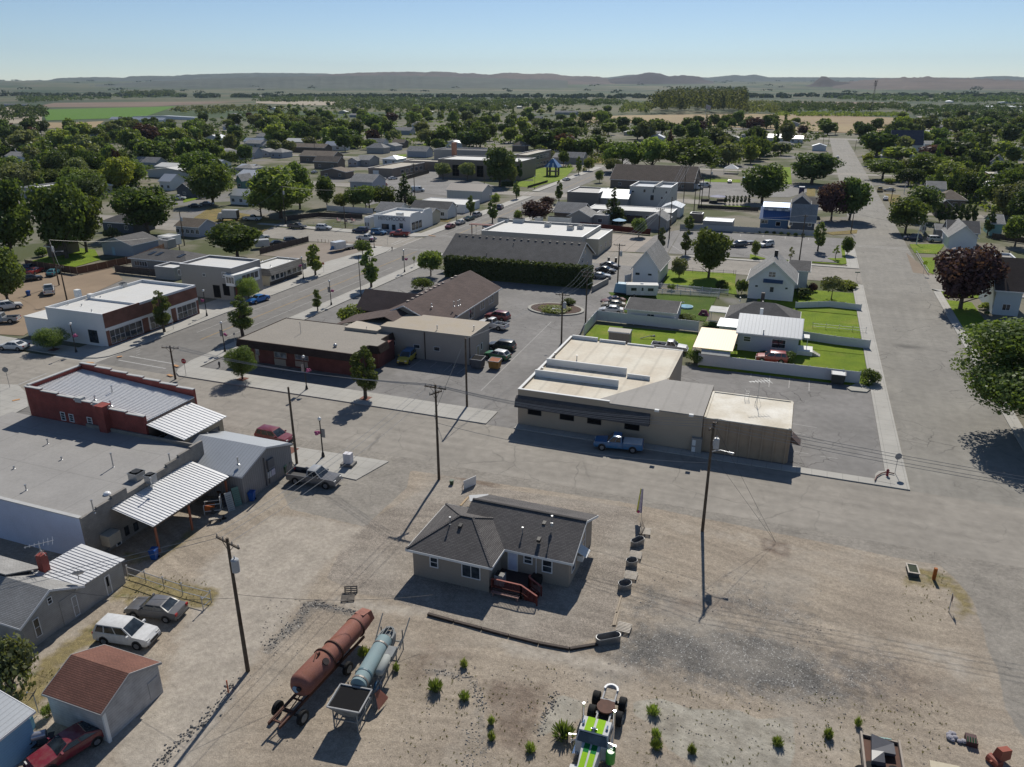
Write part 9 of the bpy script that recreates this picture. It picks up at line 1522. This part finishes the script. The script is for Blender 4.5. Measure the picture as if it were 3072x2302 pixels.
for lab,v,x_,y_,rz in (('narrow pale pallet beside the branch filled tank','A',2168,470,.15),('pallet between the first two tanks','A',2092,665,0.05),('pallet between the second and third tanks','A',2052,835,0.05),('pallet beside the long trough corner','A',1995,1270,0.0)): p=g(v,x_,y_);pallet(lab,(p[0],p[1],.14),rz)
p=g('z',1410,1080);pallet('dark pallet lying flat at the alley edge','' and 0 or (p[0],p[1]-.1,.02),.5,col=Pn('dark_pallet',(.16,.14,.12),.2,3));pallet('dark pallet leaning upright behind the flat one',(p[0]-.15,p[1]+.62,.05),.45,1.25,Pn('dark_pallet',(.16,.14,.12),.2,3))
TIE=Pn('railway_tie',(.05,.035,.028),.3,2);pts=[(370,1150),(590,1212),(820,1272),(1045,1332),(1290,1392),(1548,1440),(1790,1400)]
for i,(a,b) in enumerate(zip(pts,pts[1:])):
 a=Vector(g('A',*a));b=Vector(g('A',*b));m=MB();d=(b-a).normalized();m.bar((0,0,.11),tuple((b-a)-d*.06+Vector((0,0,.11))),.24,.22);tag(obj('railway_tie',m,TIE,None,tuple(a)),('first','second','third','fourth','fifth','last')[i]+' dark edging timber of the gravel yard counted from the alley side','timber','timbers edging the gravel yard')
for i,(a,b) in enumerate((((1975,990),(1935,1130)),((1930,1140),(1905,1240)),((1950,1130),(1920,1240)))):
 a=Vector(g('A',*a));b=Vector(g('A',*b));m=MB();m.bar((0,0,.06),tuple(b-a+Vector((0,0,.06))),.13,.1);tag(obj('plank',m,Pn('bleached_plank',(.33,.27,.2),.2,3),None,tuple(a)),('long bleached plank below the third tank','left short bleached plank above the trough','right short bleached plank above the trough')[i],'plank')
a=g('A',2138,370);hF=ZAT(a,pp('A',0,95)[1])*1.0;t=Th('feather_flag','tall yellow and purple feather banner at the yard edge','banner',(a[0],a[1],0),-.1);m=MB();m.tb([(0,0,0),(0,0,hF*.95),(-.12,0,hF)],[.025,.018,.01],6);obj('pole',m,STEEL,t)
for nm,mt,x0,x1 in (('yellow_edge',Pl('flag_yellow',(.65,.62,.08),.7),-.62,-.42),('cloth',Pl('flag_cloth',(.7,.6,.66),.7,var=.3),-.42,-.1),('purple_edge',Pl('flag_purple',(.12,.08,.25),.7),-.1,0.0)):
 m=MB();m.hu([(x0*.9,-.01,.9),(x1*.9,-.01,.9),(x1*.9,.01,.9),(x0*.9,.01,.9)],[(x0*.45,-.01,hF*.97),(x1*.45,-.01,hF*.97),(x1*.45,.01,hF*.97),(x0*.45,.01,hF*.97)]);obj(nm,m,mt,t)
m=MB();m.ball((-.35,0,1.),.16,8,5);obj('pink_spot',m,Pl('flag_pink',(.5,.05,.15),.7),t)
a=g('u',605,1640);b=g('u',720,1590);t=Th('sign_board','white sign board with pink print leaning in the gravel yard','sign',(a[0],a[1],0),atan2(b[1]-a[1],b[0]-a[0]));L_=hypot(b[0]-a[0],b[1]-a[1]);m=MB();m.box(0,-.03,.02,L_,.03,1.05);obj('board',m,WHITE,t);m=MB();m.box(.3,.03,.3,L_-.3,.034,.95);obj('pink_print',m,PINK,t);m=MB();[m.bar((x_,.03,.9),(x_,.55,0),.05) for x_ in (.2,L_-.2)];obj('leg',m,WOOD,t)
p=g('A',795,225);t=Th('folding_table','white folding table tipped behind the dark roofed house','table',(p[0],p[1],0),.5);m=MB();m.hu([(-1.,-.4,.55),(1.,-.4,.55),(1.,.4,.8),(-1.,.4,.8)],[(-1.,-.4,.6),(1.,-.4,.6),(1.,.4,.85),(-1.,.4,.85)]);obj('tabletop',m,WHITE,t);[obj('leg',MB().bar((x_,y_,0),(x_,y_,.6),.05),STEEL,t) for x_ in (-.8,.8) for y_ in (-.3,.3)]
a=Vector(g('A',640,245));b=Vector(g('A',705,172));m=MB();m.bar((0,0,.05),tuple(b-a+Vector((0,0,.05))),.2,.06);tag(obj('plank',m,Pn('fresh_plank',(.4,.29,.17),.1),None,tuple(a)),'pale fresh plank lying behind the dark roofed house','plank')
p=g('u',490,1590);t=Th('bucket','small dark bucket on the gravel near the corner pole','bucket',(p[0],p[1],0));m=MB();m.tb([(0,0,0),(0,0,.5)],[.2,.24],12);obj('body',m,BGN,t,smooth=True)
p=g('C',1110,745);t=Th('planter_box','old rectangular planter box with pale rim at the lot corner','planter',(p[0],p[1]+.4,0),.06);m=MB();m.box(-.42,-.7,0,.42,.7,.42);obj('box',m,Pn('planter_dark',(.07,.075,.07)),t);m=MB();[m.box(*q) for q in ((-.48,-.76,.42,.48,-.62,.48),(-.48,.62,.42,.48,.76,.48),(-.48,-.62,.42,-.36,.62,.48),(.36,-.62,.42,.48,.62,.48))];obj('rim',m,PAL,t);m=MB();m.box(-.36,-.62,.421,.36,.62,.44);obj('soil',m,Pl('planter_soil',(.03,.04,.02),.9),t)
p=g('C',1318,785);m=MB();m.box(-.13,-.13,0,.13,.13,1.15);tag(obj('post',m,Pn('orange_post',(.36,.11,.02),.2,3),None,(p[0],p[1],0)),'short thick orange painted post near the planter box','post')
p=g('y',1510,1165);m=MB();m.tb([(0,0,0),(.02,0,1.1)],.05,6);tag(obj('marker_post',m,Pl('marker_orange',(.4,.08,.03),.7),None,(p[0],p[1],0)),'thin orange marker post by the rubble line','post')
for lab,c,x_,y_ in (('white louvred shutter leaning at the patio edge',(.4,.41,.4),280,1290),('pale green louvred shutter leaning next to the white one',(.16,.28,.23),345,1240)):
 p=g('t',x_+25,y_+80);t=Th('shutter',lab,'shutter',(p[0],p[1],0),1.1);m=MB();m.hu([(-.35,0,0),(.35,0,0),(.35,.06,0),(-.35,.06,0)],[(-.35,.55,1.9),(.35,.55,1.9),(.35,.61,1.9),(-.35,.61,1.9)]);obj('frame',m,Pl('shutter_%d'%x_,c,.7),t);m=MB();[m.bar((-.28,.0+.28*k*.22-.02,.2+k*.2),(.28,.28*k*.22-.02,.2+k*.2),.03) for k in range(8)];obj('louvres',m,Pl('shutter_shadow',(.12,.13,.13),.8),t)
p=g('t',228,1440);t=Th('round_table','small round rusty table outside the patio cover','table',(p[0],p[1],0));m=MB();m.tb([(0,0,.68),(0,0,.72)],.48,18);obj('tabletop',m,Pn('table_tan',(.3,.25,.18),.2,2),t);m=MB();m.tb([(0,0,0),(0,0,.05),(0,0,.68)],[.3,.06,.06],10);obj('pedestal',m,BLK,t)
p=g('t',130,1380);t=Th('metal_cart','tall white tubular cart with orange bin under the patio','cart',(p[0],p[1],0),.6);m=MB();[m.bar(a_,b_,.05) for a_,b_ in (((-.8,-.4,0),(-.8,-.4,1.1)),((.8,-.4,0),(.8,-.4,1.8)),((-.8,.4,0),(-.8,.4,1.1)),((.8,.4,0),(.8,.4,1.8)),((-.8,-.4,1.1),(.8,-.4,1.1)),((.8,-.4,1.8),(.8,.4,1.8)),((-.8,.4,1.1),(.8,.4,1.1)),((-.8,-.4,.4),(.8,-.4,.4)))];obj('frame',m,WHITE,t);m=MB();m.box(-.75,-.35,.42,.2,.35,.85);obj('bin',m,Pl('orange_bin',(.5,.12,.02),.6),t)
p=g('t',150,1475);t=Th('bench','pale slatted bench beside the round rusty table','bench',(p[0],p[1],0),.7);m=MB();[m.box(-.6,-.2+k*.14,.42,.6,-.1+k*.14,.46) for k in range(3)];obj('seat',m,PAL,t);[obj('leg',MB().box(x_,-.15,0,x_+.06,.15,.42),BLK,t) for x_ in (-.5,.44)]
for i,(dx,dy,c,s) in enumerate(((-1.5,1.4,(.1,.09,.08),.7),(-2.3,2.6,(.2,.18,.15),.6),(-1.2,3.2,(.06,.06,.07),.8),(-2.6,4.2,(.15,.08,.05),.7))):
 m=MB();m.box(-s/2,-s/2,0,s/2,s/2,s);m.box(-s*.7,-s*.2,s,s*.3,s*.5,s*1.2);tag(obj('crate',m,Pl('crate_%d'%i,c,.8),None,(p[0]+dx,p[1]+dy,0),.4*i),('black brown crate','pale crate','charcoal crate','rusty crate')[i]+' stacked in the shade of the patio cover','crate')
p=g('M',520,640);t=Th('satellite_dish','free standing satellite dish on a pole behind the garage','satellite dish',(p[0],p[1],0));dd_=dish(None,(0,0,.2),.5,3.6,1.5,Pl('dish_dark',(.08,.085,.1),.5));dd_.parent=t
p=g('M',560,1060);t=Th('barbecue','silver drum barbecue on a cart beside the blue house','barbecue',(p[0],p[1],0),.75);m=MB();m.tb([(-.4,0,.95),(.4,0,.95)],.28,14);obj('drum',m,Pl('bbq_silver',(.35,.36,.42),.3,.5),t,smooth=50);m=MB();m.box(-.7,-.3,.3,.75,.3,.36).box(-.7,-.3,.65,-.4,.3,.7).box(.42,-.3,.65,.8,.3,.7);[m.bar((x_,y_,0),(x_,y_,.7),.05) for x_ in (-.6,.65) for y_ in (-.25,.25)];obj('cart',m,BLK,t)
p=g('M',385,850);t=Th('storage_box','turquoise box at the corner of the blue house','box',(p[0],p[1],0),.4);m=MB();m.box(-.3,-.3,.0,.3,.3,1.);obj('body',m,Pl('dusty_blue',(.08,.2,.3),.6),t);m=MB();m.box(-.33,-.33,1.,.33,.33,1.1);obj('lid',m,Pl('turquoise',(.15,.42,.48),.5),t)
m=MB();a=Vector(g('M',140,1270));b=Vector(g('M',240,1150));m.bar((0,0,.1),tuple(b-a+Vector((0,0,.1))),.3,.2);tag(obj('slab',m,KERB,None,tuple(a)),'pale concrete strip beside the blue house wall','slab')
a=g('L',400,1250);b=g('L',460,985);c=g('L',840,1075);t=Th('junk_trailer','flatbed trailer piled with grey sheets and tyres at the bottom edge','trailer',(b[0],b[1],0),atan2(c[1]-b[1],c[0]-b[0]));w=hypot(c[0]-b[0],c[1]-b[1])
m=MB();m.box(0,-4.5,.5,w,0,.62);obj('deck',m,RUSTD,t);m=MB();m.box(-.12,-4.5,.5,0,0,.95).box(w,-4.5,.5,w+.12,0,.95).box(0,-.1,.6,w,0,.8);obj('rail',m,Pn('pale_rail',(.35,.3,.25),.2,2),t);m=MB();m.hu([(.4,-1.6,.8),(w-.3,-1.4,.8),(w-.3,-.3,.8),(.5,-.2,.8)],[(.4,-1.6,1.1),(w-.3,-1.4,1.),(w-.3,-.4,.95),(.5,-.3,1.2)]);m.hu([(.3,-2.6,.8),(1.2,-2.4,.8),(1.2,-1.5,.8),(.4,-1.5,.8)],[(.3,-2.6,1.2),(1.1,-2.4,1.1),(1.1,-1.6,1.2),(.4,-1.6,1.1)]);obj('sheeting',m,Pl('grey_sheet',(.08,.08,.09),.4),t)
for x_,y_ in ((.3,-2.7),(w-.5,-2.6)): m=MB();m.tb([(x_,y_,.65),(x_,y_,.9)],.35,14);obj('loose_tyre',m,RUB,t)
[Wb(t,x_,-3.,.38) if False else Wh(t,x_,-2.8,.38) for x_ in (-.2,w+.2)]
m=MB();m.bar((.5,-.2,.9),(w-.4,-.15,.95),.07).bar((.8,-.5,.9),(1.5,-.1,.95),.05);obj('teal_truss',m,Pl('teal_part',(.15,.3,.28),.5),t)
a,b,c=g('L',1200,1185),g('L',1520,1250),g('L',1200,1262);m=MB();m.hu([(0,0,.02),(b[0]-a[0],b[1]-a[1],.02),(b[0]-a[0],c[1]-a[1]-.6,.02),(0,c[1]-a[1]-.6,.02)],[(0,0,.08),(b[0]-a[0],b[1]-a[1],.08),(b[0]-a[0],c[1]-a[1]-.6,.08),(0,c[1]-a[1]-.6,.08)]);tag(obj('board',m,Pl('tan_board',(.5,.44,.32),.7),None,(a[0],a[1],0)),'large tan board lying flat at the bottom edge','board')
p=g('L',1950,1190);t=Th('red_machine','dusty red metal machine part at the bottom right','machine part',(p[0],p[1],0),.7);RDM=Pl('red_machine_paint',(.28,.07,.04),.6);m=MB();m.hu([(-.5,-.3,.3),(.5,-.3,.3),(.5,.3,.3),(-.5,.3,.3)],[(-.3,-.2,1.1),(.6,-.2,.9),(.6,.2,.9),(-.3,.2,1.1)]);obj('housing',m,RDM,t);m=MB();m.tb([(-.5,-.4,.2),(-.5,.4,.2)],.3,12);obj('roller',m,RDM,t);m=MB();m.bar((-.9,0,.3),(-.3,0,.3),.12);obj('arm',m,RDM,t)
p=g('L',1560,960);t=Th('junk_pile','small pile of dark bottles a crate and grey rags on the dirt','junk pile',(p[0],p[1],0));m=MB();rr=random.Random(8);[m.ball((rr.uniform(-.9,.0),rr.uniform(-.4,.3),.12),rr.uniform(.14,.26),7,5,.6) for _ in range(9)];obj('rags',m,Pl('grey_rags',(.3,.29,.32),.9),t);m=MB();m.box(.1,-.5,0,.75,.3,.4);obj('crate',m,Pl('dark_red_crate',(.07,.03,.03),.7),t)
for k in range(4): m=MB();x_=.15+.15*k;m.tb([(x_,-.5,.4),(x_,-.2,.55)],[.05,.04],7);obj('bottle',m,Pl('bottle_green',(.03,.1,.04),.2),t)
def umb(label,v,x_,y_,ty,col,r=1.7):
 p=g(v,x_,y_);t=Th('parasol',label,'umbrella',(p[0],p[1],0));m=MB();m.tb([(0,0,0),(0,0,2.7)],.04,6);obj('pole',m,STEEL,t);m=MB();n=10;vs=[(0,0,2.9)]+[(r*cos(i*2*pi/n),r*sin(i*2*pi/n),2.25) for i in range(n)];m.add(vs+[(a_,b_,c_-.05) for a_,b_,c_ in vs],[(0,1+i,1+(i+1)%n) for i in range(n)]+[(n+1,n+2+(i+1)%n,n+2+i) for i in range(n)]);obj('canopy',m,col,t)
umb('pale blue patio umbrella behind the bright roofed building','i',945,860,0,Pl('umbrella_blue',(.18,.38,.55),.7),2.2);umb('navy blue umbrella by the lumber yard','j',235,700,0,Pl('umbrella_navy',(.03,.045,.16),.7),3.2)
p=g('o',1690,640);t=Th('paddling_pool','round pale blue paddling pool on the garden grass','pool',(p[0],p[1],0));m=MB();m.tb([(0,0,.06),(0,0,.35)],1.3,20);obj('wall',m,Pl('pool_blue',(.2,.42,.55),.4),t,smooth=50);m=MB();m.tb([(0,0,.3),(0,0,.36)],1.2,20);obj('water',m,Pl('pool_water',(.3,.5,.6),.05),t)
p=g('o',1880,720);t=Th('pink_toy_tent','small dark pink play tent on the garden grass','toy',(p[0],p[1],0));m=MB();m.hu([(-1,-.7,0),(1,-.7,0),(1,.7,0),(-1,.7,0)],[(-.4,-.1,1),(.5,-.1,1),(.5,.1,1),(-.4,.1,1)]);obj('tent',m,Pl('tent_pink',(.22,.06,.1),.7),t);m=MB();m.box(-.2,-.75,0,.3,-.62,.5);obj('flap',m,BLK,t)
p=g('o',1260,985);t=Th('garden_windmill','grey folded metal garden ornament lying on the lawn','ornament',(p[0],p[1],.05),.3);m=MB();m.bar((-1.2,-.2,.1),(.6,.2,.5),.1);obj('shaft',m,GRYM,t);m=MB();[m.hu([(.5+.1*i,.1*i,.3),(1.2,.5-.25*i,.35),(1.3,.4-.25*i,.4),(.55+.1*i,.1*i,.4)],[(.5+.1*i,.1*i,.45),(1.2,.5-.25*i,.6),(1.3,.4-.25*i,.6),(.55+.1*i,.1*i,.5)]) for i in range(4)];obj('blades',m,GRYM,t)
for i,(x_,y_,c) in enumerate(((1760,570,(.45,.06,.06)),(1840,565,(.45,.06,.06)),(1720,610,(.5,.3,.3)),(1880,610,(.5,.25,.22)),(1800,625,(.5,.35,.33)))):
 p=g('g',x_,y_);t=Th('patio_chair',('left red','right red','far left pinkish','far right pinkish','front pinkish')[i]+' chair on the fenced gravel patio','chair',(p[0],p[1],0),i*.9);mt=Pl('chair_%d'%i,c,.6);obj('seat',MB().box(-.5,-.5,.4,.5,.5,.5),mt,t);obj('backrest',MB().box(-.5,.42,.5,.5,.55,1.2),mt,t);[obj('leg',MB().box(a_,b_,0,a_+.08,b_+.08,.4),mt,t) for a_ in (-.5,.42) for b_ in (-.5,.42)]
for i,(x_,y_,w) in enumerate(((60,690,3.),(170,715,3.),(290,690,4.))):
 p=g('j',x_,y_);m=MB();[m.bar((-w/2,.25*k,.2+.35*(k%3)),(w/2,.3*k+.3,.25+.35*(k%3)),.3,.25) for k in range(5)];tag(obj('lumber_stack',m,Pl('dark_lumber_%d'%i,(.06,.05,.05),.8),None,(p[0],p[1],0)),('left','middle','right')[i]+' heap of dark timber in the yard beyond the alley','lumber')
p=g('j',1342,585);t=Th('portable_booth','white and navy booth beside the far parking lot','booth',(p[0],p[1],0));obj('body',MB().box(-1,-1,0,1,1,2.6),Pl('booth_navy',(.04,.04,.1),.6),t);obj('roof',MB().box(-1.1,-1.1,2.6,1.1,1.1,2.9),WHITE,t)
p=g('j',410,310);t=Th('canopy_tent','white pyramid canopy tent on the picnic lawn','tent',(p[0],p[1],0));m=MB();m.hu([(-3.5,-3.5,2.4),(3.5,-3.5,2.4),(3.5,3.5,2.4),(-3.5,3.5,2.4)],[(-.2,-.2,4.4),(.2,-.2,4.4),(.2,.2,4.4),(-.2,.2,4.4)]);obj('canopy',m,WHITE,t);[obj('leg',MB().box(a_,b_,0,a_+.1,b_+.1,2.4),STEEL,t) for a_ in (-3.4,3.3) for b_ in (-3.4,3.3)]
t=Th('bollard_row_post','',None) if False else None
for i in range(9):
 p=g('g',1490+i*40,838+i*2);m=MB();m.tb([(0,0,0),(0,0,.9)],.07,6);tag(obj('delineator_post',m,Pl('delineator_tan',(.3,.2,.14),.7),None,(p[0],p[1],0)),'thin brown marker post in the row edging the brown gravel lot','post','marker posts edging the brown gravel lot')
for i,(x_,y_) in enumerate(((100,640),(140,600),(215,640),(270,620),(300,600))):
 p=g('d',x_,y_+20);m=MB();h=11;m.tb([(0,0,0),(.1,0,h*.6),(0,.1,h)],[.3,.2,.05],6);rr=random.Random(i)
 for k in range(9): a_=k*1.7;z=h*(.3+.07*k);m.tb([(0,0,z),(cos(a_)*1.6,sin(a_)*1.6,z+1.6)],[.1,.03],4)
 tag(obj('dead_tree',m,Pl('dead_wood',(.14,.11,.09),.9),None,(p[0],p[1],0)),'bare dead tree in the row by the stubble field left of the street end','dead tree','bare dead trees by the stubble field')
SUN_E=4.3;SKY_E=.074;EXPO=.24;HAZE=3.1e-5
az,el=radians(-8.),radians(41.5)
sv=Vector((sin(az)*cos(el),cos(az)*cos(el),sin(el)))
sd=bpy.data.lights.new('sun','SUN');sd.energy=SUN_E;sd.angle=radians(.53);sd.color=(1,.95,.865);so=bpy.data.objects.new('sun',sd);C.objects.link(so);so.rotation_euler=sv.to_track_quat('Z','Y').to_euler()
w_=bpy.data.worlds.new('World');bpy.context.scene.world=w_;w_.use_nodes=True;nt=w_.node_tree;bg=nt.nodes['Background'];sk=nt.nodes.new('ShaderNodeTexSky');sk.sky_type='NISHITA';sk.sun_disc=False;sk.sun_elevation=el;sk.sun_rotation=az%(2*pi);sk.altitude=700;sk.air_density=.8;sk.dust_density=.15;sk.ozone_density=3.2
nt.links.new(sk.outputs[0],bg.inputs[0]);bg.inputs[1].default_value=SKY_E
m=MB();m.box(-9500,-1500,-3,9500,15200,520);hz=obj('haze',m,[]);hz['kind']='stuff'
hm=bpy.data.materials.new('haze_air');hm.use_nodes=True;t_=hm.node_tree;t_.nodes.clear();o_=t_.nodes.new('ShaderNodeOutputMaterial');v_=t_.nodes.new('ShaderNodeVolumePrincipled');v_.inputs['Color'].default_value=(.62,.78,.95,1);v_.inputs['Density'].default_value=HAZE;v_.inputs['Anisotropy'].default_value=0;t_.links.new(v_.outputs[0],o_.inputs['Volume']);hz.data.materials.clear();hz.data.materials.append(hm)
cd=bpy.data.cameras.new('camera');cam=bpy.data.objects.new('camera',cd);C.objects.link(cam);cam.location=(0,0,H);cd.sensor_fit='HORIZONTAL';cd.sensor_width=36;cd.lens=36*f_/3072;cd.clip_start=.5;cd.clip_end=40000
cam.rotation_euler=Matrix((( R[0],U[0],-F[0]),(R[1],U[1],-F[1]),(R[2],U[2],-F[2]))).to_euler();sc_=bpy.context.scene;sc_.camera=cam
sc_.view_settings.view_transform='Standard';sc_.view_settings.look='None';sc_.view_settings.exposure=EXPO;sc_.view_settings.gamma=1
sc_.cycles.max_bounces=6;sc_.cycles.transparent_max_bounces=4;sc_.cycles.volume_bounces=0
